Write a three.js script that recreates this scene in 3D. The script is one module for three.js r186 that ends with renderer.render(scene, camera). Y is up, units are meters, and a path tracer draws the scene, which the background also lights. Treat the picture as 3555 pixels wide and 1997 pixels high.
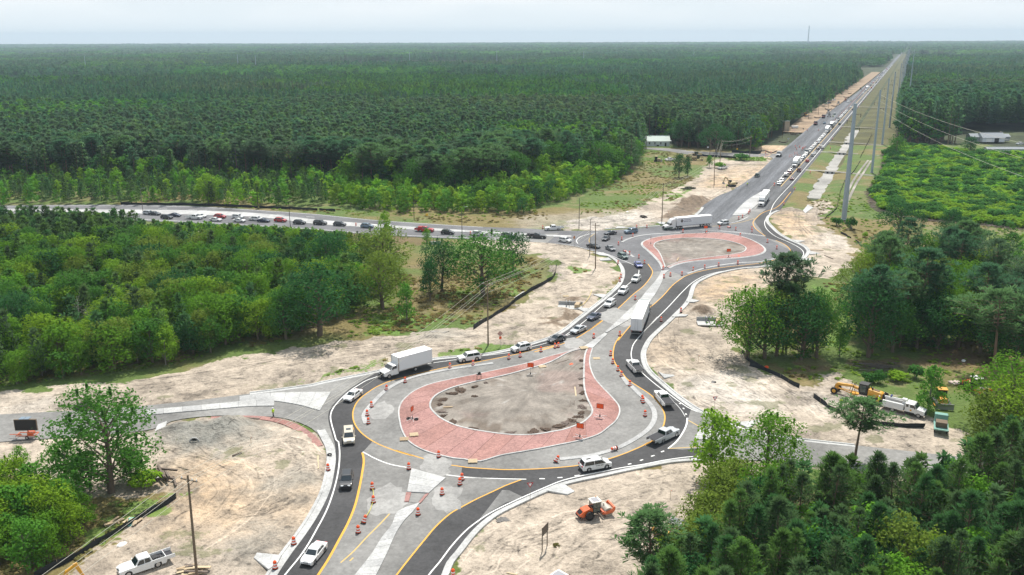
import * as THREE from 'three';
import { mergeGeometries } from 'three/addons/utils/BufferGeometryUtils.js';
import { MarchingCubes } from 'three/addons/objects/MarchingCubes.js';

const scene = new THREE.Scene();
const renderer = new THREE.WebGLRenderer({ antialias: true });
renderer.setSize(1024, 575);
renderer.toneMapping = THREE.LinearToneMapping;
renderer.toneMappingExposure = 1.45;
renderer.shadowMap.enabled = true;

// ---------- camera: a drone 66 m above the works, looking down 15.8 degrees ----------
const camera = new THREE.PerspectiveCamera(36.1, 1024 / 575, 1, 30000);
camera.rotation.order = 'YXZ';
camera.position.set(0, 66, 0);
camera.rotation.set(-0.27589, 0, -0.00384);

// ---------- noise ----------
function rng(s) { return () => { s = (s + 0x6d2b79f5) | 0; let t = Math.imul(s ^ (s >>> 15), 1 | s); t = (t + Math.imul(t ^ (t >>> 7), 61 | t)) ^ t; return ((t ^ (t >>> 14)) >>> 0) / 4294967296; }; }
const HN = 256, HT = new Float32Array(HN * HN); { const r = rng(77); for (let i = 0; i < HT.length; i++) HT[i] = r(); }
function vn(x, y) {
  const xi = Math.floor(x), yi = Math.floor(y), fx = x - xi, fy = y - yi, u = fx * fx * (3 - 2 * fx), v = fy * fy * (3 - 2 * fy);
  const a = (yi & 255) << 8, b = ((yi + 1) & 255) << 8, c = xi & 255, d = (xi + 1) & 255;
  return (HT[a + c] * (1 - u) + HT[a + d] * u) * (1 - v) + (HT[b + c] * (1 - u) + HT[b + d] * u) * v;
}
function fbm(x, y, o = 4) { let s = 0, a = 0.5, n = 0; for (let i = 0; i < o; i++) { s += a * vn(x, y); n += a; a *= 0.5; x = x * 2.03 + 17.3; y = y * 2.03 + 9.1; } return s / n; }
const clamp = (v, a = 0, b = 1) => v < a ? a : v > b ? b : v, lerp = (a, b, t) => a + (b - a) * t, sstep = (a, b, x) => { const t = clamp((x - a) / (b - a)); return t * t * (3 - 2 * t); };

// ---------- sky: thin high overcast, brighter near the horizon ----------
{
  const w = 1024, h = 512, d = new Float32Array(w * h * 4);
  for (let j = 0; j < h; j++) {
    const el = ((j + 0.5) / h - 0.5) * Math.PI, y = Math.max(0, Math.sin(el));
    for (let i = 0; i < w; i++) {
      const az = (i + 0.5) / w * Math.PI * 2, q = 0.6 / (y + 0.12), cx = Math.cos(az) * Math.cos(el) * q, cz = Math.sin(az) * Math.cos(el) * q;
      const c = sstep(0.36, 0.68, fbm(cx * 1.7 + 40, cz * 1.7 + 40, 5)) * sstep(0, 0.05, y);
      const k = (j * w + i) * 4, t = Math.pow(1 - y, 2.2);
      const r = lerp(0.42, 0.76, t), g = lerp(0.51, 0.82, t), b = lerp(0.62, 0.85, t);
      d[k] = lerp(r, 0.88, c * 0.8); d[k + 1] = lerp(g, 0.9, c * 0.8); d[k + 2] = lerp(b, 0.91, c * 0.8); d[k + 3] = 1; for (let q = 0; q < 3; q++) d[k + q] *= 0.82;
    }
  }
  const sky = new THREE.DataTexture(d, w, h, THREE.RGBAFormat, THREE.FloatType);
  sky.mapping = THREE.EquirectangularReflectionMapping; sky.magFilter = THREE.LinearFilter; sky.minFilter = THREE.LinearFilter; sky.needsUpdate = true;
  scene.background = sky; scene.environment = sky;
}
// ---------- sun: high, ahead of the camera and slightly right, softened by thin cloud ----------
const sun = new THREE.DirectionalLight(new THREE.Color(1, 0.95, 0.87), 4.3);
sun.position.set(113 + 20, 1000, -565 - 200); sun.target.position.set(20, 0, -200);
sun.castShadow = true; sun.shadow.radius = 3; sun.shadow.mapSize.set(4096, 4096);
Object.assign(sun.shadow.camera, { left: -320, right: 320, top: 320, bottom: -320, near: 10, far: 2500 });
scene.add(sun, sun.target);
scene.fog = new THREE.FogExp2(new THREE.Color(0.68, 0.85, 1.0), 0.000085);

// ---------- naming and small helpers ----------
const taken = {};
function numbered(n) { const k = taken[n] = (taken[n] ?? -1) + 1; return k ? n + '_' + String(k).padStart(3, '0') : n; }
function tag(o, label, category, group) { o.userData.label = label; o.userData.category = category; if (group) o.userData.group = group; return o; }
function thing(name, label, category, group) { const o = new THREE.Group(); o.name = numbered(name); scene.add(o); return tag(o, label, category, group); }
function shade(m) { m.castShadow = true; m.receiveShadow = true; return m; }
function part(name, g, mat, parent) { const m = shade(new THREE.Mesh(g, mat)); m.name = parent ? name : numbered(name); (parent || scene).add(m); return m; }
function struct(name, g, mat) { const m = part(name, g, mat); m.userData.kind = 'structure'; return m; }
function one(name, g, mat, label, category, group) { return tag(part(name, g, mat), label, category, group); }
function dup(o, label, group) { const c = o.clone(); c.name = numbered(o.name.replace(/_\d{3}$/, '')); scene.add(c); c.userData = { ...o.userData }; if (label) c.userData.label = label; if (group) c.userData.group = group; return c; }
function at(o, p, turn = 0, y = 0) { o.position.set(p[0], y, p[1]); o.rotation.y = turn; return o; }
const col = (r, g, b) => new THREE.Color().setRGB(r, g, b);
function mat(c, rough = 0.8, metal = 0, extra) { return new THREE.MeshStandardMaterial({ color: Array.isArray(c) ? col(...c) : c, roughness: rough, metalness: metal, side: THREE.DoubleSide, ...extra }); }
const paint = (c, rough = 0.35) => new THREE.MeshPhysicalMaterial({ color: col(...c), roughness: rough, clearcoat: 0.8, clearcoatRoughness: 0.12 });
function clean(g) { const q = g.index ? g.toNonIndexed() : g; for (const k of Object.keys(q.attributes)) if (!['position', 'normal', 'uv'].includes(k)) q.deleteAttribute(k); if (!q.attributes.uv) q.setAttribute('uv', new THREE.Float32BufferAttribute(new Float32Array(q.attributes.position.count * 2), 2)); if (!q.attributes.normal) q.computeVertexNormals(); return q; }
const join = (...l) => mergeGeometries(l.flat().map(clean));
function box(w, h, d, x = 0, y = 0, z = 0, ry = 0, rz = 0) { const g = new THREE.BoxGeometry(w, h, d); if (rz) g.rotateZ(rz); if (ry) g.rotateY(ry); return g.translate(x, y, z); }
function cyl(r0, r1, h, x = 0, y = 0, z = 0, n = 12, axis = 'y') { const g = new THREE.CylinderGeometry(r0, r1, h, n); if (axis === 'z') g.rotateX(Math.PI / 2); if (axis === 'x') g.rotateZ(Math.PI / 2); return g.translate(x, y, z); }
function bar(a, b, r0, r1 = r0, n = 5) { const A = new THREE.Vector3(...a), B = new THREE.Vector3(...b), g = new THREE.CylinderGeometry(r1, r0, A.distanceTo(B), n); g.applyQuaternion(new THREE.Quaternion().setFromUnitVectors(new THREE.Vector3(0, 1, 0), B.clone().sub(A).normalize())); const m = A.add(B).multiplyScalar(0.5); return g.translate(m.x, m.y, m.z); }
function prism(pts, depth, bevel = 0, z = 0) { const g = new THREE.ExtrudeGeometry(new THREE.Shape(pts.map((p) => new THREE.Vector2(...p))), { depth: depth - 2 * bevel, bevelEnabled: bevel > 0, bevelSize: bevel, bevelThickness: bevel, bevelOffset: -bevel, bevelSegments: 2, curveSegments: 6 }); return g.translate(0, 0, z - depth / 2 + bevel); }
function canvas(w, h) { const c = document.createElement('canvas'); c.width = w; c.height = h; return c; }
function tex(w, h, f, srgb = true) { const d = new Uint8Array(w * h * 4); for (let j = 0; j < h; j++) for (let i = 0; i < w; i++) { const k = (j * w + i) * 4, v = f(i, j); d[k] = clamp(v[0]) * 255; d[k + 1] = clamp(v[1]) * 255; d[k + 2] = clamp(v[2]) * 255; d[k + 3] = 255; } const t = new THREE.DataTexture(d, w, h); t.magFilter = THREE.LinearFilter; t.minFilter = THREE.LinearMipmapLinearFilter; t.wrapS = t.wrapT = THREE.RepeatWrapping; if (srgb) t.colorSpace = THREE.SRGBColorSpace; t.needsUpdate = true; return t; }
const s2 = (v) => v <= 0 ? 0 : v < 0.0031308 ? v * 12.92 : 1.055 * Math.pow(v, 1 / 2.4) - 0.055;   // linear to stored
// a tone texture that repeats seamlessly: multiplies a base colour by fine grain and soft patches
function grainTex(n, metres, amp, coarse, seed, streak = 1) {
  const per = (x, y, f) => { const a = x / n * f, b = y / n * f * streak, q = f, p = f * streak; const g = (u, v) => HT[((((Math.floor(v) % p) + p) % p + seed * 7) & 255) * 256 + (((((Math.floor(u) % q) + q) % q) + seed * 13) & 255)]; const xi = Math.floor(a), yi = Math.floor(b), fx = a - xi, fy = b - yi, s = fx * fx * (3 - 2 * fx), t = fy * fy * (3 - 2 * fy); return lerp(lerp(g(xi, yi), g(xi + 1, yi), s), lerp(g(xi, yi + 1), g(xi + 1, yi + 1), s), t); };
  return tex(n, n, (i, j) => { const v = 0.72 + coarse * ((per(i, j, 4) + per(i, j, 8) * 0.7 + per(i, j, 16) * 0.5) / 2.2 - 0.5) + amp * ((per(i, j, 64) + per(i, j, 128) + per(i, j, 256)) / 3 - 0.5); return [v, v, v]; });
}
const poly = (pts) => pts.map((p) => new THREE.Vector2(p[0], p[1]));
function inside(pts, x, z) { let c = false; for (let i = 0, j = pts.length - 1; i < pts.length; j = i++) { const a = pts[i], b = pts[j]; if ((a[1] > z) !== (b[1] > z) && x < (b[0] - a[0]) * (z - a[1]) / (b[1] - a[1]) + a[0]) c = !c; } return c; }
function sm(pts, step = 1.5) { const c = new THREE.CatmullRomCurve3(pts.map((p) => new THREE.Vector3(p[0], 0, p[1])), false, 'centripetal'); return c.getSpacedPoints(Math.max(2, Math.round(c.getLength() / step))).map((v) => [v.x, v.z]); }
function resample(pts, n) { const c = new THREE.CatmullRomCurve3(pts.map((p) => new THREE.Vector3(p[0], 0, p[1])), false, 'centripetal'); c.arcLengthDivisions = 600; return c.getSpacedPoints(n).map((v) => [v.x, v.z]); }
function side(pts, d) { return pts.map((p, i) => { const a = pts[Math.max(0, i - 1)], b = pts[Math.min(pts.length - 1, i + 1)], dx = b[0] - a[0], dz = b[1] - a[1], l = Math.hypot(dx, dz) || 1; return [p[0] - dz / l * d, p[1] + dx / l * d]; }); }   // d > 0: to the right of travel seen from above
function flat(pts, y) { const g = new THREE.ShapeGeometry(new THREE.Shape(poly(pts))), p = g.attributes.position, u = g.attributes.uv; for (let i = 0; i < p.count; i++) { const x = p.getX(i), z = p.getY(i); p.setXYZ(i, x, y, z); u.setXY(i, x, z); } const ix = g.index.array; for (let i = 0; i < ix.length; i += 3) { const t = ix[i]; ix[i] = ix[i + 1]; ix[i + 1] = t; } g.computeVertexNormals(); return g; }
// strip along a line with a cross-section of [offset, height] points
function sweep(pts, prof) {
  const pos = [], uv = [], idx = [], m = prof.length, L = prof.map(([d]) => side(pts, d)); let run = 0;
  pts.forEach((p, i) => { if (i) run += Math.hypot(p[0] - pts[i - 1][0], p[1] - pts[i - 1][1]); prof.forEach(([d, y], k) => { pos.push(L[k][i][0], y, L[k][i][1]); uv.push(d, run); }); if (i) for (let k = 0; k < m - 1; k++) { const a = (i - 1) * m + k, b = i * m + k; idx.push(a, a + 1, b, b, a + 1, b + 1); } });
  const g = new THREE.BufferGeometry(); g.setAttribute('position', new THREE.Float32BufferAttribute(pos, 3)); g.setAttribute('uv', new THREE.Float32BufferAttribute(uv, 2)); g.setIndex(idx); const f = g.toNonIndexed(); f.computeVertexNormals(); return f;
}
const ribbon = (pts, w, y) => sweep(pts, [[-w / 2, y], [w / 2, y]]);
// a slab between two edges given as point lists of the same length
function slab(a, b, y, h) {
  const n = a.length, pos = [], uv = [], idx = [], V = (p, yy) => { pos.push(p[0], yy, p[1]); uv.push(p[0], p[1]); };
  const quad = (p, q, r, s, y1, y2, y3, y4) => { const k = pos.length / 3; V(p, y1); V(q, y2); V(r, y3); V(s, y4); idx.push(k, k + 1, k + 2, k, k + 2, k + 3); };
  for (let i = 0; i < n - 1; i++) { quad(a[i], b[i], b[i + 1], a[i + 1], y + h, y + h, y + h, y + h); quad(a[i], a[i + 1], a[i + 1], a[i], y, y, y + h, y + h); quad(b[i + 1], b[i], b[i], b[i + 1], y, y, y + h, y + h); }
  quad(b[0], a[0], a[0], b[0], y, y, y + h, y + h); quad(a[n - 1], b[n - 1], b[n - 1], a[n - 1], y, y, y + h, y + h);
  const g = new THREE.BufferGeometry(); g.setAttribute('position', new THREE.Float32BufferAttribute(pos, 3)); g.setAttribute('uv', new THREE.Float32BufferAttribute(uv, 2)); g.setIndex(idx); const f = g.toNonIndexed(); f.computeVertexNormals(); return f;
}
// a paved strip of separate slabs between two edges, with open joints
function slabStrip(owner, name, left, right, count, y, h, mats, gap = 0.03, jag) {
  const K = 6, a = resample(left, count * K), b = resample(right, count * K), r = rng(count * 31 + 5);
  for (let i = 0; i < count; i++) {
    const A = a.slice(i * K, i * K + K + 1).map((p) => [...p]), B = b.slice(i * K, i * K + K + 1).map((p) => [...p]);
    for (const S of [A, B]) { const f = (p, q) => { const l = Math.hypot(q[0] - p[0], q[1] - p[1]) || 1; p[0] += (q[0] - p[0]) / l * gap / 2; p[1] += (q[1] - p[1]) / l * gap / 2; }; f(S[0], S[1]); f(S[K], S[K - 1]); }
    part(name, slab(A, B, y, h + (jag ? r() * jag : 0)), mats[Math.floor(r() * mats.length)], owner);
  }
}

// ---------- the highway's axis: a point on its right edge, its direction and its right-hand normal ----------
const HW0 = [112, -362.8], HWD = [0.4043, -0.9146], HWN = [0.9146, 0.4043];
const hw = (t, s) => [HW0[0] + HWD[0] * t + HWN[0] * s, HW0[1] + HWD[1] * t + HWN[1] * s];
const hwS = (x, z) => (x - HW0[0]) * HWN[0] + (z - HW0[1]) * HWN[1], hwT = (x, z) => (x - HW0[0]) * HWD[0] + (z - HW0[1]) * HWD[1];
const hwLeft = (t) => t < 420 ? -22.5 : t < 800 ? lerp(-22.5, -15, (t - 420) / 380) : t < 1400 ? lerp(-15, -10.5, (t - 800) / 600) : -9;

// ---------- outline of the paved area, chain by chain ----------
const southWestKerb = [[-32.06,-89.51],[-31.49,-93.87],[-30.86,-98.56],[-30.18,-103.66],[-29.4,-107.86],[-28.85,-112.36],[-28.57,-117.19],[-28.54,-121.14],[-28.96,-126.32],[-29.67,-131.19],[-30.72,-135.25]];
const westLegSouth = [[-32.26,-137.21],[-34.77,-141.97],[-38.34,-145.33],[-42.42,-147.43],[-46.9,-147.99],[-55.6,-148.08],[-61.29,-145.88],[-62.98,-142.88],[-87.4,-137.69],[-102.79,-134.37]];
const westLegNorth = [[-110.81,-146.34],[-93.77,-149.14],[-69.76,-152.71],[-50.65,-158.65],[-38.87,-163.62]];
const northWestKerb = [[-38.84,-163.53],[-27.83,-170.29],[-17.86,-176.98],[-12.17,-178.77],[-6.58,-179.96],[-0.26,-183.42],[4.26,-187.03],[8.25,-190.77],[12.02,-196.5],[15.54,-204.13]];
const exitKerb = [[20.8,-215.33],[24.09,-222.51],[26.94,-229.18],[29.27,-235.2],[31.14,-242.61],[32.37,-251.65],[32.17,-260.1],[31.03,-266.49],[29.07,-271.83],[25.93,-276],[21.5,-281.75],[16.76,-285.49],[11.88,-288.56]];
const crossSouth = [[-13.67,-293.83],[-29.18,-296.73],[-49.14,-301.56],[-70.34,-309.39],[-92.04,-315.62], [-131.69,-325.66],[-165.07,-331.59],[-197.96,-336.12],[-265.14,-343.87]];
const crossNorth = [[-275.21,-357.67],[-211.71,-360.79],[-162.03,-361.55],[-128.27,-357.26], [-101.02,-348.33],[-76.81,-339.69],[-53.21,-328.22],[-31.35,-320.5],[-10.48,-314.1],[5.69,-310.87], [17.96,-306.87],[26.88,-306.71],[37.76,-308.21],[49.14,-312.34],[53.77,-314.02]];
const hwyWest = [[70.52,-334.43],[74.83,-344.95],[76.7,-350.89],[78.26,-355.25],[83.55,-366.11],[90.64,-379.6],[96.37,-387.71],[105.64,-405.03],[122.14,-439.23],[133.04,-464.32], hw(140, -22.5), hw(152, -22.5)];
const hwyEast = [hw(152, 0), hw(80, 0), hw(0, 0), [129.88,-399.36],[111.99,-357.65],[105.44,-343.05],[102.39,-338.99],[98.52,-331.88],[96.21,-325.78],[94.9,-319.87],[93.92,-309.97],[93.46,-300.63],[94.27,-290.56],[95.6,-284.57],[95.95,-279.96],[95.1,-274.4],[94.37,-272.46],[91.3,-266.28],[87.99,-261.66],[81.63,-256.65],[74.91,-254.84],[68.76,-253.04]];
const eastKerb = [[65.17,-251.15],[59.13,-246.64],[54.49,-241.18],[51.14,-235.92],[49.1,-229.86],[47.24,-223.14],[44.53,-215.89],[41.23,-209.08],[38.11,-202.66],[34.58,-195.85],[31.82,-190.14],[30.26,-185.84], [28.92,-181.15],[28.42,-178.01],[28.13,-173.17],[28.58,-168.56],[29.71,-164.16],[31.4,-157.94],[32.88,-153.54],[34.15,-150.49],[35.79,-147.76],[37.96,-145.34],[40.82,-141.73]];
const eastLegNorth = [[40.8,-141.78],[48.22,-137.9],[57.4,-135.22],[88.71,-126.46]];
const eastLegSouth = [[84.07,-118.89],[51.17,-127.03],[39.3,-129.87]];
const southEastKerb = [[31.12,-130.14],[25.74,-129.31],[21.46,-127.78],[17.24,-126.12],[13.91,-124.65],[10.67,-123.37],[7.47,-121.8],[5.08,-119.95],[2,-117.26],[-0.24,-115.23],[-2.41,-112.99],[-4.47,-109.76],[-5.76,-106.93],[-6.96,-103.74], [-8,-101.17],[-8.46,-98.41],[-9.5,-93.85],[-10.44,-89.38]];
const pavedOutline = [southWestKerb, westLegSouth, westLegNorth, northWestKerb, exitKerb, crossSouth, crossNorth, hwyWest, hwyEast, eastKerb, eastLegNorth, eastLegSouth, southEastKerb].flatMap((c) => sm(c, 2));

// ---------- ground cover, as outlines in metres ----------
const sandAreas = [
  [[-112.33,-155.37],[-99.34,-159.13],[-83.59,-163.45],[-67.11,-170.43],[-61.92,-177.38],[-38.41,-188.1],[-26.32,-191.8],[-9.24,-197.93],[-4.71,-206.5],[1.21,-216.46],[11.51,-241.45],[14.28,-255.38],[5.32,-271.62],[0.31,-282.76],[21.91,-292.48],[32.47,-246.82],[14.76,-192.16],[-17.58,-175.69],[-38.98,-161.55],[-50.37,-157.66],[-68.8,-152.15],[-105.94,-145.44]],
  [[-100.24,-136.58],[-63.88,-143.39],[-55.71,-148.43],[-42.65,-148.31],[-31.26,-138.29],[-26.72,-124.75],[-27.51,-105.63],[-30.02,-98.57],[-33.9,-80.11],[-58.63,-91.2],[-57.04,-98.75],[-50.57,-116.97],[-51.88,-119.7],[-59.93,-118.21],[-70.88,-122.3],[-81.54,-127.17],[-94.68,-127.95]],
  [[-12.48,-79.99],[-8.67,-98.43],[-6.18,-110.55],[0.61,-121.37],[13.16,-125.74],[33.28,-131.76],[43.48,-130.96],[34.67,-116.9],[26.7,-112.46],[21.49,-102.44],[19.14,-79.82]],
  [[29.16,-190.59],[41.99,-222.37],[53.36,-242.13],[73.47,-262.77],[90.45,-270.24],[94.91,-293.04],[98.52,-335], [101.93,-343.95],[107.16,-348.94],[112.76,-350.55],[113.6,-337.14],[126.99,-368.47],[135,-366.39],[118.3,-329.16],[110.74,-310.35],[113.67,-300.92],[110.43,-274.7],[103.04,-260.22],[93.78,-244.48],[91.19,-241.04], [84.01,-246.05],[69.96,-232.74],[58.93,-215.01],[50.87,-196.03],[49.51,-176.16],[54.66,-161.22],[62.12,-163.64],[63.05,-158.51],[65.02,-155.55],[68.03,-148.15],[73.52,-144.31],[78.39,-141.28],[72.17,-128.63],[60.3,-119.07],[50.61,-125.44],[38.1,-135.39],[31.21,-148.5],[27.5,-172.85]],
  [[19.92,-323.9],[35.78,-333.54],[49.65,-345.46],[61.17,-370.41],[72.14,-390.38],[80.43,-407.94],[93.91,-437.29],[109.82,-486.74],[120.21,-503.24],[120.62,-489.71],[135.95,-490.92],[147,-493.93],[144.21,-485.76],[118.02,-423.84],[95.39,-383.57],[78.21,-353.48],[71.88,-333.61],[54.79,-318.84],[33.17,-308.04],[18.92,-306.96]],
  [[-13.56,-291.25],[5.36,-292.64],[20.18,-287.3],[19.54,-277.63],[1.42,-268.83],[-5.76,-278.05]],
  [hw(140, -20), hw(300, -20), hw(300, -36), hw(164, -38), hw(150, -42), hw(130, -44)],
  [[60.74,-164.04],[62.8,-166.32],[66.23,-166.29],[66.05,-163.42],[71.82,-156.82],[73.69,-151.71],[75.88,-147.82],[70.81,-145.08],[66.22,-147.91],[57.87,-151.86]],
];
const grassOver = [[[85.66,-236.02],[94.94,-235.88],[78.48,-191.87],[72.1,-183.18],[69.87,-186.62]], [[-33.81,-192.7],[-34.18,-203.54],[-29.56,-216.46],[-23.24,-207.87],[-17.36,-210.56],[-18.05,-205.1],[-23.24,-197.44],[-28.87,-194.24]], [[-20.6,-222.37],[-16.59,-233.09],[-10.78,-226.44],[-9.09,-221.19],[1.21,-232.84],[3.63,-230.58],[-0.32,-224.18],[-15.88,-213.37]],
    // green cover that survives inside or beside the sand
  [[-44.15,-160.72],[-39.59,-167.05],[-34.27,-171.51],[-26.85,-176.77],[-26.44,-173.76],[-33.86,-169.22],[-39.13,-164.87]], [[-17.89,-179.77],[-7.62,-184.82],[-2.05,-185.42],[-2.02,-182.14],[-6.59,-180.28],[-17.67,-177.28]],
  [[123.73,-506.63],[145.83,-502.49],[140.73,-485.86],[120.18,-489.72]], [[64.57,-366.52],[72.43,-384.09],[82.05,-401.07],[80.69,-392.32],[71.64,-374.06],[66.6,-360.91]], [[17.63,-253.05],[22.2,-254.17],[22.1,-249.48],[17.83,-247.26]], [[3.82,-104.64],[6.02,-105.36],[5.97,-104.38],[4.13,-102.01]], [[-59.61,-116.44],[-49.95,-117.99],[-49.06,-115.56],[-52.6,-110.26],[-56.09,-105.02],[-57.5,-100.18],[-58.34,-98.95],[-57.21,-105.03]],
];
const tanAreas = [[[-57.47,-130.61],[-47.59,-131.52],[-41.14,-124.82],[-40.22,-115.89],[-43.78,-107.33],[-46.08,-103.29],[-50.51,-114],[-51.06,-122.23]], [[49.97,-232.85],[59.21,-244.4],[72.55,-251.04],[69.25,-238.82],[53.34,-218.45],[46.42,-217.65]], [[100.25,-335.8],[111.2,-345.44],[109.76,-323.27],[100.87,-292.29],[95.34,-293.62],[94.43,-309.28]], [[31.31,-187.73],[35.98,-191.15],[32.24,-171.96],[29.35,-170.83]], [[87.33,-405.47],[108.86,-450.52],[132.95,-479.67],[142.47,-485.81],[112.94,-419.03],[91.7,-392.07]], [hw(140, -22), hw(300, -22), hw(300, -36), hw(150, -40)], [[-68.51,-151.36],[-48.9,-158.46],[-48.33,-156.4],[-68.77,-152]], [[-37.71,-118.45],[-29.74,-119.91],[-29.1,-113.47],[-30.84,-108.64],[-37.24,-114.09]]];
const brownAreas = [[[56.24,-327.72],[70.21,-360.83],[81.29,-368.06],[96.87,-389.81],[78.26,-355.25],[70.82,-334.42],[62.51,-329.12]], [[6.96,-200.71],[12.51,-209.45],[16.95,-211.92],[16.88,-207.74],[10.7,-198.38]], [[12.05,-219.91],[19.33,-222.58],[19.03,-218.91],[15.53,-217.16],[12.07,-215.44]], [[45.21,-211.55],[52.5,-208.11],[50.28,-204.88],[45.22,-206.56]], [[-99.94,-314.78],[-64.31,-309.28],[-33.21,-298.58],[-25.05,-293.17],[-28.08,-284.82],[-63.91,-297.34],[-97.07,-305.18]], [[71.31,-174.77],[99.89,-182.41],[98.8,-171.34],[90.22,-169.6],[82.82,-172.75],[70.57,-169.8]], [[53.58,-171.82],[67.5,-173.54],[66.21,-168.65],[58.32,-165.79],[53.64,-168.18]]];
const greyAreas = [[[-38.13,-104.2],[-37.56,-108.69],[-35.26,-110.51],[-31.36,-107.37],[-30.84,-104.15],[-36.16,-102.99]], [[-64.11,-143.44],[-45.54,-146.21],[-43.34,-138.22],[-48.23,-133.54],[-61.06,-135.71]], [[-21.81,-192.54],[-15.05,-195.35],[-10.3,-194.2],[-14.66,-189.64],[-22.36,-189.04]], [[7.6,-256.8],[14.25,-256.69],[14.17,-249.6],[9.9,-238.61]], [[-38.37,-123.76],[-30.63,-126.34],[-30.12,-122.41],[-34.46,-118.73],[-38.79,-116.98]]];
const paleAreas = [[[2.06,-332.81],[37.98,-344.36],[53.25,-339.87],[54.35,-322.2],[34.27,-309.14],[1.9,-309.73]], [[40.27,-168.44],[47.88,-166.14],[49.77,-153.37],[44.13,-144.85],[36.52,-151.16],[30.77,-160.99]], [[59.09,-159.08],[65.5,-157.41],[57.71,-147.99],[51.93,-151.92]], [[109.03,-303.63],[112.66,-299.64],[109.22,-276.92],[106.05,-278.09],[106.35,-290.96]], [[-129.2,-315.32],[-99.8,-307.85],[-88.48,-302.63],[-86.27,-294.58],[-116.02,-303.13]], [[133.78,-486.06],[136.38,-482.76],[106.56,-424.12],[104.86,-426.68]], [[-97.34,-155.54],[-78.81,-155.36],[-77.33,-152.08],[-93.75,-149.09]]];
const mulchAreas = [];   // dark spoil heaps lie as geometry

// distance masks on a half-metre raster of the works
const RX = -262, RZ = -562, RW = 1130, RH = 960, RS = 0.5;
function raster(fill) {
  const c = canvas(RW, RH), x = c.getContext('2d'); x.setTransform(1 / RS, 0, 0, 1 / RS, -RX / RS, -RZ / RS); x.fillStyle = x.strokeStyle = '#fff'; x.lineJoin = 'round'; fill(x);
  const d = x.getImageData(0, 0, RW, RH).data, o = new Float32Array(RW * RH); for (let i = 0; i < o.length; i++) o[i] = d[i * 4 + 3] / 255; return o;
}
const trace = (x, pts) => { x.beginPath(); pts.forEach((p, i) => i ? x.lineTo(...p) : x.moveTo(...p)); x.closePath(); };
function blur(a, r) { const b = new Float32Array(a.length), c = new Float32Array(a.length); for (let j = 0; j < RH; j++) { let s = 0; for (let i = -r; i < RW; i++) { if (i + r < RW) s += a[j * RW + i + r]; if (i - r - 1 >= 0) s -= a[j * RW + i - r - 1]; if (i >= 0) b[j * RW + i] = s / (2 * r + 1); } } for (let i = 0; i < RW; i++) { let s = 0; for (let j = -r; j < RH; j++) { if (j + r < RH) s += b[(j + r) * RW + i]; if (j - r - 1 >= 0) s -= b[(j - r - 1) * RW + i]; if (j >= 0) c[j * RW + i] = s / (2 * r + 1); } } return c; }
function look(a, x, z) { const u = clamp((x - RX) / RS - 0.5, 0, RW - 1.001), v = clamp((z - RZ) / RS - 0.5, 0, RH - 1.001), i = u | 0, j = v | 0, fx = u - i, fz = v - j, k = j * RW + i; return (a[k] * (1 - fx) + a[k + 1] * fx) * (1 - fz) + (a[k + RW] * (1 - fx) + a[k + RW + 1] * fx) * fz; }
const fillAll = (list) => (x) => list.forEach((p) => { trace(x, p); x.fill(); });
const roadMask = blur(raster((x) => { trace(x, pavedOutline); x.fill(); x.lineWidth = 3; x.stroke(); trace(x, [hw(140, -22.5), hw(320, -22.5), hw(320, 0), hw(140, 0)]); x.fill(); x.stroke(); }), 2);
const sandMask = blur(blur(raster(fillAll(sandAreas)), 3), 3), grassMask = blur(raster(fillAll(grassOver)), 3), tanMask = blur(blur(raster(fillAll(tanAreas)), 10), 8), brownMask = blur(blur(raster(fillAll(brownAreas)), 4), 3), greyMask = blur(blur(raster(fillAll(greyAreas)), 6), 5), paleMask = blur(blur(raster(fillAll(paleAreas)), 6), 6);

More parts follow.
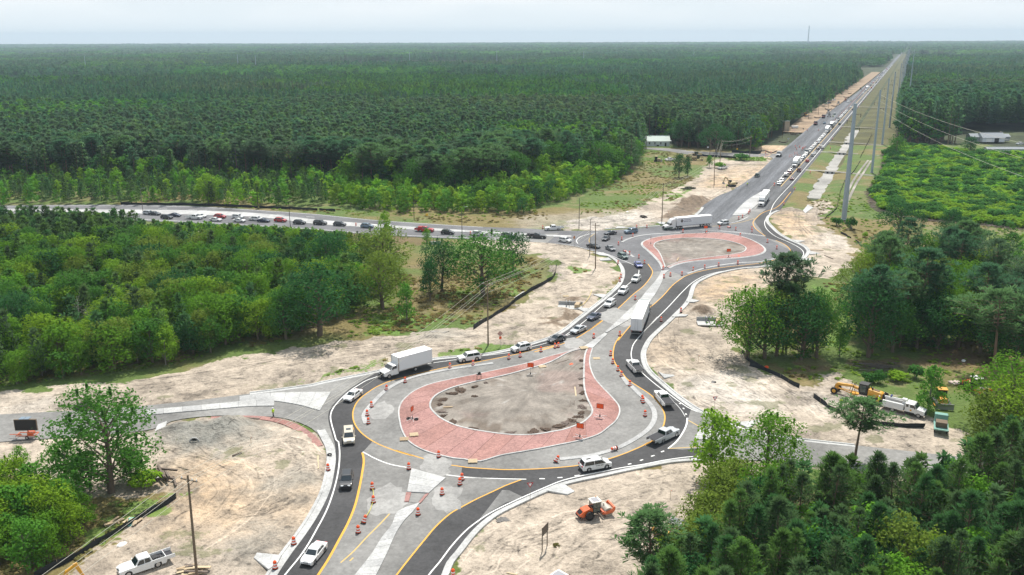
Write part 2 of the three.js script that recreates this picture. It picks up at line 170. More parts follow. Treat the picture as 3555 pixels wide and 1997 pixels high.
// ruts and blade marks: many thin parallel lines along the paths that machines took
const trackPaths = [
  [[[-62.41,-134.43],[-54.88,-132.83],[-46.37,-127.64],[-41.32,-121.72],[-41.65,-115.9],[-44.15,-108.39],[-47.3,-101.68],[-48.79,-98.68]], 5, 26], [[[47.44,-182.23],[48,-174.74],[49.9,-166.12],[52.98,-156.24]], 4, 20], [[[44.36,-182.27],[44.14,-171.83],[47.32,-163.98],[50.78,-155.28]], 3, 16], [[[34.61,-196.97],[34.24,-181.09],[37.65,-170.74],[42.57,-160.88],[47.67,-151.05]], 6, 26], [[[31.5,-165.22],[36.93,-153.02],[42.34,-148.37],[48.05,-151.05]], 5, 24],
  [[[-54.54,-169.44],[-42.07,-178.79],[-31.92,-183.13],[-21.24,-186.98],[-10.08,-189.59],[-0.96,-196.66],[8.89,-206.63]], 6, 34], [[[9.9,-238.61],[16.08,-247.28],[23.53,-266.61],[26.66,-266.56]], 5, 20], [[[9.5,-228.44],[16.54,-232.31],[24.2,-240.54],[29.45,-249.37]], 4, 20], [[[126.65,-368.47],[113.7,-335.54],[107.17,-309.04],[105.7,-292.2],[106.45,-279.21],[109.96,-271.45]], 5, 30], [[[98.77,-329.55],[102.97,-323.4],[104.34,-309.09],[100.88,-289.84],[95.28,-272.77]], 8, 22],
  [[[2.38,-101.1],[8.04,-107.09],[14.04,-111.5],[25.08,-117.08]], 6, 26], [[[-7.94,-98.26],[-3,-107.17],[2.6,-111.04],[7.02,-113.76]], 8, 24], [[[7.35,-119.62],[13.79,-123.34],[22.18,-127.26],[30.61,-129.27]], 5, 18], [[[61.48,-372.33],[79.15,-401.13],[102.37,-439.74],[133.79,-482.83]], 8, 30], [[[50.02,-326.32],[65.7,-346.82],[82.96,-368.02],[107.96,-414.32],[139.39,-479.48]], 4, 26], [[[34.32,-319.22],[47.24,-327.89],[60.3,-333.84]], 4, 20], [[[-46.27,-131.69],[-40.63,-135.33],[-34.7,-131.59],[-30.49,-125.67]], 4, 26], [[[-42.35,-114.13],[-36.9,-115.51],[-33.08,-121.17],[-30.08,-123.69]], 5, 20], [[[-63.71,-140.6],[-53.77,-143.35],[-44.1,-140.99]], 4, 24], [[[-92.11,-160.06],[-70.77,-165],[-42,-179.61],[-8.15,-193.85]], 4, 20], [[[47.16,-164.18],[50.54,-153.94],[51.8,-145.25],[52.53,-141.67]], 6, 28], [[[61.12,-149.87],[68.89,-140.65],[74.26,-136.39]], 4, 12], [[hw(140, -30), hw(300, -30)], 7, 24],
];
function drawTracks(x, scale) {
  const r = rng(5);
  for (const [path, spread, count] of trackPaths) {
    const pts = resample(path, 40);
    for (let k = 0; k < count * 1.7; k++) {
      const off = (r() - 0.5) * 2 * spread, a0 = Math.floor(r() * 26), a1 = a0 + 6 + Math.floor(r() * 14), wob = r() * 9, P = side(pts, off);
      x.lineWidth = (0.09 + r() * 0.26) * scale; x.globalAlpha = 0.08 + 0.3 * r(); x.strokeStyle = r() < 0.6 ? '#000' : '#fff';
      x.beginPath(); for (let i = a0; i <= Math.min(40, a1); i++) { const q = [P[i][0] + (vn(i * 0.3, wob + k) - 0.5) * 1.6, P[i][1] + (vn(wob + k, i * 0.3) - 0.5) * 1.6]; i === a0 ? x.moveTo(...q) : x.lineTo(...q); } x.stroke();
    }
  }
  // short lugs and scrapes everywhere on the sand
  for (let k = 0; k < 5200; k++) { const px = -160 + r() * 330, pz = -420 + r() * 330, a = fbm(px * 0.009, pz * 0.009, 2) * 5 + (r() - 0.5) * 0.7, l = 0.4 + r() * 1.8; x.lineWidth = 0.1 + r() * 0.22; x.globalAlpha = 0.15 + 0.45 * r(); x.strokeStyle = r() < 0.65 ? '#000' : '#fff'; x.beginPath(); x.moveTo(px, pz); x.quadraticCurveTo(px + Math.cos(a) * l * 0.5 + r() - 0.5, pz + Math.sin(a) * l * 0.5, px + Math.cos(a) * l, pz + Math.sin(a) * l); x.stroke(); }
}
// spoil heaps, berms and pits of the works: [centre, radius, height]
const heaps = [[[74.68,-363.5], 7, 2.2], [[69.87,-359.02], 5, 1.5], [[79.61,-368.09], 5, 1.2], [[-52.83,-140.5], 7, 0.9], [[-57.46,-139.99], 5, 0.8], [[-48.51,-142.16], 6, 1], [[-79.81,-152.43], 3.5, 1.1], [[-17.17,-192.49], 5, 0.9], [[-20.51,-191.11], 3.5, 0.7], [[12.43,-256.72], 10, 1.4], [[12.65,-211.98], 4, 0.9], [[16.26,-209.4], 3, 0.7], [[46.05,-210.7], 4, 1.1], [[36.52,-164.09], 2.6, 1], [[-32.97,-124.04], 6, 0.8], [[15.38,-214.96], 5, -0.7], [[47.39,-201.76], 5.5, -0.8], [[16.52,-220.31], 3.5, 0.9], [[13.35,-219.89], 3, 0.7], [[47.88,-209.83], 3.5, 1.1], [[50.42,-207.73], 3, 0.9], [[92.83,-259.4], 3, 0.5], [[9.18,-270.19], 4, 0.6], [[-3.03,-108.45], 6, 0.4]];
for (const [path, r, k, step] of [[[[-62.12,-138.39],[-59.08,-141.12],[-54.71,-142.5],[-48.77,-143.02],[-44.1,-140.99]], 4, 0.5, 2], [[[-38.27,-139.59],[-34.87,-136.81],[-32.05,-131.57],[-30.63,-126.34],[-30.43,-122.41]], 3.6, 0.5, 2], [[[12.11,-249.63],[11.63,-259.18],[9.14,-266.84],[4.8,-269.55]], 5, 0.5, 3], [[[0.65,-116.09],[-3.09,-111.09],[-5.42,-105.44]], 3, 0.25, 2.5], [[[10.48,-120.83],[16.98,-123.97],[25.26,-126.56]], 3, 0.3, 2.5], [[[59.42,-332.29],[70.17,-353.65],[78.84,-364.34],[89.73,-375.63]], 4.5, 0.6, 3], [[[33.48,-176.72],[35.53,-165.18],[38.94,-157.86],[43.03,-151.09]], 4, 0.28, 3]]) for (const p of sm(path, step)) heaps.push([p, r, k * 0.6]);
function height(x, z) {
  const m = look(roadMask, x, z), s = look(sandMask, x, z);
  let h = 0.05 + (fbm(x * 0.045, z * 0.045, 3) - 0.5) * 0.45 + (fbm(x * 0.35, z * 0.35, 3) - 0.5) * (0.1 + 0.1 * s);
  for (const [c, r, k] of heaps) { const d = Math.hypot(x - c[0], z - c[1]) / r; if (d < 1.6) h += k * Math.exp(-d * d * 2.2) * (1 + (fbm(x * 0.6, z * 0.6, 3) - 0.5) * 0.9); }
  const out = hwS(x, z); if (hwT(x, z) > -10 && out > 0) h += -1.3 * Math.exp(-(((out - 11) / 5) ** 2)) * sstep(-10, 20, hwT(x, z));   // roadside ditch
  return lerp(h, -0.12, clamp(m * 1.6));
}
function groundTile(name, x0, x1, z0, z1, tw, th, cell) {
  const tc = canvas(tw, th), tx = tc.getContext('2d'), sx = tw / (x1 - x0), sz = th / (z1 - z0);
  tx.fillStyle = '#808080'; tx.fillRect(0, 0, tw, th); tx.setTransform(sx, 0, 0, sz, -x0 * sx, -z0 * sz); tx.lineCap = 'round'; drawTracks(tx, Math.max(1, 0.9 / sx * 4));
  const tr = tx.getImageData(0, 0, tw, th).data, d = new Uint8Array(tw * th * 4), bp = new Uint8Array(tw * th * 4);
  const wr = rng(th);
  for (let j = 0; j < th; j++) for (let i = 0; i < tw; i++) {
    const x = x0 + (i + 0.5) / sx, z = z0 + (j + 0.5) / sz, k = (j * tw + i) * 4, speck = wr();
    if (Math.abs(x) > -z * 0.62 + 26) { d[k] = 100; d[k + 1] = 95; d[k + 2] = 60; d[k + 3] = 255; bp[k + 3] = 255; continue; }
    const wx = x + (vn(x * 0.35, z * 0.35) - 0.5) * 5 + (vn(x * 1.7, z * 1.7 + 50) - 0.5) * 1.6, wz = z + (vn(x * 0.35 + 90, z * 0.35) - 0.5) * 5 + (vn(x * 1.7 + 30, z * 1.7) - 0.5) * 1.6;
    const n1 = fbm(x * 0.06 + 3, z * 0.06, 4), n2 = fbm(x * 0.5, z * 0.5, 3), n3 = vn(x * 2.3, z * 2.3) * 0.6 + vn(x * 5.1, z * 5.1) * 0.4, t = (tr[k] - 128) / 128;
    const sand = sstep(0.42, 0.58, look(sandMask, wx, wz)) , gr = sstep(0.35, 0.65, look(grassMask, wx, wz) + (n3 - 0.5) * 0.5), tan = look(tanMask, wx, wz), br = sstep(0.3, 0.7, look(brownMask, wx, wz)), gy = look(greyMask, wx, wz), pl = look(paleMask, wx, wz);
    // open sand
    let r = 0.51, g = 0.43, b = 0.345; const rv = fbm(x * 0.42 + n1 * 6, z * 0.42, 3), ridge = Math.pow(1 - Math.abs(2 * rv - 1), 9) * sstep(0.4, 0.65, vn(x * 0.07 + 5, z * 0.07)), clod = sstep(0.66, 0.8, vn(x * 1.1 + 9, z * 1.1) * 0.55 + n3 * 0.45), v = 0.73 + (n1 - 0.5) * 0.5 + (n2 - 0.5) * 0.55 + (n3 - 0.5) * 0.4 + t * 0.6 - clod * 0.34 + (speck - 0.5) * 0.26 - ridge * 0.2;
    const tn = clamp(tan * 0.9 * (0.5 + n2)); r = lerp(r, 0.6, tn); g = lerp(g, 0.43, tn); b = lerp(b, 0.27, tn);
    r = lerp(r, 0.25, gy * 0.9); g = lerp(g, 0.25, gy * 0.9); b = lerp(b, 0.225, gy * 0.9);
    r = lerp(r, 0.62, pl * 0.75); g = lerp(g, 0.565, pl * 0.75); b = lerp(b, 0.5, pl * 0.75);
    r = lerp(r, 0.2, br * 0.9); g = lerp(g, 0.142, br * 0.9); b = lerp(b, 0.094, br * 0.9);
    const damp = sstep(0.6, 0.74, fbm(x * 0.11 + 60, z * 0.11 + 7, 4)) * 0.45; r = lerp(r, 0.22, damp); g = lerp(g, 0.18, damp); b = lerp(b, 0.14, damp);
    r *= v; g *= v; b *= v;
    const weed = sstep(0.66, 0.72, fbm(x * 0.21 + 11, z * 0.21 + 5, 4) + (n3 - 0.5) * 0.16 - 0.04) * 0.6; r = lerp(r, 0.11, weed); g = lerp(g, 0.12, weed); b = lerp(b, 0.05, weed);
    // rough grass, dry stems and bare earth
    const dry = sstep(0.4, 0.66, fbm(x * 0.05 + 31, z * 0.05 + 8, 4)), bare = sstep(0.58, 0.7, fbm(x * 0.14 + 71, z * 0.14 + 2, 4)), q = 0.52 + n3 * 0.45 + n2 * 0.3;
    let R = lerp(0.09, 0.175, dry) * q, G = lerp(0.14, 0.14, dry) * q, B = lerp(0.026, 0.05, dry) * q; R = lerp(R, 0.26 * q, bare * 0.4); G = lerp(G, 0.19 * q, bare * 0.4); B = lerp(B, 0.11 * q, bare * 0.4);
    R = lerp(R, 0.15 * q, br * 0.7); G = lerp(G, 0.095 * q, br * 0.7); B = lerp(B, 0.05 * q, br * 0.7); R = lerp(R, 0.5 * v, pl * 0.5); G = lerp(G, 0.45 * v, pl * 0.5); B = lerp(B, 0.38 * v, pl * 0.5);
    const gg = Math.max(1 - sand, gr * 0.9);
    if (gr > 0) { R = lerp(R, 0.12 * q, 0.75 * gr); G = lerp(G, 0.22 * q, 0.75 * gr); B = lerp(B, 0.035 * q, 0.75 * gr); }
    d[k] = s2(lerp(r, R, gg)) * 255; d[k + 1] = s2(lerp(g, G, gg)) * 255; d[k + 2] = s2(lerp(b, B, gg)) * 255; d[k + 3] = 255;
    const hgt = clamp(0.5 + t * 0.42 + (n3 - 0.5) * 0.6 + (n2 - 0.5) * 0.3 + (speck - 0.5) * 0.3 - ridge * 0.15); bp[k] = bp[k + 1] = bp[k + 2] = hgt * 255; bp[k + 3] = 255;
  }
  const mk = (a, srgb) => { const T = new THREE.DataTexture(a, tw, th); T.magFilter = THREE.LinearFilter; T.minFilter = THREE.LinearMipmapLinearFilter; if (srgb) T.colorSpace = THREE.SRGBColorSpace; T.needsUpdate = true; return T; };
  const nx = Math.round((x1 - x0) / cell), nz = Math.round((z1 - z0) / cell), pos = [], uv = [], idx = [];
  for (let j = 0; j <= nz; j++) for (let i = 0; i <= nx; i++) { const x = lerp(x0, x1, i / nx), z = lerp(z0, z1, j / nz); pos.push(x, height(x, z), z); uv.push(i / nx, j / nz); if (i < nx && j < nz) { const a = j * (nx + 1) + i, b = a + nx + 1; idx.push(a, b, a + 1, a + 1, b, b + 1); } }
  const g = new THREE.BufferGeometry(); g.setAttribute('position', new THREE.Float32BufferAttribute(pos, 3)); g.setAttribute('uv', new THREE.Float32BufferAttribute(uv, 2)); g.setIndex(idx); g.computeVertexNormals();
  struct(name, g, new THREE.MeshStandardMaterial({ map: mk(d, true), bumpMap: mk(bp, false), bumpScale: 0.3, roughness: 1, side: THREE.DoubleSide }));
}
groundTile('sand_ground', -170, 8, -255, -82, 1700, 1500, 1.1); groundTile('sand_ground', 8, 190, -255, -82, 1700, 1500, 1.1);
groundTile('field_ground', -260, 300, -560, -255, 2048, 1115, 2);
{ // forest floor out to the horizon
  const t = grainTex(512, 60, 0.5, 0.5, 3); t.repeat.set(1 / 60, 1 / 60);
  const g = new THREE.PlaneGeometry(17000, 13500, 1, 1).rotateX(-Math.PI / 2).translate(0, -0.95, -6400), p = g.attributes.position, u = g.attributes.uv; for (let i = 0; i < p.count; i++) u.setXY(i, p.getX(i), p.getZ(i));
  struct('ground', g, mat([0.085, 0.11, 0.04], 1, 0, { map: t }));
}

// ---------- pavement ----------
const asphaltT = grainTex(1024, 40, 0.3, 0.42, 1); asphaltT.repeat.set(1 / 40, 1 / 40);
const dustT = grainTex(1024, 50, 0.2, 0.34, 5); dustT.repeat.set(1 / 50, 1 / 50);
const streakT = grainTex(512, 16, 0.4, 0.5, 8); streakT.repeat.set(1 / 9, 1 / 160);
const concT = grainTex(512, 20, 0.22, 0.2, 9); concT.repeat.set(1 / 20, 1 / 20);
const redT = grainTex(1024, 20, 0.3, 0.18, 12); redT.repeat.set(1 / 20, 1 / 20);
const M = {
  dusty: mat([0.378, 0.370, 0.354], 0.95, 0, { map: dustT }), fresh: mat([0.085, 0.084, 0.088], 0.85, 0, { map: asphaltT }), grey: mat([0.238, 0.238, 0.251], 0.92, 0, { map: dustT }), milled: mat([0.220, 0.229, 0.251], 0.95, 0, { map: streakT }), old: mat([0.167, 0.170, 0.180], 0.92, 0, { map: streakT }),
  conc: mat([0.840, 0.840, 0.823], 0.9, 0, { map: concT }), conc2: mat([0.722, 0.722, 0.714], 0.9, 0, { map: concT }), concPale: mat([0.840, 0.832, 0.806], 0.9, 0, { map: concT }), white: mat([0.688, 0.688, 0.671], 0.7), yellow: mat([0.634, 0.317, 0.026], 0.7), yellowPale: mat([0.546, 0.370, 0.123], 0.8), whitePale: mat([0.440, 0.440, 0.440], 0.8),
};
const redMats = [[0.63, 0.335, 0.29], [0.66, 0.365, 0.325], [0.59, 0.295, 0.25], [0.645, 0.35, 0.315]].map((c) => mat(c, 0.95, 0, { map: redT }));
struct('roundabout_pavement', flat(pavedOutline, 0), M.dusty);
// fresh black lanes
const yellowLeft = [[41.14,-258.72],[41.22,-250.35],[40.14,-245.24],[36.42,-234.58],[32.19,-225.71],[26.7,-213.08],[21.9,-203.25],[17.57,-195.17], [23.01,-206.04],[19.4,-198.81],[15.28,-191.54],[12.28,-187.75],[8.04,-183.78],[4.2,-180.92], [10.31,-186.08],[5.73,-183.48],[1.27,-180.31],[-7.29,-175.46],[-12.87,-172.85],[-17.44,-170.01],[-21.27,-167.25],[-24.42,-164.83],[-26.62,-161.94],[-27.81,-159.38],[-28.88,-156.4],[-29.36,-153.52],[-29.31,-149.95],[-28.88,-147.26],[-28.13,-144.66],[-26.83,-141.72],[-24.98,-138.87],[-22.91,-136.51],[-20.61,-134.59],[-18.22,-132.9],[-15.92,-131.61], [-19.5,-134.03],[-15.74,-131.61],[-11.42,-129.09],[-8.12,-128.02], [-7.96,-127.92],[-5.05,-127.41],[-1.04,-126.94],[2.96,-127.08],[6.17,-127.46],[10.24,-128.22],[12.91,-129.24],[15.64,-130.52],[18.87,-132.77],[21.71,-135.18],[23.52,-137.08], [22.11,-135.36],[23.96,-137.46],[25.64,-140.43],[26.61,-143.1],[27.34,-145.87],[27.69,-148.51],[27.63,-151.47],[27.18,-154.55],[26.33,-157.74],[24.86,-161.05],[23.79,-163.42],[22.9,-165.86],[22.56,-168.07],[22.08,-170.91],[21.65,-174.43],[21.63,-178.08],[22.12,-181.87],[23.01,-186.47],[24.44,-190.93],[25.75,-194.13], [23.84,-188.5],[26.87,-196.31],[30.03,-203.94],[33.62,-211.7],[36.08,-216.18],[40.01,-224.37],[44.59,-235.18],[47.99,-241.49],[50.04,-244.76],[54.42,-249.22],[59.58,-252.64],[64.6,-254.95],[71.2,-257.27], [69.72,-256.83],[75.14,-259.18],[81.24,-263.57],[85.64,-267.62],[88.09,-271.59],[89.06,-273.95],[89.98,-279.49],[90.03,-284.9],[88.95,-290.29],[86.9,-293.52]];
const yellowSouth = [[-24.89,-133.15],[-24.21,-130.43],[-23.78,-126.28],[-23.4,-121.1],[-23.17,-115.69],[-23.33,-111.23],[-23.79,-106.81],[-24.34,-101.97],[-24.93,-98.52],[-25.67,-93.83]];
const yellowSouthEast = [[1.32,-123.61],[-1.01,-121.86],[-3.28,-119.7],[-5.48,-117.61],[-7.59,-115.29], [-8.82,-113.88],[-10.72,-110.34],[-12.07,-106.73],[-13.44,-102.84],[-14.89,-98.46],[-16.16,-93.77]];
const yl = sm(yellowLeft, 1.5);
const nearest = (pts, p) => pts.reduce((b, q, i) => { const d = Math.hypot(q[0] - p[0], q[1] - p[1]); return d < b[0] ? [d, i] : b; }, [1e9, 0])[1];
const cutA = nearest(yl, [-22.91,-136.51]), cutB = nearest(yl, [-7.96,-127.92]);
struct('fresh_asphalt', flat([...sm([[32.17,-260.1],[32.37,-251.65],[31.14,-242.61],[29.27,-235.2],[26.94,-229.18],[24.09,-222.51],[20.8,-215.33]]), ...sm([...northWestKerb].reverse().slice(0, 9)), ...sm([[-28.37,-168.32],[-30.57,-164.25],[-31.82,-161.11],[-32.75,-157.57],[-33.45,-154.18],[-33.8,-151.13],[-33.46,-147.75],[-32.59,-144.27],[-31.39,-140.53],[-30.23,-136.96],[-29.46,-133.92]]), ...sm([[-30.5,-134.12],[-29.64,-129.77], ...[...southWestKerb].reverse().slice(2)]), ...sm([...yellowSouth].reverse()), ...yl.slice(0, cutA).reverse()], 0.004), M.fresh);
struct('fresh_asphalt', flat([...yl.slice(cutB), ...sm([[86.85,-296.27],[87.71,-301.39],[88.77,-309.38],[90.07,-320.69],[93.06,-329.66],[104.33,-352.47],[121.53,-390.82]]), ...sm([[129.88,-399.36],[111.99,-357.65],[105.44,-343.05],[102.39,-338.99],[98.52,-331.88],[96.21,-325.78],[94.9,-319.87],[93.92,-309.97],[93.46,-300.63],[94.27,-290.56],[95.6,-284.57],[95.95,-279.96],[95.1,-274.4],[94.37,-272.46],[91.3,-266.28],[87.99,-261.66],[81.63,-256.65],[74.91,-254.84],[68.76,-253.04]]), ...sm(eastKerb.slice(0, -4)), ...sm([[33.17,-151.19],[31.75,-146.7],[30.47,-142.86],[28.59,-138.4],[26.14,-134.19]]), ...sm([[28.21,-133.8],[31.96,-134.15],[31.15,-130.32]]), ...sm(southEastKerb.slice(1)), ...sm([...yellowSouthEast].reverse()), ...sm([[-1.8,-123.86],[-8.09,-124.33]])], 0.004), M.fresh);
struct('grey_asphalt', flat([...sm([...exitKerb].reverse().slice(0, 8)), ...[[35.77,-250.43],[39.72,-249.21],[43.68,-250.08],[46.18,-250.04],[50.18,-243.98],[59.27,-251.24],[70.83,-255.82]], ...[[75.7,-257.71],[81.53,-259.57],[86.42,-264.51],[89.61,-274.49],[86.9,-293.52],[87.14,-310.79],[89.48,-320.7]], ...[[90.95,-327.04],[80.4,-320.53],[72.67,-328.62],[70.2,-332.86]], ...sm([...crossNorth].reverse().slice(0, 5))], 0.003), M.grey);
struct('old_wedge', flat([[-1.61,-120.37],[-0.55,-120.3],[1.64,-118.15],[-0.98,-116.69],[-3.44,-113.84],[-4.68,-111.64],[-5.2,-110.3],[-4.69,-112.18],[-3.34,-115.69]], 0.0065), mat([0.4, 0.395, 0.385], 0.95, 0, { map: dustT }));
const blot = (p, r, sd) => Array.from({ length: 26 }, (_, i) => { const a = i / 26 * 6.283, q = r * (0.45 + fbm(Math.cos(a) * 1.6 + sd, Math.sin(a) * 1.6 + sd, 3) * 1.1 + 0.25 * vn(i * 1.7, sd)); return [p[0] + Math.cos(a) * q, p[1] + Math.sin(a) * q * 1.6]; });
[[[-18.5,-117.71], 2.6], [[-9.83,-117.94], 2], [[-12.16,-128.23], 2.4], [[-24.55,-150.36], 2.2], [[14.06,-187.25], 2], [[25.87,-206], 4]].forEach(([p, r], i) => struct('dust_patch', flat(blot(p, r, i * 3 + 2), 0.011), mat([0.55, 0.54, 0.52], 1, 0, { map: dustT })));
// cross road west of the junction: grey lanes and a wide concrete median
struct('cross_road', flat([...sm(crossSouth), ...sm(crossNorth.slice(0, -3))], 0.004), M.grey);
// highway to the horizon
function alongHw(g) { const p = g.attributes.position, u = g.attributes.uv; for (let i = 0; i < p.count; i++) u.setXY(i, hwS(p.getX(i), p.getZ(i)), hwT(p.getX(i), p.getZ(i))); return g; }
{ const L = [], R = []; for (let t = 148; t <= 4200; t += 40) { L.push(hw(t, hwLeft(t))); R.push(hw(t, 0)); } struct('highway', alongHw(slab(L, R, -0.5, 0.496)), M.milled); }
struct('milled_lanes', alongHw(flat([...sm([...hwyWest]), hw(330, -22.4), hw(330, -9.2), hw(40, -9.2), [97.82,-353.07],[86.66,-336.5],[81.63,-325.71],[74.63,-318.46],[72.41,-327.4]], 0.006)), M.milled);
struct('open_lanes', alongHw(flat([hw(20, -8.8), hw(900, -8.8), hw(1300, -8.3), hw(1300, -0.1), hw(900, -0.1), hw(-20, -0.2), hw(-20, -7)], 0.006)), M.old);
// painted lines
function line(path, w, m, y = 0.009) { return struct('lane_marking', ribbon(sm(path, 1), w, y), m); }
line(yellowLeft.slice(0, -1), 0.23, M.yellow); line(yellowSouth, 0.34, M.yellow); line(yellowSouthEast, 0.23, M.yellow); line([[-17.48,-114.51],[-18.62,-111.2],[-20.14,-107.29],[-21.35,-103.84],[-22.55,-101.27]], 0.2, M.yellowPale); line([[-21.43,-101.65],[-21.1,-102.42]], 0.2, M.yellowPale);
line([[-27.38,-167.2],[-29.13,-165.31],[-30.35,-162.92],[-31.6,-159.82],[-32.52,-156.34],[-33.08,-153.22],[-33.29,-150.44],[-33.04,-147.74],[-32.26,-144.7],[-31.08,-140.94],[-29.88,-137.35], [-29.86,-137.94],[-29.01,-134.86],[-28.17,-130.46],[-27.55,-125.64],[-27.15,-119.89],[-27.09,-114.3],[-27.42,-109.66],[-27.79,-105.59],[-28.29,-102.47],[-29.18,-98.55],[-29.76,-93.85]], 0.22, M.white);
line([[-17.85,-174.56],[-12.05,-176.79],[-6.55,-179.02],[-0.26,-181.35],[4.21,-184.68],[8.12,-187.66],[14.89,-194.99]], 0.18, M.white); line([[12.25,-192.49],[17.49,-202.91],[20.58,-210.18],[23.54,-217.06],[28.02,-226.73],[31.37,-234.14],[33.29,-238.27],[36.62,-246.98],[37.46,-251.57]], 0.18, M.white); line([[36.72,-257.56],[35.07,-261.31],[32.59,-266.47],[30.02,-271.82],[25.96,-276.28],[21.52,-282.04],[16.76,-285.49],[11.85,-287.81],[5.18,-290.96]], 0.18, M.white);
line([[-24.85,-133.4],[-22.21,-130.77],[-19.49,-128.81],[-16.96,-127.85]], 0.24, M.white); line([[-10.67,-125.34],[-7.94,-124.66],[-3.59,-124.03]], 0.22, M.white); line([[-8.1,-124.49],[-4.16,-124.14],[-1.02,-123.92],[2.1,-123.76]], 0.22, M.white);
line([[31.42,-131.57],[27.66,-130.89],[24.21,-129.85],[20.75,-128.48],[17.4,-127.47],[14.06,-126.14],[10.78,-124.84],[7.55,-123.23],[5.14,-121.34],[2.79,-119.35],[-0.24,-116.68],[-3.15,-113.84],[-5.23,-111.1],[-6.55,-108.99], [-8.26,-105.21],[-9.6,-101.41],[-10.78,-98.43],[-11.96,-93.74]], 0.22, M.white);
line([[35.75,-206.29],[32.59,-199.25],[30.13,-193.72],[27.17,-186.42],[26.2,-182.47],[25.67,-179.29],[25.51,-175.59],[25.9,-171.44],[26.62,-168.47],[27.47,-165.27],[28.8,-161.01],[30.16,-157.45],[31.42,-153.79],[32.99,-150.27],[35.69,-147.32],[41.01,-141.11]], 0.2, M.white); line([[31.49,-146.48],[30.81,-143.7],[29.73,-140.8],[27.79,-136.84],[25.92,-134.19]], 0.28, M.white);
line([[31.49,-145.4],[32.95,-142.84],[35.27,-140.55]], 0.2, M.yellowPale); line([[26.14,-134.19],[28.89,-134.54],[33.04,-135.07]], 0.2, M.yellowPale); line([[30.53,-153.08],[31.06,-149.83],[31.2,-147.14]], 0.16, M.whitePale);
line([[30.37,-194.43],[33.87,-201.93],[39.61,-214.21],[46.2,-228.91],[50.72,-238.02],[55.18,-244.46],[60.23,-248.91],[66.94,-252.3],[73.34,-253.98], [75.31,-256.27],[81.24,-258.6],[87.27,-262.47],[90.99,-268.05],[92.42,-271.74],[93.29,-276.08],[93.26,-281.71],[92.42,-287.58],[90.66,-296.2],[90.94,-307.98],[92.78,-317.73],[95.11,-325.05],[99.63,-335.82], hw(-5, -2), hw(60, -1.6), hw(152, -1.6)], 0.22, M.white);
line([hw(152, -1.6), hw(500, -1.6), hw(1000, -1.6), hw(2000, -1.2)], 0.3, M.white, 0.012); line([[123.43,-386.55],[105.89,-348.96],[98.07,-339.08],[91.79,-326.62],[89.33,-320.7],[87.51,-312.17],[87.11,-305.36],[87.3,-296.9]], 0.24, M.yellow); line([hw(40, -5.2), hw(152, -5.0), hw(500, -5), hw(1200, -5)], 0.32, M.yellowPale, 0.013); line([hw(60, -8.8), hw(400, -8.8), hw(900, -8.8)], 0.22, M.whitePale, 0.013);
line([[73.75,-306],[78.78,-303.51],[83.5,-300.16],[87.23,-296.64]], 0.24, M.white); line([[67.09,-307.42],[77.4,-303.23],[86.75,-296.61]], 0.24, M.whitePale); line([[72.67,-313.51],[80.87,-317.62],[88.38,-324.08],[91.75,-327.79]], 0.24, M.yellowPale); line([[79.59,-318.37],[84.46,-322.66],[90.15,-330.9]], 0.2, M.white);
line([[30.13,-303.29],[27.51,-301.69],[24.04,-297.69],[22.37,-293.76],[21.75,-289.91],[22.01,-286.44]], 0.24, M.white); line([[28.92,-301.66],[27.09,-296.83],[26.04,-290.6],[26.16,-286.07]], 0.18, M.yellowPale);
for (const [a, b] of [[[4.14,-123.91],[5,-123.9]], [[6.97,-124.21],[7.76,-124.3]], [[9.68,-124.78],[10.48,-125]], [[18.51,-128.6],[19.1,-128.84]], [[20.63,-129.88],[21.17,-130.23]], [[22.65,-131.36],[23.28,-131.72]], [[24.55,-132.91],[25.12,-133.35]], [[31.28,-153.08],[31.44,-152.7]], [[31.56,-150.93],[31.64,-150.37]], [[31.56,-148.38],[31.57,-147.85]], [[-142.75,-351.82],[-139.14,-351.36]], [[-129.73,-349.25],[-126.14,-348.7]], [[-116.81,-346.14],[-113.29,-345.41]], [[-104.19,-342.16],[-100.87,-341.64]], [[-91.55,-338.4],[-88.32,-337.66]], [[-79.06,-334.14],[-75.68,-333.42]]]) line([a, b], 0.28, M.white);
for (let k = 0; k < 6; k++) line([[-204.95,-354.46].map((v, i) => v + (i ? 1.2 : 16) * k), [-204.95,-354.46].map((v, i) => v + (i ? 1.2 : 16) * k + (i ? 0.2 : 3))], 0.25, M.white);
line([[-270.62,-355.82],[-210.45,-358.53],[-161.07,-359.28],[-127.51,-355.04], [-100.76,-347.37],[-76.61,-338.78],[-53.08,-327.37],[-31.3,-319.89],[-10.46,-313.51]], 0.22, M.white); line([[-13.74,-295.58],[-29.34,-298.51],[-49.45,-303.58],[-70.75,-311.32],[-92.59,-317.61], [-132.84,-328.68],[-166.55,-334.72],[-199.75,-339.33]], 0.26, M.white);

// ---------- kerbs: an upright lip with a flat gutter ----------
const lip = (k) => [[-0.28 * k, -0.1], [-0.26 * k, 0.15], [-0.02, 0.15], [0.03, 0.13], [0.05, 0.03], [0.72 * k, 0.022], [0.74 * k, -0.1]];
function kerb(path, flip, k = 1, label) { const p = sm(path, 1.2); struct('kerb', sweep(flip ? [...p].reverse() : p, lip(k)), M.conc); }
kerb([[-32.06,-89.51],[-31.49,-93.87],[-31.25,-98.56],[-30.58,-103.67],[-29.82,-107.87],[-29.21,-112.36],[-28.86,-117.2],[-28.85,-121.14],[-29.32,-126.32],[-30,-131.19],[-31.06,-135.25],[-32.04,-137.56], [-33.89,-141.78]], false, 1.5); kerb([[-50.86,-158.85],[-45.77,-160.6],[-38.82,-163.41], ...northWestKerb, ...exitKerb.slice(0, 9)], false, 1.2);
kerb([...hwyEast.slice(5), ...eastKerb.slice(0, -1)], false, 1.2); kerb([...southEastKerb], false, 1.0); kerb(eastLegNorth.slice(0, 3), false, 1);
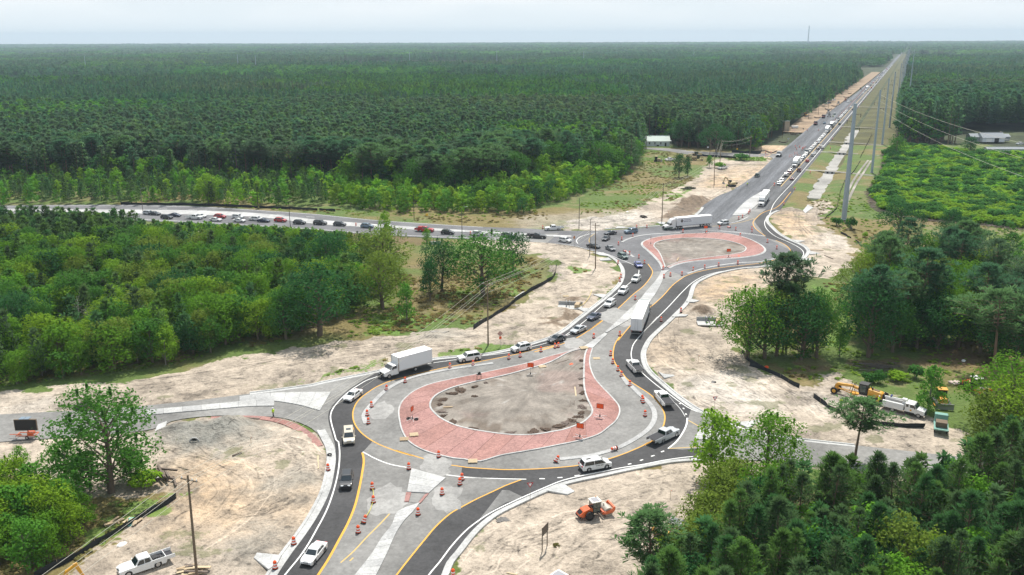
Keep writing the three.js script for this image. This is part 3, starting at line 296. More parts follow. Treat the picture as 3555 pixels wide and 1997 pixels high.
kerb([[70.52,-334.43],[74.83,-344.95],[76.77,-350.89]], false, 1); kerb([[33.37,-309.95],[45.15,-312.63],[53.92,-315.27]], false, 0.8);
const bandProf = (w) => [[-w / 2, -0.05], [-w / 2 + 0.02, 0.1], [w / 2 - 0.02, 0.1], [w / 2, -0.05]];
function band(path, w) { struct('kerb_band', sweep(sm(path, 1.2), bandProf(w)), M.conc2); }
band([[-4.07,-174.59],[-11.33,-171.73],[-15.36,-169.87],[-19.24,-167.39],[-21.99,-164.69],[-23.82,-161.8],[-25.25,-157.9],[-26.2,-153.87],[-26.88,-150.38],[-27.02,-148.35],[-26.73,-146.58],[-26.03,-144.43]], 0.95);
band([[22.26,-166.41],[22.83,-162.12]], 0.9); band([[23.35,-161.59],[24.37,-157.51],[25.52,-153.61],[25.96,-150.34],[25.81,-147.64],[25.07,-144.6],[23.74,-141.67],[21.76,-138.86],[19.73,-136.53],[17.8,-134.64],[15.09,-132.8],[12.49,-131.55],[7.65,-130.41]], 0.95);
band([[50.76,-246.99],[56.62,-252.69],[61.88,-256.2],[68.67,-259.29],[76.78,-261.03], [77.4,-262.12],[83.15,-265.07]], 0.9); band([[36.77,-288.13],[39.37,-292.68],[43.43,-297.34],[49.12,-300.48],[58.94,-302.44]], 0.9); band([[36.42,-275.83],[37.99,-267.03]], 0.9);

// ---------- red stamped-concrete truck aprons round the two teardrop islands ----------
const outer1 = [[15.64,-184.36],[11.89,-181.21], [7.74,-178.24],[3.35,-174.51],[-0.88,-171.85],[-9.03,-167.18],[-12.96,-165.03],[-15.82,-163.19],[-17.64,-161.38],[-19.18,-159.09],[-20.23,-156.37],[-20.81,-153.96],[-20.95,-151.24],[-20.71,-148.52],[-20.16,-145.44],[-19.53,-142.48],[-18.8,-140.02],[-17.84,-137.63],[-16.71,-135.88],[-15.18,-134.17],[-13.21,-132.68],[-11.48,-131.75],[-8.94,-130.65], [-8.44,-130.72],[-6.76,-130],[-5.53,-129.67],[-1.89,-131.85],[1.43,-133.11],[4.8,-134.38],[8.24,-135.86],[10.87,-137],[13.2,-138.34],[15.08,-139.92], [16.99,-142.77],[18.29,-144.87],[19.23,-147.48],[19.7,-149.94],[19.69,-152.25],[19.21,-154.62],[18.55,-157.32],[17.84,-159.84],[17.13,-162.7],[16.58,-165.38],[16.27,-168.69],[16.19,-172.13],[16.35,-175.69],[16.88,-179.38],[17.67,-183.35]];
const inner1 = [[15.57,-183.37],[12.77,-181.33], [7.59,-174.46],[3.28,-170.99],[-0.87,-167.92],[-4.9,-165.49],[-8.83,-163.12],[-11.7,-161.06],[-13.52,-159.04],[-14.72,-157.05],[-15.3,-154.86],[-15.42,-152.96],[-15.16,-151.09],[-14.45,-149.26],[-13.15,-146.81],[-11.56,-144.85],[-9.67,-143.14],[-6.94,-141.66],[-4.28,-140.62],[-1.65,-139.79],[0.96,-139.36],[3.56,-139.54],[6.2,-140.32], [6.26,-140.4],[8.76,-141.4],[10.99,-143.03],[12.52,-144.5],[13.67,-146.43],[14.35,-147.97],[14.69,-149.76],[14.59,-151.83],[14.27,-154.67],[14.07,-158.11],[14.15,-162.2],[14.45,-166.49],[14.84,-170.99],[15.28,-175.7],[15.85,-180.03],[16.71,-183.75]];
const outer2 = [[44.66,-252.4],[45.09,-258.66],[44.87,-264.97],[44.33,-271.59],[43.66,-277.81],[43.14,-282.11],[43.34,-285.77],[44.27,-288.76],[47.33,-293.32],[52.08,-297.19],[59.59,-300.29],[67.26,-301.79],[72.35,-302.53],[76.82,-299.17],[79.91,-293.53],[81.48,-286.61],[81.88,-280.73],[81.17,-275.78],[79.08,-271.7],[75.66,-268.4],[70.3,-265.86],[63.65,-264.03],[57.07,-262.23],[51.99,-259.79],[48.71,-256.77],[46.49,-253.56]];
const inner2 = [[45.65,-254.4],[45.94,-257.42],[46.31,-262.39],[46.75,-268.87],[46.89,-275.65],[46.54,-280.61],[46.83,-283.5],[48.53,-287.93],[52.87,-291.67],[60.1,-293.88],[66.77,-292.98],[71.34,-290.58],[74.63,-285.98],[75.99,-280.83],[75.57,-277.28],[73.39,-273.15],[69.87,-270.5],[64.53,-267.92],[57.59,-264.77],[51.61,-261.05],[47.8,-256.78],[46.25,-254.75]];
function apron(label, outer, inner, n) {
  const a = thing('truck_apron', label, 'truck apron', 'red aprons of the roundabouts');
  slabStrip(a, 'slab', inner, outer, n, -0.05, 0.19, redMats, 0.06, 0.012);
  const O = resample(outer, 160), I = resample(inner, 160);
  part('outer_kerb', sweep(O, [[-0.55, -0.06], [-0.5, 0.06], [-0.15, 0.08], [-0.1, 0.165], [0.16, 0.165], [0.18, -0.06]]), M.conc, a); part('inner_kerb', sweep(I, [[-0.2, -0.3], [-0.18, 0.2], [0.16, 0.2], [0.18, -0.3]]), M.conc, a);
  return I;
}
const island1 = apron('broad pink concrete apron ringing the big sandy teardrop beside the box truck', outer1, inner1, 34), island2 = apron('pink concrete apron ringing the smaller teardrop beside the green nosed semi truck', outer2, inner2, 30);
// bare earth inside the islands
function islandEarth(ring, seed, rough) {
  const c = ring.reduce((s, p) => [s[0] + p[0] / ring.length, s[1] + p[1] / ring.length], [0, 0]), K = 14, pos = [], cl = [], idx = [];
  const R = side(ring, -0.2);
  for (let i = 0; i < R.length; i++) for (let k = 0; k <= K; k++) { const f = k / K, x = lerp(R[i][0], c[0], f), z = lerp(R[i][1], c[1], f); pos.push(x, 0.05 + rough * Math.max(-0.1, fbm(x * 0.8 + seed, z * 0.8, 4) - 0.5) * sstep(0, 0.08, f), z); const n = fbm(x * 0.5 + seed, z * 0.5, 4), n2 = fbm(x * 0.13, z * 0.13 + seed, 3), m = fbm(x * 1.6, z * 1.6, 3), edge = f < 0.42 ? sstep(0.5, 0.62, fbm(x * 0.35 + 20, z * 0.35 + seed, 4)) * (f < 0.2 ? 1 : 0.5) : 0, v = 0.66 + (n - 0.5) * 0.45 + (m - 0.5) * 0.4, pinkish = sstep(0.55, 0.7, n2) * 0.6, wh = sstep(0.72, 0.8, n) * 0.6; let r = lerp(0.66, 0.4, edge), g = lerp(0.585, 0.325, edge), b = lerp(0.505, 0.26, edge); r = lerp(r, 0.68, pinkish); g = lerp(g, 0.5, pinkish); b = lerp(b, 0.44, pinkish); r = lerp(r, 0.9, wh); g = lerp(g, 0.87, wh); b = lerp(b, 0.82, wh); cl.push(r * v, g * v, b * v); const i2 = (i + 1) % R.length; if (k < K) { const a = i * (K + 1) + k, d = i2 * (K + 1) + k; idx.push(a, d, a + 1, a + 1, d, d + 1); } }
  const g = new THREE.BufferGeometry(); g.setAttribute('position', new THREE.Float32BufferAttribute(pos, 3)); g.setAttribute('color', new THREE.Float32BufferAttribute(cl, 3)); const uv = []; for (let i = 0; i < pos.length; i += 3) uv.push(pos[i], pos[i + 2]); g.setAttribute('uv', new THREE.Float32BufferAttribute(uv, 2)); g.setIndex(idx); g.computeVertexNormals();
  struct('island_earth', g, new THREE.MeshStandardMaterial({ vertexColors: true, roughness: 1, side: THREE.DoubleSide, map: concT }));
}
islandEarth(island1, 4, 0.35); islandEarth(island2, 9, 0.3);

// ---------- concrete medians, flumes and slabs ----------
function median(label, left, right, n, h = 0.14) { const o = thing('concrete_median', label, 'median'); slabStrip(o, 'slab', left, right, n, -0.05, h + 0.05, [M.conc, M.conc2], 0.04, 0.006); return o; }
median('long concrete median between the two roundabouts, left of the white trailer', [[43.81,-250.31],[42.22,-244.65],[39.6,-237.13],[36.02,-228.07],[32.56,-218.73],[28.96,-210.92],[25.21,-202.42],[21.63,-194.68]], [[46.38,-251.2],[44.28,-246.64],[42.01,-238.15],[39.87,-230.98],[37.1,-222.8],[34.25,-215.15],[31.25,-209.21],[28.62,-204.36],[25.93,-200.32],[21.97,-194.1]], 22);
median('short concrete wedge where the big pink apron comes to its point', [[21.54,-194.04],[18.8,-189.6],[15.88,-184.55]], [[22,-193.1],[19.51,-187.53],[17.69,-183.54]], 5);
median('concrete splitter strip widening towards the road out of the works', [[-15.66,-115.21],[-16.68,-113.94],[-17.09,-110.38],[-18.03,-107.02],[-18.82,-103.11],[-20.17,-98.49],[-21.6,-93.8]], [[-13.68,-116.64],[-14.5,-113.92],[-15.29,-111.99],[-16.15,-108.54],[-16.74,-103.57],[-17.47,-98.47],[-18.26,-93.78]], 14);
median('trapezium of pale concrete beside the yield line under the pink apron', [[-16.11,-127.4],[-16.07,-124.89],[-15.96,-119.8]], [[-10.43,-124.19],[-11.5,-121.95],[-12.66,-119.41]], 3);
median('pale concrete triangle island at the mouth of the western side road', [[-52.31,-157.03],[-47.49,-158.47],[-41.76,-158.91],[-35.15,-159]], [[-51.52,-154.35],[-46.57,-155.02],[-40.4,-153.06],[-35.47,-150.23]], 6);
median('pale concrete sidewalk strip along the western side road', [[-67.99,-150.68],[-58.65,-152.79],[-50.36,-154.96],[-45.62,-157.03]], [[-66.99,-148.36],[-57.84,-150.4],[-49.54,-152.15],[-44.44,-152.47]], 7);
median('grey concrete island beside the light green tree at the eastern road', [[33.11,-141.92],[32.01,-139.97],[30.8,-137.4]], [[35.41,-141.16],[36.51,-139.13],[36.57,-137.16]], 3);
median('white concrete median running down the cross road beside the queue', [[-253.26,-349.45],[-206.76,-351.91], [-157.18,-350.07],[-128.12,-347.98],[-99.04,-341.1], [-74.44,-328.63],[-51.94,-319.87],[-30.62,-312.51],[-10.25,-306.41], [12.34,-300.32],[20.63,-298.55]], [[-250.35,-345.22],[-204.37,-347.62], [-153.83,-342.19],[-124.98,-338.96],[-96.92,-333.4], [-72.66,-320.26],[-50.96,-313.48],[-30.22,-308.09],[-10.16,-303.61], [12.23,-297.42],[20.5,-296.63]], 44, 0.1);
median('long pale concrete pad beside the semi truck waiting on the highway', [[84.48,-332.57],[88.56,-343],[99.65,-367.66],[110.11,-386.35]], [[89.53,-333.26],[95.69,-346.21],[103.14,-361.96],[112.62,-385.25]], 10, 0.2);
const flumes = [[[[-34.12,-102.16],[-34.05,-103.33],[-30.68,-102.72],[-30.73,-101.09],[-31.5,-99.52]], 'concrete flume sloping off the kerb at the road out of the works'], [[[7.31,-121.8],[8.07,-121.63],[9.32,-119.61],[8.2,-118.7],[5.08,-119.95]], 'concrete flume beside the orange roller'], [[[29.89,-169],[30.7,-167.7],[33.51,-166.84],[30.54,-165.5]], 'concrete flume pointing into the sand beside the white pickup'], [[[39.42,-144.68],[40.39,-144.24],[43.65,-145.07],[44.1,-144.42],[41.22,-141.93]], 'concrete flume near the silt fence end by the eastern road'], [[[21.57,-225.38],[22.82,-225.84],[25.18,-225.33],[24.04,-222.05]], 'concrete flume above the excavated box on the exit road'], [[[16.31,-213.64],[19.33,-213.17],[18.08,-210.21]], 'concrete flume below the excavated box on the exit road'], [[[45.04,-218.56],[46.61,-221.28],[48.6,-219.42],[47.02,-218.09]], 'concrete flume above the pit beside the trees'], [[[39.16,-205.83],[40.58,-208.26],[43.4,-207.4],[42.43,-206.19]], 'concrete flume level with the pit beside the trees'], [[[27.1,-264.61],[30.1,-266.51],[30.68,-263.28],[27.22,-262.7]], 'concrete flume behind the tall pole at the bend'], [[[25.85,-273.25],[29.18,-272.92],[29.99,-268.48],[27.6,-269.84]], 'concrete apron piece beside the light pole at the bend'], [[[94.4,-290.56],[95.81,-289.93],[98.23,-288.68],[94.96,-286.35]], 'upper concrete flume on the outside of the far bend'], [[[95,-273.86],[95.71,-273.3],[97.45,-270.59],[93.74,-269.58]], 'middle concrete flume on the outside of the far bend'], [[[90.01,-264.96],[91.48,-264.94],[92.67,-262.58],[89.44,-261.63]], 'lower concrete flume on the outside of the far bend'], [[[-61.84,-139.2],[-62.63,-143.43],[-61.58,-144.88],[-60.96,-142.27],[-60.19,-138.64]], 'leaning concrete slab beside the culvert mouth'], [[[37.08,-310.02],[38.34,-313.45],[40.84,-312.71],[40.87,-310.63]], 'concrete flume on the far kerb behind the boxy SUV'], [[[53.67,-321.04],[56.79,-320.25],[55.89,-316.66],[54.26,-317.41]], 'concrete flume on the far kerb ahead of the green nosed semi'], [[[114.54,-342.03],[120.26,-353.9],[120.8,-348.66],[113.65,-336.34]], 'concrete slab at the foot of the roadside ditch']];
for (const [p, l] of flumes) { const s = new THREE.Shape(poly(p.map(([x, z]) => [x, -z]))); one('concrete_flume', new THREE.ExtrudeGeometry(s, { depth: 0.22, bevelEnabled: true, bevelSize: 0.03, bevelThickness: 0.03, bevelSegments: 1 }).rotateX(-Math.PI / 2).translate(0, -0.05 + Math.max(0, height(p[0][0], p[0][1])) * 0.5, 0), M.conc, l, 'concrete slab'); }
{ // short red walk at the western side road, with its kerb
  const o = thing('red_walk', 'short red stamped walk on the kerb of the western side road', 'walkway'); slabStrip(o, 'slab', [[-54.7,-147.54],[-46.85,-147.82],[-42.2,-146.56],[-38.02,-143.98],[-33.81,-139.09],[-31.95,-135.69]], [[-54.36,-146.5],[-46.46,-146.43],[-42.57,-145.2],[-38.69,-142.34],[-35.24,-137.86],[-33.5,-134.51]], 9, -0.05, 0.2, redMats, 0.05);
}
{ // concrete ramp frame in the southern splitter
  const o = thing('ramp_form', 'half built ramp with two red tactile strips in the splitter island', 'ramp'); part('tactile_strip', slab([[-16.1,-119.62],[-16.03,-116.86]], [[-15.31,-119.61],[-15.38,-116.86]], 0, 0.13), redMats[3], o); part('tactile_strip', slab([[-13.16,-119.02],[-13.99,-116.35]], [[-12.62,-119.32],[-13.58,-116.43]], 0, 0.13), redMats[3], o); part('ramp_bed', slab([[-15.24,-119.43],[-15.33,-116.86]], [[-13.32,-119.17],[-14.06,-116.5]], -0.05, 0.1), M.dusty, o);
}

// ---------- trees: trunk with limbs, and a crown of many small leaf faces ----------
const bark = mat([0.13, 0.1, 0.075], 1), barkPine = mat([0.17, 0.115, 0.08], 1), barkGrey = mat([0.2, 0.18, 0.155], 1);
function leafMat(c) { return new THREE.MeshPhysicalMaterial({ color: col(...c), roughness: 1, transmission: 0.42, thickness: 0, specularIntensity: 0.08, side: THREE.DoubleSide }); }
class Leaves {
  constructor() { this.p = []; this.n = []; }
  // a folded leaf spray: two triangles about a direction
  quad(x, y, z, s, nx, ny, nz, r) {
    const l = Math.hypot(nx, ny, nz) || 1; nx /= l; ny /= l; nz /= l; let ux = r() - 0.5, uy = r() - 0.5, uz = r() - 0.5; const d = ux * nx + uy * ny + uz * nz; ux -= d * nx; uy -= d * ny; uz -= d * nz; const ul = Math.hypot(ux, uy, uz) || 1; ux *= s / ul; uy *= s / ul; uz *= s / ul;
    const vx = (ny * uz - nz * uy) * 0.62, vy = (nz * ux - nx * uz) * 0.62, vz = (nx * uy - ny * ux) * 0.62, f = s * 0.22;
    const A = [x - ux, y - uy, z - uz], B = [x + vx - nx * f, y + vy - ny * f, z + vz - nz * f], C = [x + ux, y + uy, z + uz], D = [x - vx - nx * f, y - vy - ny * f, z - vz - nz * f];
    this.p.push(...A, ...B, ...C, ...A, ...C, ...D); for (let i = 0; i < 6; i++) this.n.push(nx, ny, nz);
  }
  // needles: narrow triangles fanning out of a twig end
  tuft(x, y, z, s, dx, dy, dz, count, r, wide = 0.13) {
    for (let i = 0; i < count; i++) { let a = dx + (r() - 0.5) * 1.9, b = dy + (r() - 0.5) * 1.9, c = dz + (r() - 0.5) * 1.9; const l = Math.hypot(a, b, c) || 1; a *= s / l; b *= s / l; c *= s / l; let px = -c + (r() - 0.5) * s, py = (r() - 0.5) * s, pz = a; const q = Math.hypot(px, py, pz) || 1, w = s * wide; px *= w / q; py *= w / q; pz *= w / q; this.p.push(x - px, y - py, z - pz, x + a * 0.7 + px, y + b * 0.7 + py, z + c * 0.7 + pz, x + a, y + b, z + c); const m = [a * 0.6 + dx * s, b * 0.6 + dy * s + s * 0.5, c * 0.6 + dz * s], k = Math.hypot(...m) || 1; for (let j = 0; j < 3; j++) this.n.push(m[0] / k, m[1] / k, m[2] / k); }
  }
  build() {
    const p = this.p, n = this.n;   // wind each face towards its normal, and bend the normal half way to the face's own
    for (let i = 0; i < p.length; i += 9) { const ax = p[i + 3] - p[i], ay = p[i + 4] - p[i + 1], az = p[i + 5] - p[i + 2], bx = p[i + 6] - p[i], by = p[i + 7] - p[i + 1], bz = p[i + 8] - p[i + 2]; let gx = ay * bz - az * by, gy = az * bx - ax * bz, gz = ax * by - ay * bx; const l = Math.hypot(gx, gy, gz) || 1; gx /= l; gy /= l; gz /= l; if (gx * n[i] + gy * n[i + 1] + gz * n[i + 2] < 0) { for (let c = 0; c < 3; c++) { const t = p[i + 3 + c]; p[i + 3 + c] = p[i + 6 + c]; p[i + 6 + c] = t; } gx = -gx; gy = -gy; gz = -gz; } for (let k = 0; k < 9; k += 3) { const x = n[i + k] + gx * 1.2, y = n[i + k + 1] + gy * 1.2, z = n[i + k + 2] + gz * 1.2, q = Math.hypot(x, y, z) || 1; n[i + k] = x / q; n[i + k + 1] = y / q; n[i + k + 2] = z / q; } }
    const g = new THREE.BufferGeometry(); g.setAttribute('position', new THREE.Float32BufferAttribute(p, 3)); g.setAttribute('normal', new THREE.Float32BufferAttribute(n, 3)); g.setAttribute('uv', new THREE.Float32BufferAttribute(new Float32Array(p.length / 3 * 2), 2)); return g;
  }
}
// All shapes are 1 unit tall and are scaled to metres where they stand.
function broadleaf(seed, leaves, size, o = {}) {
  const r = rng(seed), L = new Leaves(), wood = [], wide = o.wide ?? 0.36, low = o.low ?? 0.2, blobs = [], n = o.blobs ?? 15;
  const lean = [(r() - 0.5) * 0.06, (r() - 0.5) * 0.06]; wood.push(bar([0, -0.03, 0], [lean[0], 0.4, lean[1]], 0.026 * (o.trunk ?? 1), 0.015, 6), bar([lean[0], 0.4, lean[1]], [lean[0] * 1.5, 0.8, lean[1] * 1.5], 0.015, 0.004, 5));
  for (let i = 0; i < n; i++) { const f = i / (n - 1), y = lerp(low + 0.12, 0.9, Math.pow(f, 0.85)) + (r() - 0.5) * 0.06, env = wide * (o.cone ? Math.pow(1 - (y - low) / (1.05 - low), 0.7) * 1.1 : Math.sin(Math.PI * clamp(0.18 + 0.74 * (y - low) / (1 - low))) ), a = i * 2.4 + r() * 0.9, d = env * (0.25 + 0.6 * Math.sqrt(r())), b = [Math.cos(a) * d, y, Math.sin(a) * d, (0.068 + r() * 0.1) * (o.puff ?? 1)]; blobs.push(b); if (d > 0.07) wood.push(bar([lean[0] * y, Math.max(0.1, y - 0.12 - d * 0.55), lean[1] * y], [b[0] * 0.9, b[1], b[2] * 0.9], 0.008, 0.002, 4)); }
  blobs.push([lean[0], 0.9, lean[1], 0.1]);
  const per = leaves / blobs.length;
  for (const b of blobs) { const c = per * (b[3] / 0.14) ** 2; for (let i = 0; i < c; i++) { const a = r() * 6.283, u = r() * 2 - 0.75, uu = clamp(u, -1, 1), w = Math.sqrt(1 - uu * uu), k = b[3] * (0.5 + 0.62 * Math.pow(r(), 0.7) + (r() < 0.06 ? 0.4 * r() : 0)), nx = Math.cos(a) * w, nz = Math.sin(a) * w, x = b[0] + nx * k * 1.12, y = b[1] + uu * k, z = b[2] + nz * k * 1.12; if (y < low * 0.4) continue; L.quad(x, y, z, size * (0.6 + r() * 0.8), nx + (r() - 0.5) * 1.5, uu + 0.12 + (r() - 0.5) * 1.5, nz + (r() - 0.5) * 1.5, r); } }
  return [join(wood), L.build()];
}
function pine(seed, whorls, per, tufts, needles, size, o = {}) {
  const r = rng(seed), L = new Leaves(), wood = [bar([0, -0.02, 0], [0, 0.97, 0], 0.013, 0.003, 6)], base = o.base ?? 0.3, R = o.wide ?? 0.19;
  for (let i = 0; i < whorls; i++) { const f = i / (whorls - 1), y = lerp(base, 0.955, f), len = R * (o.flat ? Math.sin(Math.PI * clamp(0.12 + 0.8 * f)) * 1.1 : Math.pow(1 - f, 0.72) * (0.55 + 0.45 * sstep(0, 0.3, f)) + 0.02) * (0.75 + r() * 0.5), c = Math.max(3, Math.round(per * (0.7 + r() * 0.5)));
    for (let k = 0; k < c; k++) { const a = k / c * 6.283 + i * 1.3 + (r() - 0.5) * 0.8, up = o.flat ? 0.28 : 0.35 + 0.5 * f, l = len * (o.rag ? 0.4 + r() * 1.05 : 0.7 + r() * 0.5), ex = Math.cos(a) * l, ez = Math.sin(a) * l, ey = y + l * up * (0.4 + r() * 0.6); if (o.limbs) wood.push(bar([0, y, 0], [ex, ey, ez], 0.004 * (1 - f * 0.5), 0.0012, 3));
      for (let t = 0; t < tufts; t++) { const q = 0.35 + 0.65 * (t + r() * 0.6) / tufts, sp = l * 0.22; L.tuft(ex * q + (r() - 0.5) * sp, lerp(y, ey, q) + (r() - 0.35) * sp, ez * q + (r() - 0.5) * sp, size * (0.7 + r() * 0.6), Math.cos(a) * 0.5, 0.75, Math.sin(a) * 0.5, needles, r, o.needle ?? 0.13); } } }
  for (let t = 0; t < 5; t++) L.tuft((r() - 0.5) * 0.01, 0.93 + t * 0.012, (r() - 0.5) * 0.01, size, 0, 1, 0, needles, r, o.needle ?? 0.13);
  return [join(wood), L.build()];
}
function shrub(seed, leaves, size) { const r = rng(seed), L = new Leaves(), wood = []; for (let i = 0; i < 5; i++) { const a = r() * 6.28; wood.push(bar([0, -0.05, 0], [Math.cos(a) * 0.3, 0.55 + r() * 0.2, Math.sin(a) * 0.3], 0.02, 0.006, 4)); } for (let b = 0; b < 7; b++) { const a = b * 2.4, d = b ? 0.22 + r() * 0.16 : 0, cx = Math.cos(a) * d, cz = Math.sin(a) * d, cy = b ? 0.4 + r() * 0.22 : 0.62, q = 0.24 + r() * 0.1; for (let i = 0; i < leaves / 7; i++) { const t = r() * 6.283, u = r() * 1.6 - 0.6, w = Math.sqrt(Math.max(0, 1 - u * u)), k = q * (0.65 + 0.45 * r()); L.quad(cx + Math.cos(t) * w * k, cy + u * k, cz + Math.sin(t) * w * k, size * (0.6 + r() * 0.8), Math.cos(t) * w + r() - 0.5, u + 0.5, Math.sin(t) * w + r() - 0.5, r); } } return [join(wood), L.build()]; }

const near = { broad: [], pine: [], tall: [], shrub: [], young: [], big: [] }, mid = { broad: [], pine: [], tall: [], shrub: [], young: [] };
for (let i = 0; i < 6; i++) {
  near.broad.push(broadleaf(10 + i, 3800, 0.0185, { wide: 0.3 + i * 0.03, low: 0.06 + (i % 3) * 0.05, blobs: 17 + i })); mid.broad.push(broadleaf(30 + i, 330, 0.046, { wide: 0.3 + i * 0.025, low: 0.12, blobs: 9 }));
  near.pine.push(pine(50 + i, 10 + i % 4, 5, 4, 7, 0.056 + (i % 3) * 0.008, { base: 0.2 + (i % 3) * 0.09, wide: 0.18 + (i % 4) * 0.028, needle: 0.1, limbs: true, rag: 1 })); mid.pine.push(pine(70 + i, 7, 5, 2, 4, 0.11, { base: 0.2, wide: 0.19, needle: 0.2 }));
  near.tall.push(pine(90 + i, 9 + i % 3, 7, 8, 8, 0.046, { base: 0.46 + (i % 3) * 0.05, wide: 0.2 + (i % 2) * 0.05, flat: true, limbs: true, needle: 0.16 })); mid.tall.push(pine(110 + i, 9, 5, 3, 4, 0.062, { base: 0.2, wide: 0.16, needle: 0.24 }));
  near.big.push(broadleaf(210 + i, 8200, 0.0125, { wide: 0.3 + i * 0.025, low: 0.06 + (i % 3) * 0.05, blobs: 24 + i, puff: 0.9 }));
  near.young.push(broadleaf(130 + i, 2500, 0.0225, { wide: 0.27, low: 0.05, blobs: 14, cone: i % 2 === 0, trunk: 0.7 })); mid.young.push(broadleaf(150 + i, 260, 0.055, { wide: 0.28, low: 0.04, blobs: 9, cone: i % 2 === 0, trunk: 0.6 }));
  near.shrub.push(shrub(170 + i, 300, 0.1)); mid.shrub.push(shrub(190 + i, 130, 0.15));
}
const tones = {
  broad: [[0.07, 0.195, 0.028], [0.115, 0.255, 0.02], [0.036, 0.125, 0.034], [0.19, 0.32, 0.022], [0.16, 0.235, 0.034]], pine: [[0.042, 0.12, 0.034], [0.075, 0.16, 0.032], [0.06, 0.118, 0.04]], tall: [[0.056, 0.145, 0.066], [0.09, 0.185, 0.062], [0.074, 0.138, 0.066]], young: [[0.14, 0.33, 0.028], [0.1, 0.27, 0.032], [0.2, 0.36, 0.03]], shrub: [[0.13, 0.3, 0.02], [0.18, 0.32, 0.022], [0.055, 0.17, 0.03]],
};
const leafMats = Object.fromEntries(Object.entries(tones).map(([k, l]) => [k, l.map(leafMat)]));
const woodOf = { broad: bark, pine: barkPine, tall: barkPine, young: barkGrey, shrub: barkGrey };
const treeName = { broad: 'broadleaf_tree', pine: 'pine_tree', tall: 'pine_tree', young: 'young_tree', shrub: 'shrub' }, treeCat = { broad: 'tree', pine: 'pine tree', tall: 'pine tree', young: 'young tree', shrub: 'shrub' };
const TR = rng(4242);
function plant(kind, p, h, label, group, o = {}) {
  const v = o.v ?? Math.floor(TR() * 6), t = thing(treeName[kind], label, treeCat[kind], group), [w, c] = near[kind === 'broad' && h > 11.5 ? 'big' : kind][v], tone = o.tone ?? Math.floor(TR() * tones[kind].length);
  part('trunk', w, woodOf[kind], t); part('crown', c, leafMats[kind][tone], t);
  at(t, p, o.turn ?? TR() * 6.28, (o.y ?? Math.min(0, height(...p))) - 0.02); const s = (o.fat ?? 1) * (0.9 + TR() * 0.25) * (kind === 'broad' && h > 11.5 ? 1.18 : 1); t.scale.set(h * s, h, h * s); if (kind === 'pine' || kind === 'tall') { t.rotation.order = 'YXZ'; t.rotation.x = (TR() - 0.5) * 0.12; t.rotation.z = (TR() - 0.5) * 0.12; } return t;
}
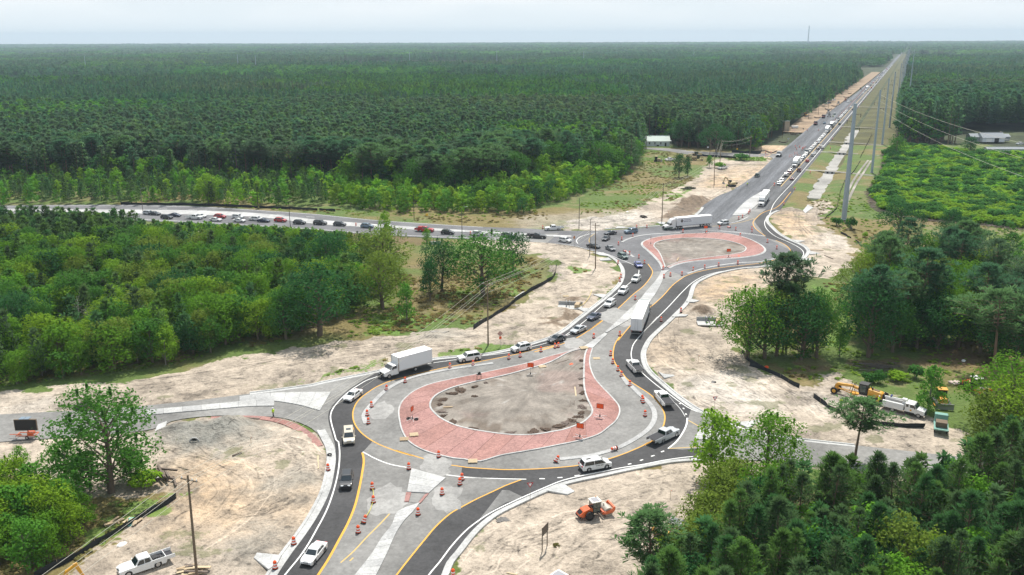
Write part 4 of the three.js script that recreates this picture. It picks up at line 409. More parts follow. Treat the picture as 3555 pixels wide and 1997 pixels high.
// ---------- single trees that stand out ----------
const lone = [
  ['broad', [-60.82,-120.16], 16.5, 'large leafy tree beside the message board trailer', 1.25, 0, 3], ['young', [-77.03,-125.34], 5.2, 'thin sapling between the message board and the lower woods', 0.9, 0], ['young', [-69.04,-123.25], 7, 'low bushy tree at the left foot of the large leafy tree', 1.5, 1], ['young', [-64.18,-120.61], 6.5, 'dark bushy undergrowth under the large leafy tree', 1.6, 1], ['young', [-59.1,-123.62], 5.5, 'bushy growth on the pole side of the large leafy tree', 1.5, 1], ['shrub', [-56.41,-122.28], 3, 'shrub beside the fallen timbers near the leaning pole', 1.3, 1],
  ['broad', [-44.41,-192.82], 17, 'big dark oak at the wood edge beside the sandy track', 1.5, 2], ['broad', [-51.59,-190.55], 12, 'oak with low boughs left of the big dark oak', 1.2, 0], ['broad', [-32.74,-213.59], 15, 'oak with an open trunk on the far side of the red dirt path', 1.3, 4], ['young', [-25.6,-204.31], 9, 'compact dark leafy tree beside the red dirt path', 1.0, 1], ['broad', [-21.3,-220.34], 11, 'slim grey leafed tree behind the compact dark tree', 0.8, 2], ['broad', [-19.1,-229.8], 14.5, 'oak with thick trunk in the grass behind the silt fence', 1.1, 2], ['broad', [-7.79,-226.4], 16.5, 'wide spreading oak behind the power pole with crossarm', 1.5, 0], ['broad', [0.33,-249.65], 11.5, 'dark bushy oak at the sand edge beyond the silt fence', 1.05, 2], ['broad', [-50.51,-237], 15, 'very dark oak behind the oaks of the path', 1.2, 2], ['broad', [-36.97,-242.73], 14.5, 'yellowish oak full of new leaves in the wood edge', 1.5, 4], ['young', [-40.5,-275.52], 13, 'light green poplar rising in front of the queue', 0.8, 2], ['young', [-27.79,-281.58], 6.5, 'bright conical sapling beside the culvert on the cross road', 0.9, 0],
  ['tall', [60.35,-183.31], 21.5, 'tall pine with a flat crown in front of the far roundabout', 1.25, 2], ['broad', [50.03,-176.92], 15.5, 'bright leafy tree at the sand edge beside the pit', 1.05, 1], ['broad', [53.87,-176.88], 14, 'dark leafy tree behind the bright one by the pit', 1, 2], ['broad', [61.31,-176.01], 15, 'vine clad tree right of the tall flat crowned pine', 1, 2], ['broad', [64.85,-176.76], 15.5, 'leafy tree on the left of the mown gap', 0.7, 0], ['broad', [76.11,-177.42], 17.5, 'tall ivy wrapped tree on the right of the mown gap', 0.85, 2], ['tall', [77.88,-179.81], 19.5, 'dark pine behind the ivy wrapped tree', 1.2, 0], ['tall', [91.78,-188.12], 21, 'tall bare stemmed pine in the grove behind the yard', 1.35, 0], ['broad', [82.67,-180.57], 12, 'middle height leafy tree in the grove behind the yard', 1.1, 0], ['broad', [92.93,-182.11], 13, 'bushy tree right of the bare stemmed pine', 1.2, 2], ['broad', [97.83,-182.89], 13.5, 'leafy tree over the dark undergrowth of the yard', 1.2, 1], ['tall', [98.01,-168.12], 17.5, 'greyish pine at the yard edge behind the orange roller', 1.5, 1], ['broad', [104.19,-171.73], 13, 'dark leafy tree behind the greyish pine', 1.2, 2], ['young', [70.35,-178.28], 6.5, 'small dark cedar in the mown gap', 0.9, 1],
  ['tall', [55.03,-129.13], 10.8, 'open crowned pine in front of the service truck', 1.75, 1], ['young', [76.14,-149.25], 8.5, 'feathery young tree behind the service truck', 1.0, 1], ['broad', [86.06,-140.5], 13.5, 'big light green tree at the right of the yard', 1.3, 1], ['broad', [79.3,-133.93], 10, 'olive leafed tree over the green truck', 1.4, 4], ['broad', [84.78,-133.88], 13, 'light green tree beside the big one right of the yard', 1.2, 3], ['shrub', [70.48,-162.81], 2.6, 'dark cedar shrub behind the grader', 0.9, 2], ['shrub', [72.36,-162.51], 3.4, 'taller dark cedar shrub behind the grader', 0.7, 2], ['shrub', [76.42,-163.88], 2.2, 'brownish shrub behind the service truck boom', 1.6, 1], ['shrub', [80.73,-164.98], 3.2, 'cedar shrub beside the brush heap', 0.9, 2],
  ['young', [30.97,-123.53], 11.5, 'yellow green tree on the sand edge beside the eastern road', 1.25, 2, 1], ['broad', [38.93,-121.44], 12, 'fresh green tree behind the yellow green one', 1.15, 1], ['tall', [17.04,-93.83], 11.5, 'pine leaning over the sand below the dark canopy roller', 1.7, 1],
  ['broad', [131.86,-295.3], 12.5, 'round headed oak by the grass strip below the shrub field', 1.35, 2], ['broad', [143.4,-282.22], 12, 'dark vine covered tree alone in the dry grass', 0.9, 2], ['pine', [141.66,-298.69], 7, 'small pine between the oak and the vine covered tree', 1.1, 0], ['shrub', [120.51,-294.09], 2.2, 'yellowish bush beside the torn silt fence', 0.9, 1], ['shrub', [117.79,-313.5], 3.6, 'bush at the left foot of the steel monopole', 1.1, 2], ['shrub', [120.94,-307.99], 5, 'taller bush at the right foot of the steel monopole', 0.8, 2], ['broad', [219.47,-504.7], 11, 'leafy tree at the corner of the shrub field', 1.1, 0], ['broad', [205.2,-475.31], 7, 'rounded tree on the windrow of the shrub field', 1.2, 2], ['broad', [155.08,-371.28], 4.5, 'round dark bush on the windrow', 1.1, 2], ['broad', [266.73,-515.38], 10, 'broad tree left of the grey house', 1.3, 2],
  ['broad', [81.84,-429.8], 11.5, 'dark pair tree standing alone in the field, taller half', 0.9, 2], ['broad', [87.1,-434.84], 9.5, 'dark pair tree standing alone in the field, lower half', 0.8, 2], ['young', [103.63,-462.15], 6.5, 'bush beside the leaning poles in the field', 1.1, 1], ['shrub', [108.37,-459.1], 4, 'bush in front of the white pickup on the sand', 1.2, 0], ['shrub', [127.61,-491.16], 4.2, 'round bush beside the church road', 1.9, 2], ['broad', [121.44,-524.9], 17, 'big spreading tree across the road from the church', 1.4, 2], ['broad', [105.91,-553.1], 17, 'tall dark tree beside the church gable', 1.1, 2], ['young', [-126.23,-363.7], 12.5, 'pale round crowned tree at the road edge of the plantation', 1.3, 2], ['young', [60.07,-481.71], 15, 'bright conical tree at the corner of the plantation', 0.9, 1], ['broad', [53.57,-481.9], 16, 'tall green tree at the corner of the plantation', 1.0, 1], ['broad', [65.71,-478.4], 12, 'drooping green tree at the corner of the plantation', 1.2, 0], ['broad', [52.73,-430.53], 8, 'dark rounded thicket tree at the plantation corner', 1.5, 2],
];
for (const [k, p, h, l, fat, tone, v] of lone) plant(k, p, h, l, undefined, { fat, tone, v });
// dead grey snag in the west wood
{ const r = rng(9), g = [bar([0, 0, 0], [0.3, 9.5, 0.2], 0.14, 0.03)]; for (let i = 0; i < 16; i++) { const y = 4 + r() * 5, a = r() * 6.28, l = 0.8 + r() * 1.8; g.push(bar([0.03 * y, y, 0.02 * y], [Math.cos(a) * l, y + l * 0.6, Math.sin(a) * l], 0.035, 0.008, 4)); } for (const [p, s] of [[[-99.31,-193.31], 1], [[-96.79,-191.86], 0.8]]) { const m = one('dead_tree', join(g), mat([0.36, 0.33, 0.3], 1), 'bare grey dead tree standing in the west wood', 'dead tree', 'dead trees in the west wood'); at(m, p, s * 3); m.scale.setScalar(s); } }

// ---------- woods: where each kind grows ----------
const roadAway = (x, z) => !inside(pavedOutline, x, z);
const westWood = [[-116.89,-155.41],[-101.04,-162.18],[-87.79,-167.33],[-70.44,-175.08],[-60.53,-184.12],[-50.99,-188.24],[-46.84,-202.62],[-39.81,-206.3],[-35.48,-223.42],[-32.09,-247.78],[-41.34,-272.38],[-40.23,-288.12],[-52.58,-294.39],[-88.74,-297.52],[-98.59,-293.96],[-137.34,-302.2],[-183.96,-310.99],[-223.9,-315.16]];
const lowWood = [[-75.4,-97.27],[-66.93,-97.8],[-61.11,-100.2],[-58.09,-103.7],[-57.65,-108.49],[-59.34,-111.78],[-66.39,-115.69],[-69.25,-116.11],[-73.95,-115.75],[-79.7,-121.59],[-91.78,-122.55]];
const eastPines = [[34.07,-109.22],[40.88,-112.35],[51.98,-113.15],[66.17,-116.43],[80.21,-125.2],[100.3,-125.04],[68.42,-68.66],[7.88,-68.96],[17.25,-89.24],[21.38,-96.28],[28.98,-98.79]];
const eastBushes = [[29.36,-122.39],[33.93,-121.1],[35.46,-109.21],[29.49,-98.79],[21.23,-95.45],[18.91,-90.72],[16.32,-89.25],[17.27,-95.47],[24.15,-105.27],[28.5,-110.3]];
const grove = [[50.03,-176.92],[65.41,-175.97],[70.69,-183.2],[72.81,-177.46],[91.79,-179.66],[100.37,-182.86],[98.12,-168.84],[103.78,-167.34],[113.08,-168.68],[138.74,-211.11],[124.16,-220.39],[127.75,-257.15],[115.45,-246.75],[94.58,-235.89],[90.66,-220.84],[75.23,-191.91],[69.57,-184.9],[67.85,-192],[60.94,-186.73]];
const eastScrub = [[114.98,-264.36],[124.06,-277.43],[136.97,-277.21],[129.62,-259.62],[140.48,-263.96],[145.57,-277.07],[158.06,-287.25],[176.1,-296.64],[186.29,-289.47],[154.4,-236.79],[131.97,-246.86],[107.83,-251.34]];
const field = [[214.67,-504.84],[237.16,-546.84],[258.14,-532.67],[270.83,-515.26],[295.66,-510.42],[329.84,-501.43],[198.71,-294.82],[182.24,-307.63],[172.18,-314.54],[151.93,-327.7],[145.95,-342.17],[152.81,-367.01],[163.61,-394.22],[185.03,-436.97]];
const belt = [[-214.15,-357.49],[-96.68,-355.04],[-67.55,-354.44],[-46.74,-342.85],[-23.19,-340.42],[6.49,-336.93],[17.82,-362.28],[37.24,-391.37],[52.3,-419.56],[64.99,-467.65], [67,-478.36],[76.27,-522.53],[81.4,-551.82],[85.03,-593.92]];
const beltDist = (x, z) => { let m = 1e9; for (let i = 0; i + 1 < belt.length; i++) { const [ax, az] = belt[i], [bx, bz] = belt[i + 1], t = clamp(((x - ax) * (bx - ax) + (z - az) * (bz - az)) / ((bx - ax) ** 2 + (bz - az) ** 2)); m = Math.min(m, Math.hypot(x - ax - (bx - ax) * t, z - az - (bz - az) * t)); } return m; };
const plantationWest = [...belt, [108.87,-597.9],[103.32,-555.28],[106.95,-548.12],[129.7,-540.13],[146.54,-539.6],[153.75,-539.37], hw(164, -40), hw(300, -38), hw(420, -37), hw(600, -33), hw(1150, -29), hw(1400, -70), hw(1800, -75), hw(1810, -24), hw(4200, -20), hw(9800, -20), [-9500, -11000], [-9500, -900]];
const houseClear = [[339.56,-653.2],[385.78,-651.43],[307.16,-506.06],[268.79,-511.23],[237.16,-546.84],[263.22,-601.69]];
const woodsEast = [hw(250, 41), hw(500, 38), hw(1300, 42), hw(2600, 40), hw(9800, 30), [9800, -9500], [9500, -500], [361.61,-542.85],[354.44,-615.53],[310.14,-617.13],[285.63,-569.27],[249.21,-575.54]];
const frameAll = (x, z, h) => { const d = -z * 0.9622 + (66 - h) * 0.2724; return d > 20 && Math.abs(x) < d * 0.6 + 12 && z < -70; };
// candidates on a jittered grid
const spots = { broad: [], pine: [], tall: [], young: [], shrub: [] };
function sow(area, step, seed, pick, x0, x1, z0, z1) {
  const r = rng(seed); for (let z = z0; z < z1; z += step) for (let x = x0; x < x1; x += step) { const px = x + (r() - 0.5) * step * 0.9, pz = z + (r() - 0.5) * step * 0.9, u = r(), w = r(); if (!inside(area, px, pz)) continue; const s = pick(px, pz, u, w); if (!s || !frameAll(px, pz, s[1])) continue; spots[s[0]].push({ p: [px, pz], h: s[1], zone: s[2], tone: s[3], fat: s[4] }); }
}
const crossDist = (x, z) => { let m = 1e9; for (const p of crossSouth) m = Math.min(m, Math.hypot(x - p[0], z - p[1])); for (let i = 0; i + 1 < crossSouth.length; i++) { const [ax, az] = crossSouth[i], [bx, bz] = crossSouth[i + 1], t = clamp(((x - ax) * (bx - ax) + (z - az) * (bz - az)) / ((bx - ax) ** 2 + (bz - az) ** 2)); m = Math.min(m, Math.hypot(x - ax - (bx - ax) * t, z - az - (bz - az) * t)); } return m; };
sow(westWood, 3.1, 1, (x, z, u, w) => { const cap = (x > -128 ? 1.5 : 4.2) + 0.2 * crossDist(x, z); if (cap < 4 && x > -112) return null; if (cap < 3 && u < 0.4) return null; const s = westTree(x, z, u, w); return s && [s[0], Math.min(s[1], cap * (0.75 + 0.3 * w)), ...s.slice(2)]; }, -200, 20, -330, -140);
function westTree(x, z, u, w) { const n = fbm(x * 0.05, z * 0.05, 3), back = z < -262 && x < -118; if (back && u < 0.85) return ['pine', 8.5 + w * 4, 'west wood']; if (u < 0.14) return ['pine', 7 + w * 6, 'west wood']; if (n < 0.37) return u < 0.4 ? ['young', 3 + w * 3, 'west wood', 2, 1.3] : null; if (u < 0.42 + n * 0.4) return ['young', 4.5 + w * 5, 'west wood', [0, 2, 2, 1][Math.floor((u * 83) % 4)], 1.05]; return ['broad', 5.5 + w * 6.5, 'west wood', [0, 1, 3, 4, 1, 2][Math.floor((u * 97) % 6)], 1.25]; }
sow(lowWood, 2.9, 2, (x, z, u, w) => [u < 0.55 ? 'broad' : 'young', 4.5 + w * 3.5, 'lower wood', u < 0.55 ? (w < 0.5 ? 1 : 3) : 1, 1.2], -110, -25, -150, -80);
sow(eastPines, 3.05, 3, (x, z, u, w) => u < 0.8 ? ['pine', 8.5 + w * 4.5, 'yard pines', undefined, 1.15] : u < 0.92 ? ['young', 6 + w * 4, 'yard pines', 0] : ['broad', 8 + w * 4, 'yard pines'], 5, 150, -145, -68);
sow(eastBushes, 2.6, 4, (x, z, u, w) => ['broad', 4.5 + w * 3.2, 'yard bushes', w < 0.6 ? 3 : 4, 1.25], 5, 60, -135, -75);
const mown = [[86.77,-241.47],[97.34,-241.31],[74.19,-177.44],[66.76,-177.53]];
sow(grove, 4.0, 5, (x, z, u, w) => inside(mown, x, z) ? null : u < 0.14 ? ['tall', 15 + w * 5, 'grove'] : u < 0.6 ? ['broad', 9 + w * 6, 'grove'] : u < 0.82 ? ['young', 4 + w * 3, 'grove', 1, 1.3] : null, 40, 170, -235, -140);
sow(eastScrub, 5.2, 6, (x, z, u, w) => fbm(x * 0.05, z * 0.05, 2) < 0.46 ? null : u < 0.4 ? ['broad', 4 + w * 4, 'east scrub', [0, 1, 3][Math.floor(w * 2.99)], 1.3] : u < 0.75 ? ['young', 3.5 + w * 3, 'east scrub'] : null, 90, 260, -320, -210);
sow(field, 2.3, 7, (x, z, u, w) => { const n = fbm(x * 0.06, z * 0.06, 3); return u < 0.1 ? ['shrub', 3 + w * 2.4, 'shrub field', 2, 1.1] : ['shrub', 1.5 + w * 1.8 + n, 'shrub field', w < 0.5 ? 0 : 1, 1.25]; }, 140, 420, -560, -290);
const patch = (x, z) => fbm(x * 0.006 + 5, z * 0.006 + 2, 3);
function pinesWest(x, z, u, w) {
  if (inside(pavedOutline, x, z)) return null; const d = beltDist(x, z), n = patch(x, z);
  if (x > -75 && x < 60 && d < 34 && z > -430) return u < 0.85 ? ['young', 5 + w * 4.5, 'belt', undefined, 1.2] : ['broad', 6 + w * 4, 'belt', 1]; if (x <= -75 && d < 60 && z > -480) return u < 0.7 ? ['pine', 5.5 + w * 4, 'belt'] : ['young', 5 + w * 5, 'belt', 0];
  if (d < 75 && z > -480 && u < 0.45) return [u < 0.2 ? 'young' : 'broad', 8 + w * 5, 'plantation', u < 0.3 ? 0 : 1, 1.2]; if ((n > 0.53 && u < 0.75) || u < 0.09) return ['broad', 12 + w * 6, 'plantation', w < 0.5 ? 1 : 0, 1.2]; return ['tall', 14.5 + w * 5 + 4 * fbm(x * 0.02, z * 0.02, 3), 'plantation', undefined, 1.15 + u * 0.3];
}
sow(plantationWest, 4.1, 8, (x, z, u, w) => -z > 760 || hwT(x, z) > 900 ? null : pinesWest(x, z, u, w), -500, 460, -780, -330);
function pinesEast(x, z, u, w) { if (inside(houseClear, x, z) && !(x < 290 && z < -560)) return null; const n = patch(x + 400, z); if (n > 0.53 && u < 0.8) return ['broad', 13 + w * 6, 'far wood', undefined, 1.25]; return ['tall', 21 + w * 6, 'far wood', undefined, 1.2]; }
sow(woodsEast, 5, 9, (x, z, u, w) => -z > 900 ? null : pinesEast(x, z, u, w), 200, 620, -920, -430);
for (const q of lone) for (const k of Object.keys(spots)) spots[k] = spots[k].filter((s) => Math.hypot(s.p[0] - q[1][0], s.p[1] - q[1][1]) > (q[2] > 8 ? 3.2 : 1.4));

const labels = {
  broad: { 'west wood': 'leafy tree in the wood between cross road and sandy track', 'lower wood': 'leafy tree in the clump below the message board trailer', 'yard pines': 'leafy tree among the dark pines beside the machine yard', 'yard bushes': 'small tree fringing the pines by the dark canopy roller', grove: 'leafy tree in the grove behind the machine yard', 'east scrub': 'leafy tree in the rough grass below the shrub field', belt: 'leafy tree in the green belt along the cross road', plantation: 'leafy tree scattered in the pine plantation beyond the cross road', 'far wood': 'leafy tree in the tall wood right of the highway' },
  pine: { 'west wood': 'young pine in the wood between the cross road and the sandy track', 'yard pines': 'young pine in the dense stand beside the machine yard', belt: 'young pine in the low plantation along the cross road' },
  tall: { grove: 'pine in the grove behind the machine yard', plantation: 'pine in the plantation beyond the cross road', 'far wood': 'pine in the wood right of the highway' },
  young: { plantation: 'young tree at the front of the pine plantation beyond the cross road', 'west wood': 'slim young tree in the wood beside the cross road', 'lower wood': 'slim young tree in the clump below the message board', 'yard pines': 'slim young tree among the pines beside the machine yard', grove: 'bushy young tree under the grove', 'east scrub': 'young tree in the rough grass below the shrub field', belt: 'young tree in the green belt along the cross road' }, shrub: { 'shrub field': 'green shrub in the overgrown field right of the steel monopoles' },
};
const looks = { broad: ['mid green', 'fresh green', 'dark green', 'yellow green', 'olive'], pine: ['dark', 'lighter', 'greyish'], tall: ['dark', 'lighter', 'greyish'], young: ['bright', 'deeper green', 'yellow green'], shrub: ['bright', 'yellow', 'dark'] }, sizes = { broad: 9.5, pine: 10.5, tall: 19, young: 7, shrub: 2.8 };
const most = { broad: 300, pine: 170, tall: 120, young: 280, shrub: 280 }, rest = {};
for (const k of Object.keys(spots)) {
  spots[k].sort((a, b) => b.h / -b.p[1] - a.h / -a.p[1]);
  for (const s of spots[k].slice(0, most[k])) { const tone = s.tone ?? Math.floor(TR() * tones[k].length); plant(k, s.p, s.h, (s.h > sizes[k] ? 'taller ' : 'lower ') + looks[k][tone] + ' ' + labels[k][s.zone], treeCat[k] + 's of the ' + s.zone, { fat: s.fat, tone }); }
  rest[k] = spots[k].slice(most[k]);
}
// ---------- the woods beyond: one mass per kind ----------
const dummy = new THREE.Object3D(), tint = new THREE.Color();
function mass(name, label, g, m, list) {
  if (!list.length) return; const r = rng(list.length), o = shade(new THREE.InstancedMesh(g, m, list.length)); o.name = numbered(name); o.userData = { kind: 'stuff', label, category: 'forest' };
  list.forEach((s, i) => { dummy.position.set(s.p[0], s.y ?? -0.3, s.p[1]); dummy.rotation.set(0, r() * 6.28, 0); const f = (s.fat ?? 1) * (0.9 + r() * 0.3); dummy.scale.set(s.h * f, s.h, s.h * f); dummy.updateMatrix(); o.setMatrixAt(i, dummy.matrix); const v = 0.68 + r() * 0.64, q = fbm(s.p[0] * 0.004 + 8, s.p[1] * 0.004, 3); tint.setRGB(v * (0.6 + q * 0.8), v, v * (0.8 + r() * 0.4)); o.setColorAt(i, tint); }); scene.add(o);
}
const both = (k, i) => mergeGeometries([clean(mid[k][i][0]), clean(mid[k][i][1])]);
const massName = { broad: 'leafy_wood', tall: 'pine_wood', pine: 'young_pine_wood', young: 'young_leafy_wood', shrub: 'shrub_thicket' };
const massLabel = { broad: 'mass of leafy trees scattered through the woods beyond the roads', tall: 'dense mass of dark pines covering the land beyond the cross road', pine: 'dense rows of young pines beyond the cross road', young: 'mass of bright young trees along the wood edges', shrub: 'thicket of green shrubs filling the overgrown field' };
for (const k of Object.keys(rest)) for (let v = 0; v < 3; v++) mass(massName[k], massLabel[k], mid[k][v][1], leafMats[k][v % tones[k].length], rest[k].filter((_, i) => i % 3 === v));
{ const stems = [...rest.tall, ...rest.broad].filter((s) => s.p[1] > -620); mass('wood_stems', 'bare stems of the pines inside the plantation edge', mid.tall[0][0], barkPine, stems); }
// far woods: groups of crowns, coarser with distance
function clump(seed, n, leaves, size, spiky) { const r = rng(seed), L = new Leaves(); for (let i = 0; i < n; i++) { const a = r() * 6.283, d = Math.sqrt(r()) * 0.5, cx = Math.cos(a) * d, cz = Math.sin(a) * d, top = 0.55 + r() * 0.45, w = (spiky ? 0.75 : 1.1) / Math.sqrt(n) * 0.5; for (let j = 0; j < leaves; j++) { const f = r(), b = r() * 6.283, q = w * (spiky ? 1.05 - f : Math.sqrt(Math.max(0.05, 1 - f * f))), y = top * (0.35 + 0.65 * f); L.quad(cx + Math.cos(b) * q, y, cz + Math.sin(b) * q, size * (0.6 + 0.8 * r()), Math.cos(b) + (r() - 0.5), 0.9, Math.sin(b) + (r() - 0.5), r); } } return L.build(); }
const far = { pine: [1, 2, 3].map((i) => clump(300 + i, 7, 16, 0.085, true)), leaf: [1, 2].map((i) => clump(320 + i, 5, 20, 0.1, false)) };
{
  const r = rng(99), out = { pine: [], leaf: [] };
  const ring = (z0, z1, step, size, hgt) => { for (let z = z0; z > z1; z -= step) { const X = -z * 0.62 + 60; for (let x = -X; x < X; x += step) { const px = x + (r() - 0.5) * step * 0.9, pz = z + (r() - 0.5) * step * 0.9, a = inside(plantationWest, px, pz), b = !a && inside(woodsEast, px, pz); if (!a && !b) continue; if (a && -pz < 760 && hwT(px, pz) < 900) continue; if (b && -pz < 900 && px < 620) continue; const n = fbm(px * 0.0042 + 4, pz * 0.0042, 4), m = fbm(px * 0.0009 + 40, pz * 0.0022 + 9, 4); if (m > 0.615 && -pz > 1300) continue; const h = hgt * (0.75 + 0.5 * fbm(px * 0.004, pz * 0.004, 3)) * (0.85 + r() * 0.3); out[n > 0.56 ? 'leaf' : 'pine'].push({ p: [px, pz], h, fat: size / h, y: -0.5 }); } } };
  ring(-700, -1500, 8.5, 13, 19); ring(-1500, -3000, 15, 24, 19); ring(-3000, -6200, 30, 52, 19); ring(-6200, -12500, 62, 110, 20);
  for (let v = 0; v < 3; v++) mass('far_pine_wood', 'hazy pine forest reaching to the horizon', far.pine[v], leafMats.tall[v], out.pine.filter((_, i) => i % 3 === v));
  for (let v = 0; v < 2; v++) mass('far_leafy_wood', 'hazy lighter green woodland patches towards the horizon', far.leaf[v], leafMats.broad[v * 2], out.leaf.filter((_, i) => i % 2 === v));
}
// ---------- low growth: grass and weeds on the ground ----------
{ const L = new Leaves(), r = rng(3); for (let i = 0; i < 26; i++) L.quad((r() - 0.5) * 0.9, 0.12 + r() * 0.25, (r() - 0.5) * 0.9, 0.17 + r() * 0.12, r() - 0.5, 0.8, r() - 0.5, r); const g = L.build(), gl = [], gd = [];
  const areas = [[westWood, 0.55], [lowWood, 0.5], [grove, 0.4], [[[44.7,-420.71],[57.9,-425.34],[68.71,-475.19],[81.22,-533.79],[95.62,-525.69],[91.92,-487.25],[80.68,-429.83],[92.83,-432.09],[80.43,-407.94],[67.22,-374.16],[61.48,-372.33],[49.88,-347.15],[39.27,-337.44],[26.56,-332.93],[29.04,-365.41]], 0.25], [[[-117.6,-358.45],[-69.81,-348.88],[-28.76,-339.87],[6.16,-336.91],[14.1,-344.79],[13.31,-324.82],[-14.76,-319.17],[-57.81,-330.46],[-114.91,-349.8]], 0.25], [[[-37.19,-191.37],[-26.6,-194.07],[-9.37,-201.24],[1.27,-226.67],[11.97,-251.67],[5.22,-266.39],[-6,-271.8],[-21.33,-243.22],[-33.25,-247.8],[-34.95,-219.77],[-39.81,-206.3]], 0.5], [eastScrub, 0.4], [[[114.98,-264.36],[113.01,-312.8],[125.58,-371.93],[141.67,-385.14],[150.38,-367.06],[144.1,-337.6],[150.81,-325.15],[181.82,-306.87],[174.53,-293.84]], 0.2], [[[51.97,-170],[69.73,-173.52],[98.73,-182.43],[106.01,-174.39],[95.87,-163.68],[79.48,-155.71],[69.02,-165.68],[57.24,-162.38]], 0.25], ...grassOver.map((a) => [a, 0.5])];
  for (const [a, dens] of areas) { const xs = a.map((p) => p[0]), zs = a.map((p) => p[1]), x0 = Math.min(...xs), x1 = Math.max(...xs), z0 = Math.min(...zs), z1 = Math.max(...zs), n = Math.min(26000, (x1 - x0) * (z1 - z0) * dens); for (let i = 0; i < n; i++) { const x = lerp(x0, x1, r()), z = lerp(z0, z1, r()), u = r(); if (!inside(a, x, z) || fbm(x * 0.12 + 4, z * 0.12, 3) < 0.36 || !frameAll(x, z, 0) || look(roadMask, x, z) > 0.05) continue; (fbm(x * 0.05, z * 0.05 + 8, 3) + (u - 0.5) * 0.2 > 0.5 ? gd : gl).push({ p: [x, z], h: 0.45 + u * 0.8, y: height(x, z) - 0.05 }); } }
  mass('weeds', 'low green weeds and grass on rough ground', g, leafMat([0.17, 0.3, 0.04]), gl); mass('dry_grass', 'low dry grass and brown stems on rough ground', g, leafMat([0.2, 0.19, 0.07]), gd); }

// ---------- vehicles: +x is forward, wheels on y = 0 ----------
const V = {
  glass: new THREE.MeshPhysicalMaterial({ color: col(0.012, 0.02, 0.024), roughness: 0.06, clearcoat: 1, clearcoatRoughness: 0.03 }), tyre: mat([0.02, 0.02, 0.021], 0.85), rim: mat([0.45, 0.46, 0.47], 0.35, 0.7), rimDark: mat([0.05, 0.05, 0.055], 0.4, 0.5), black: mat([0.018, 0.018, 0.02], 0.55), lamp: mat([0.75, 0.77, 0.78], 0.15), red: mat([0.4, 0.012, 0.012], 0.25), chrome: mat([0.6, 0.61, 0.62], 0.2, 0.9), plate: mat([0.7, 0.71, 0.68], 0.6), steel: mat([0.3, 0.31, 0.32], 0.5, 0.5), orangeLamp: mat([0.75, 0.28, 0.02], 0.3), cloth: mat([0.04, 0.04, 0.045], 0.9),
};
const hues = { white: [0.7, 0.7, 0.69], pearl: [0.62, 0.62, 0.6], black: [0.012, 0.013, 0.016], navy: [0.012, 0.022, 0.06], blue: [0.015, 0.04, 0.24], grey: [0.12, 0.125, 0.135], dark: [0.045, 0.048, 0.055], silver: [0.42, 0.44, 0.46], red: [0.42, 0.015, 0.02], maroon: [0.13, 0.01, 0.016], beige: [0.5, 0.45, 0.36], green: [0.05, 0.1, 0.085], bluegrey: [0.14, 0.2, 0.26] };
const paints = Object.fromEntries(Object.entries(hues).map(([k, c]) => [k, paint(c)]));
const specs = {   // length, width, height, belt, hood, windscreen foot, roof front, roof back, rear glass foot, tail height, wheelbase, wheel radius
  sedan: { L: 4.85, W: 1.85, H: 1.45, belt: 0.93, hood: 0.88, a: 1.02, b: 0.28, c: -1.0, d: -1.72, tail: 0.98, wb: 2.8, r: 0.34 },
  coupe: { L: 4.7, W: 1.88, H: 1.38, belt: 0.9, hood: 0.86, a: 0.8, b: 0.05, c: -0.85, d: -1.85, tail: 0.95, wb: 2.72, r: 0.35 },
  suv: { L: 4.7, W: 1.88, H: 1.7, belt: 1.08, hood: 1.04, a: 1.12, b: 0.48, c: -1.75, d: -2.12, tail: 1.08, wb: 2.7, r: 0.37 },
  bigsuv: { L: 5.05, W: 2.0, H: 1.82, belt: 1.16, hood: 1.13, a: 1.1, b: 0.58, c: -2.05, d: -2.36, tail: 1.16, wb: 2.98, r: 0.4 },
  van: { L: 5.15, W: 2.0, H: 1.78, belt: 1.08, hood: 1.0, a: 1.62, b: 0.82, c: -2.1, d: -2.4, tail: 1.08, wb: 3.08, r: 0.36 },
  pickup: { L: 5.85, W: 2.03, H: 1.9, belt: 1.2, hood: 1.2, a: 1.0, b: 0.45, c: -0.95, d: -1.12, tail: 1.22, wb: 3.65, r: 0.42, bed: true },
};
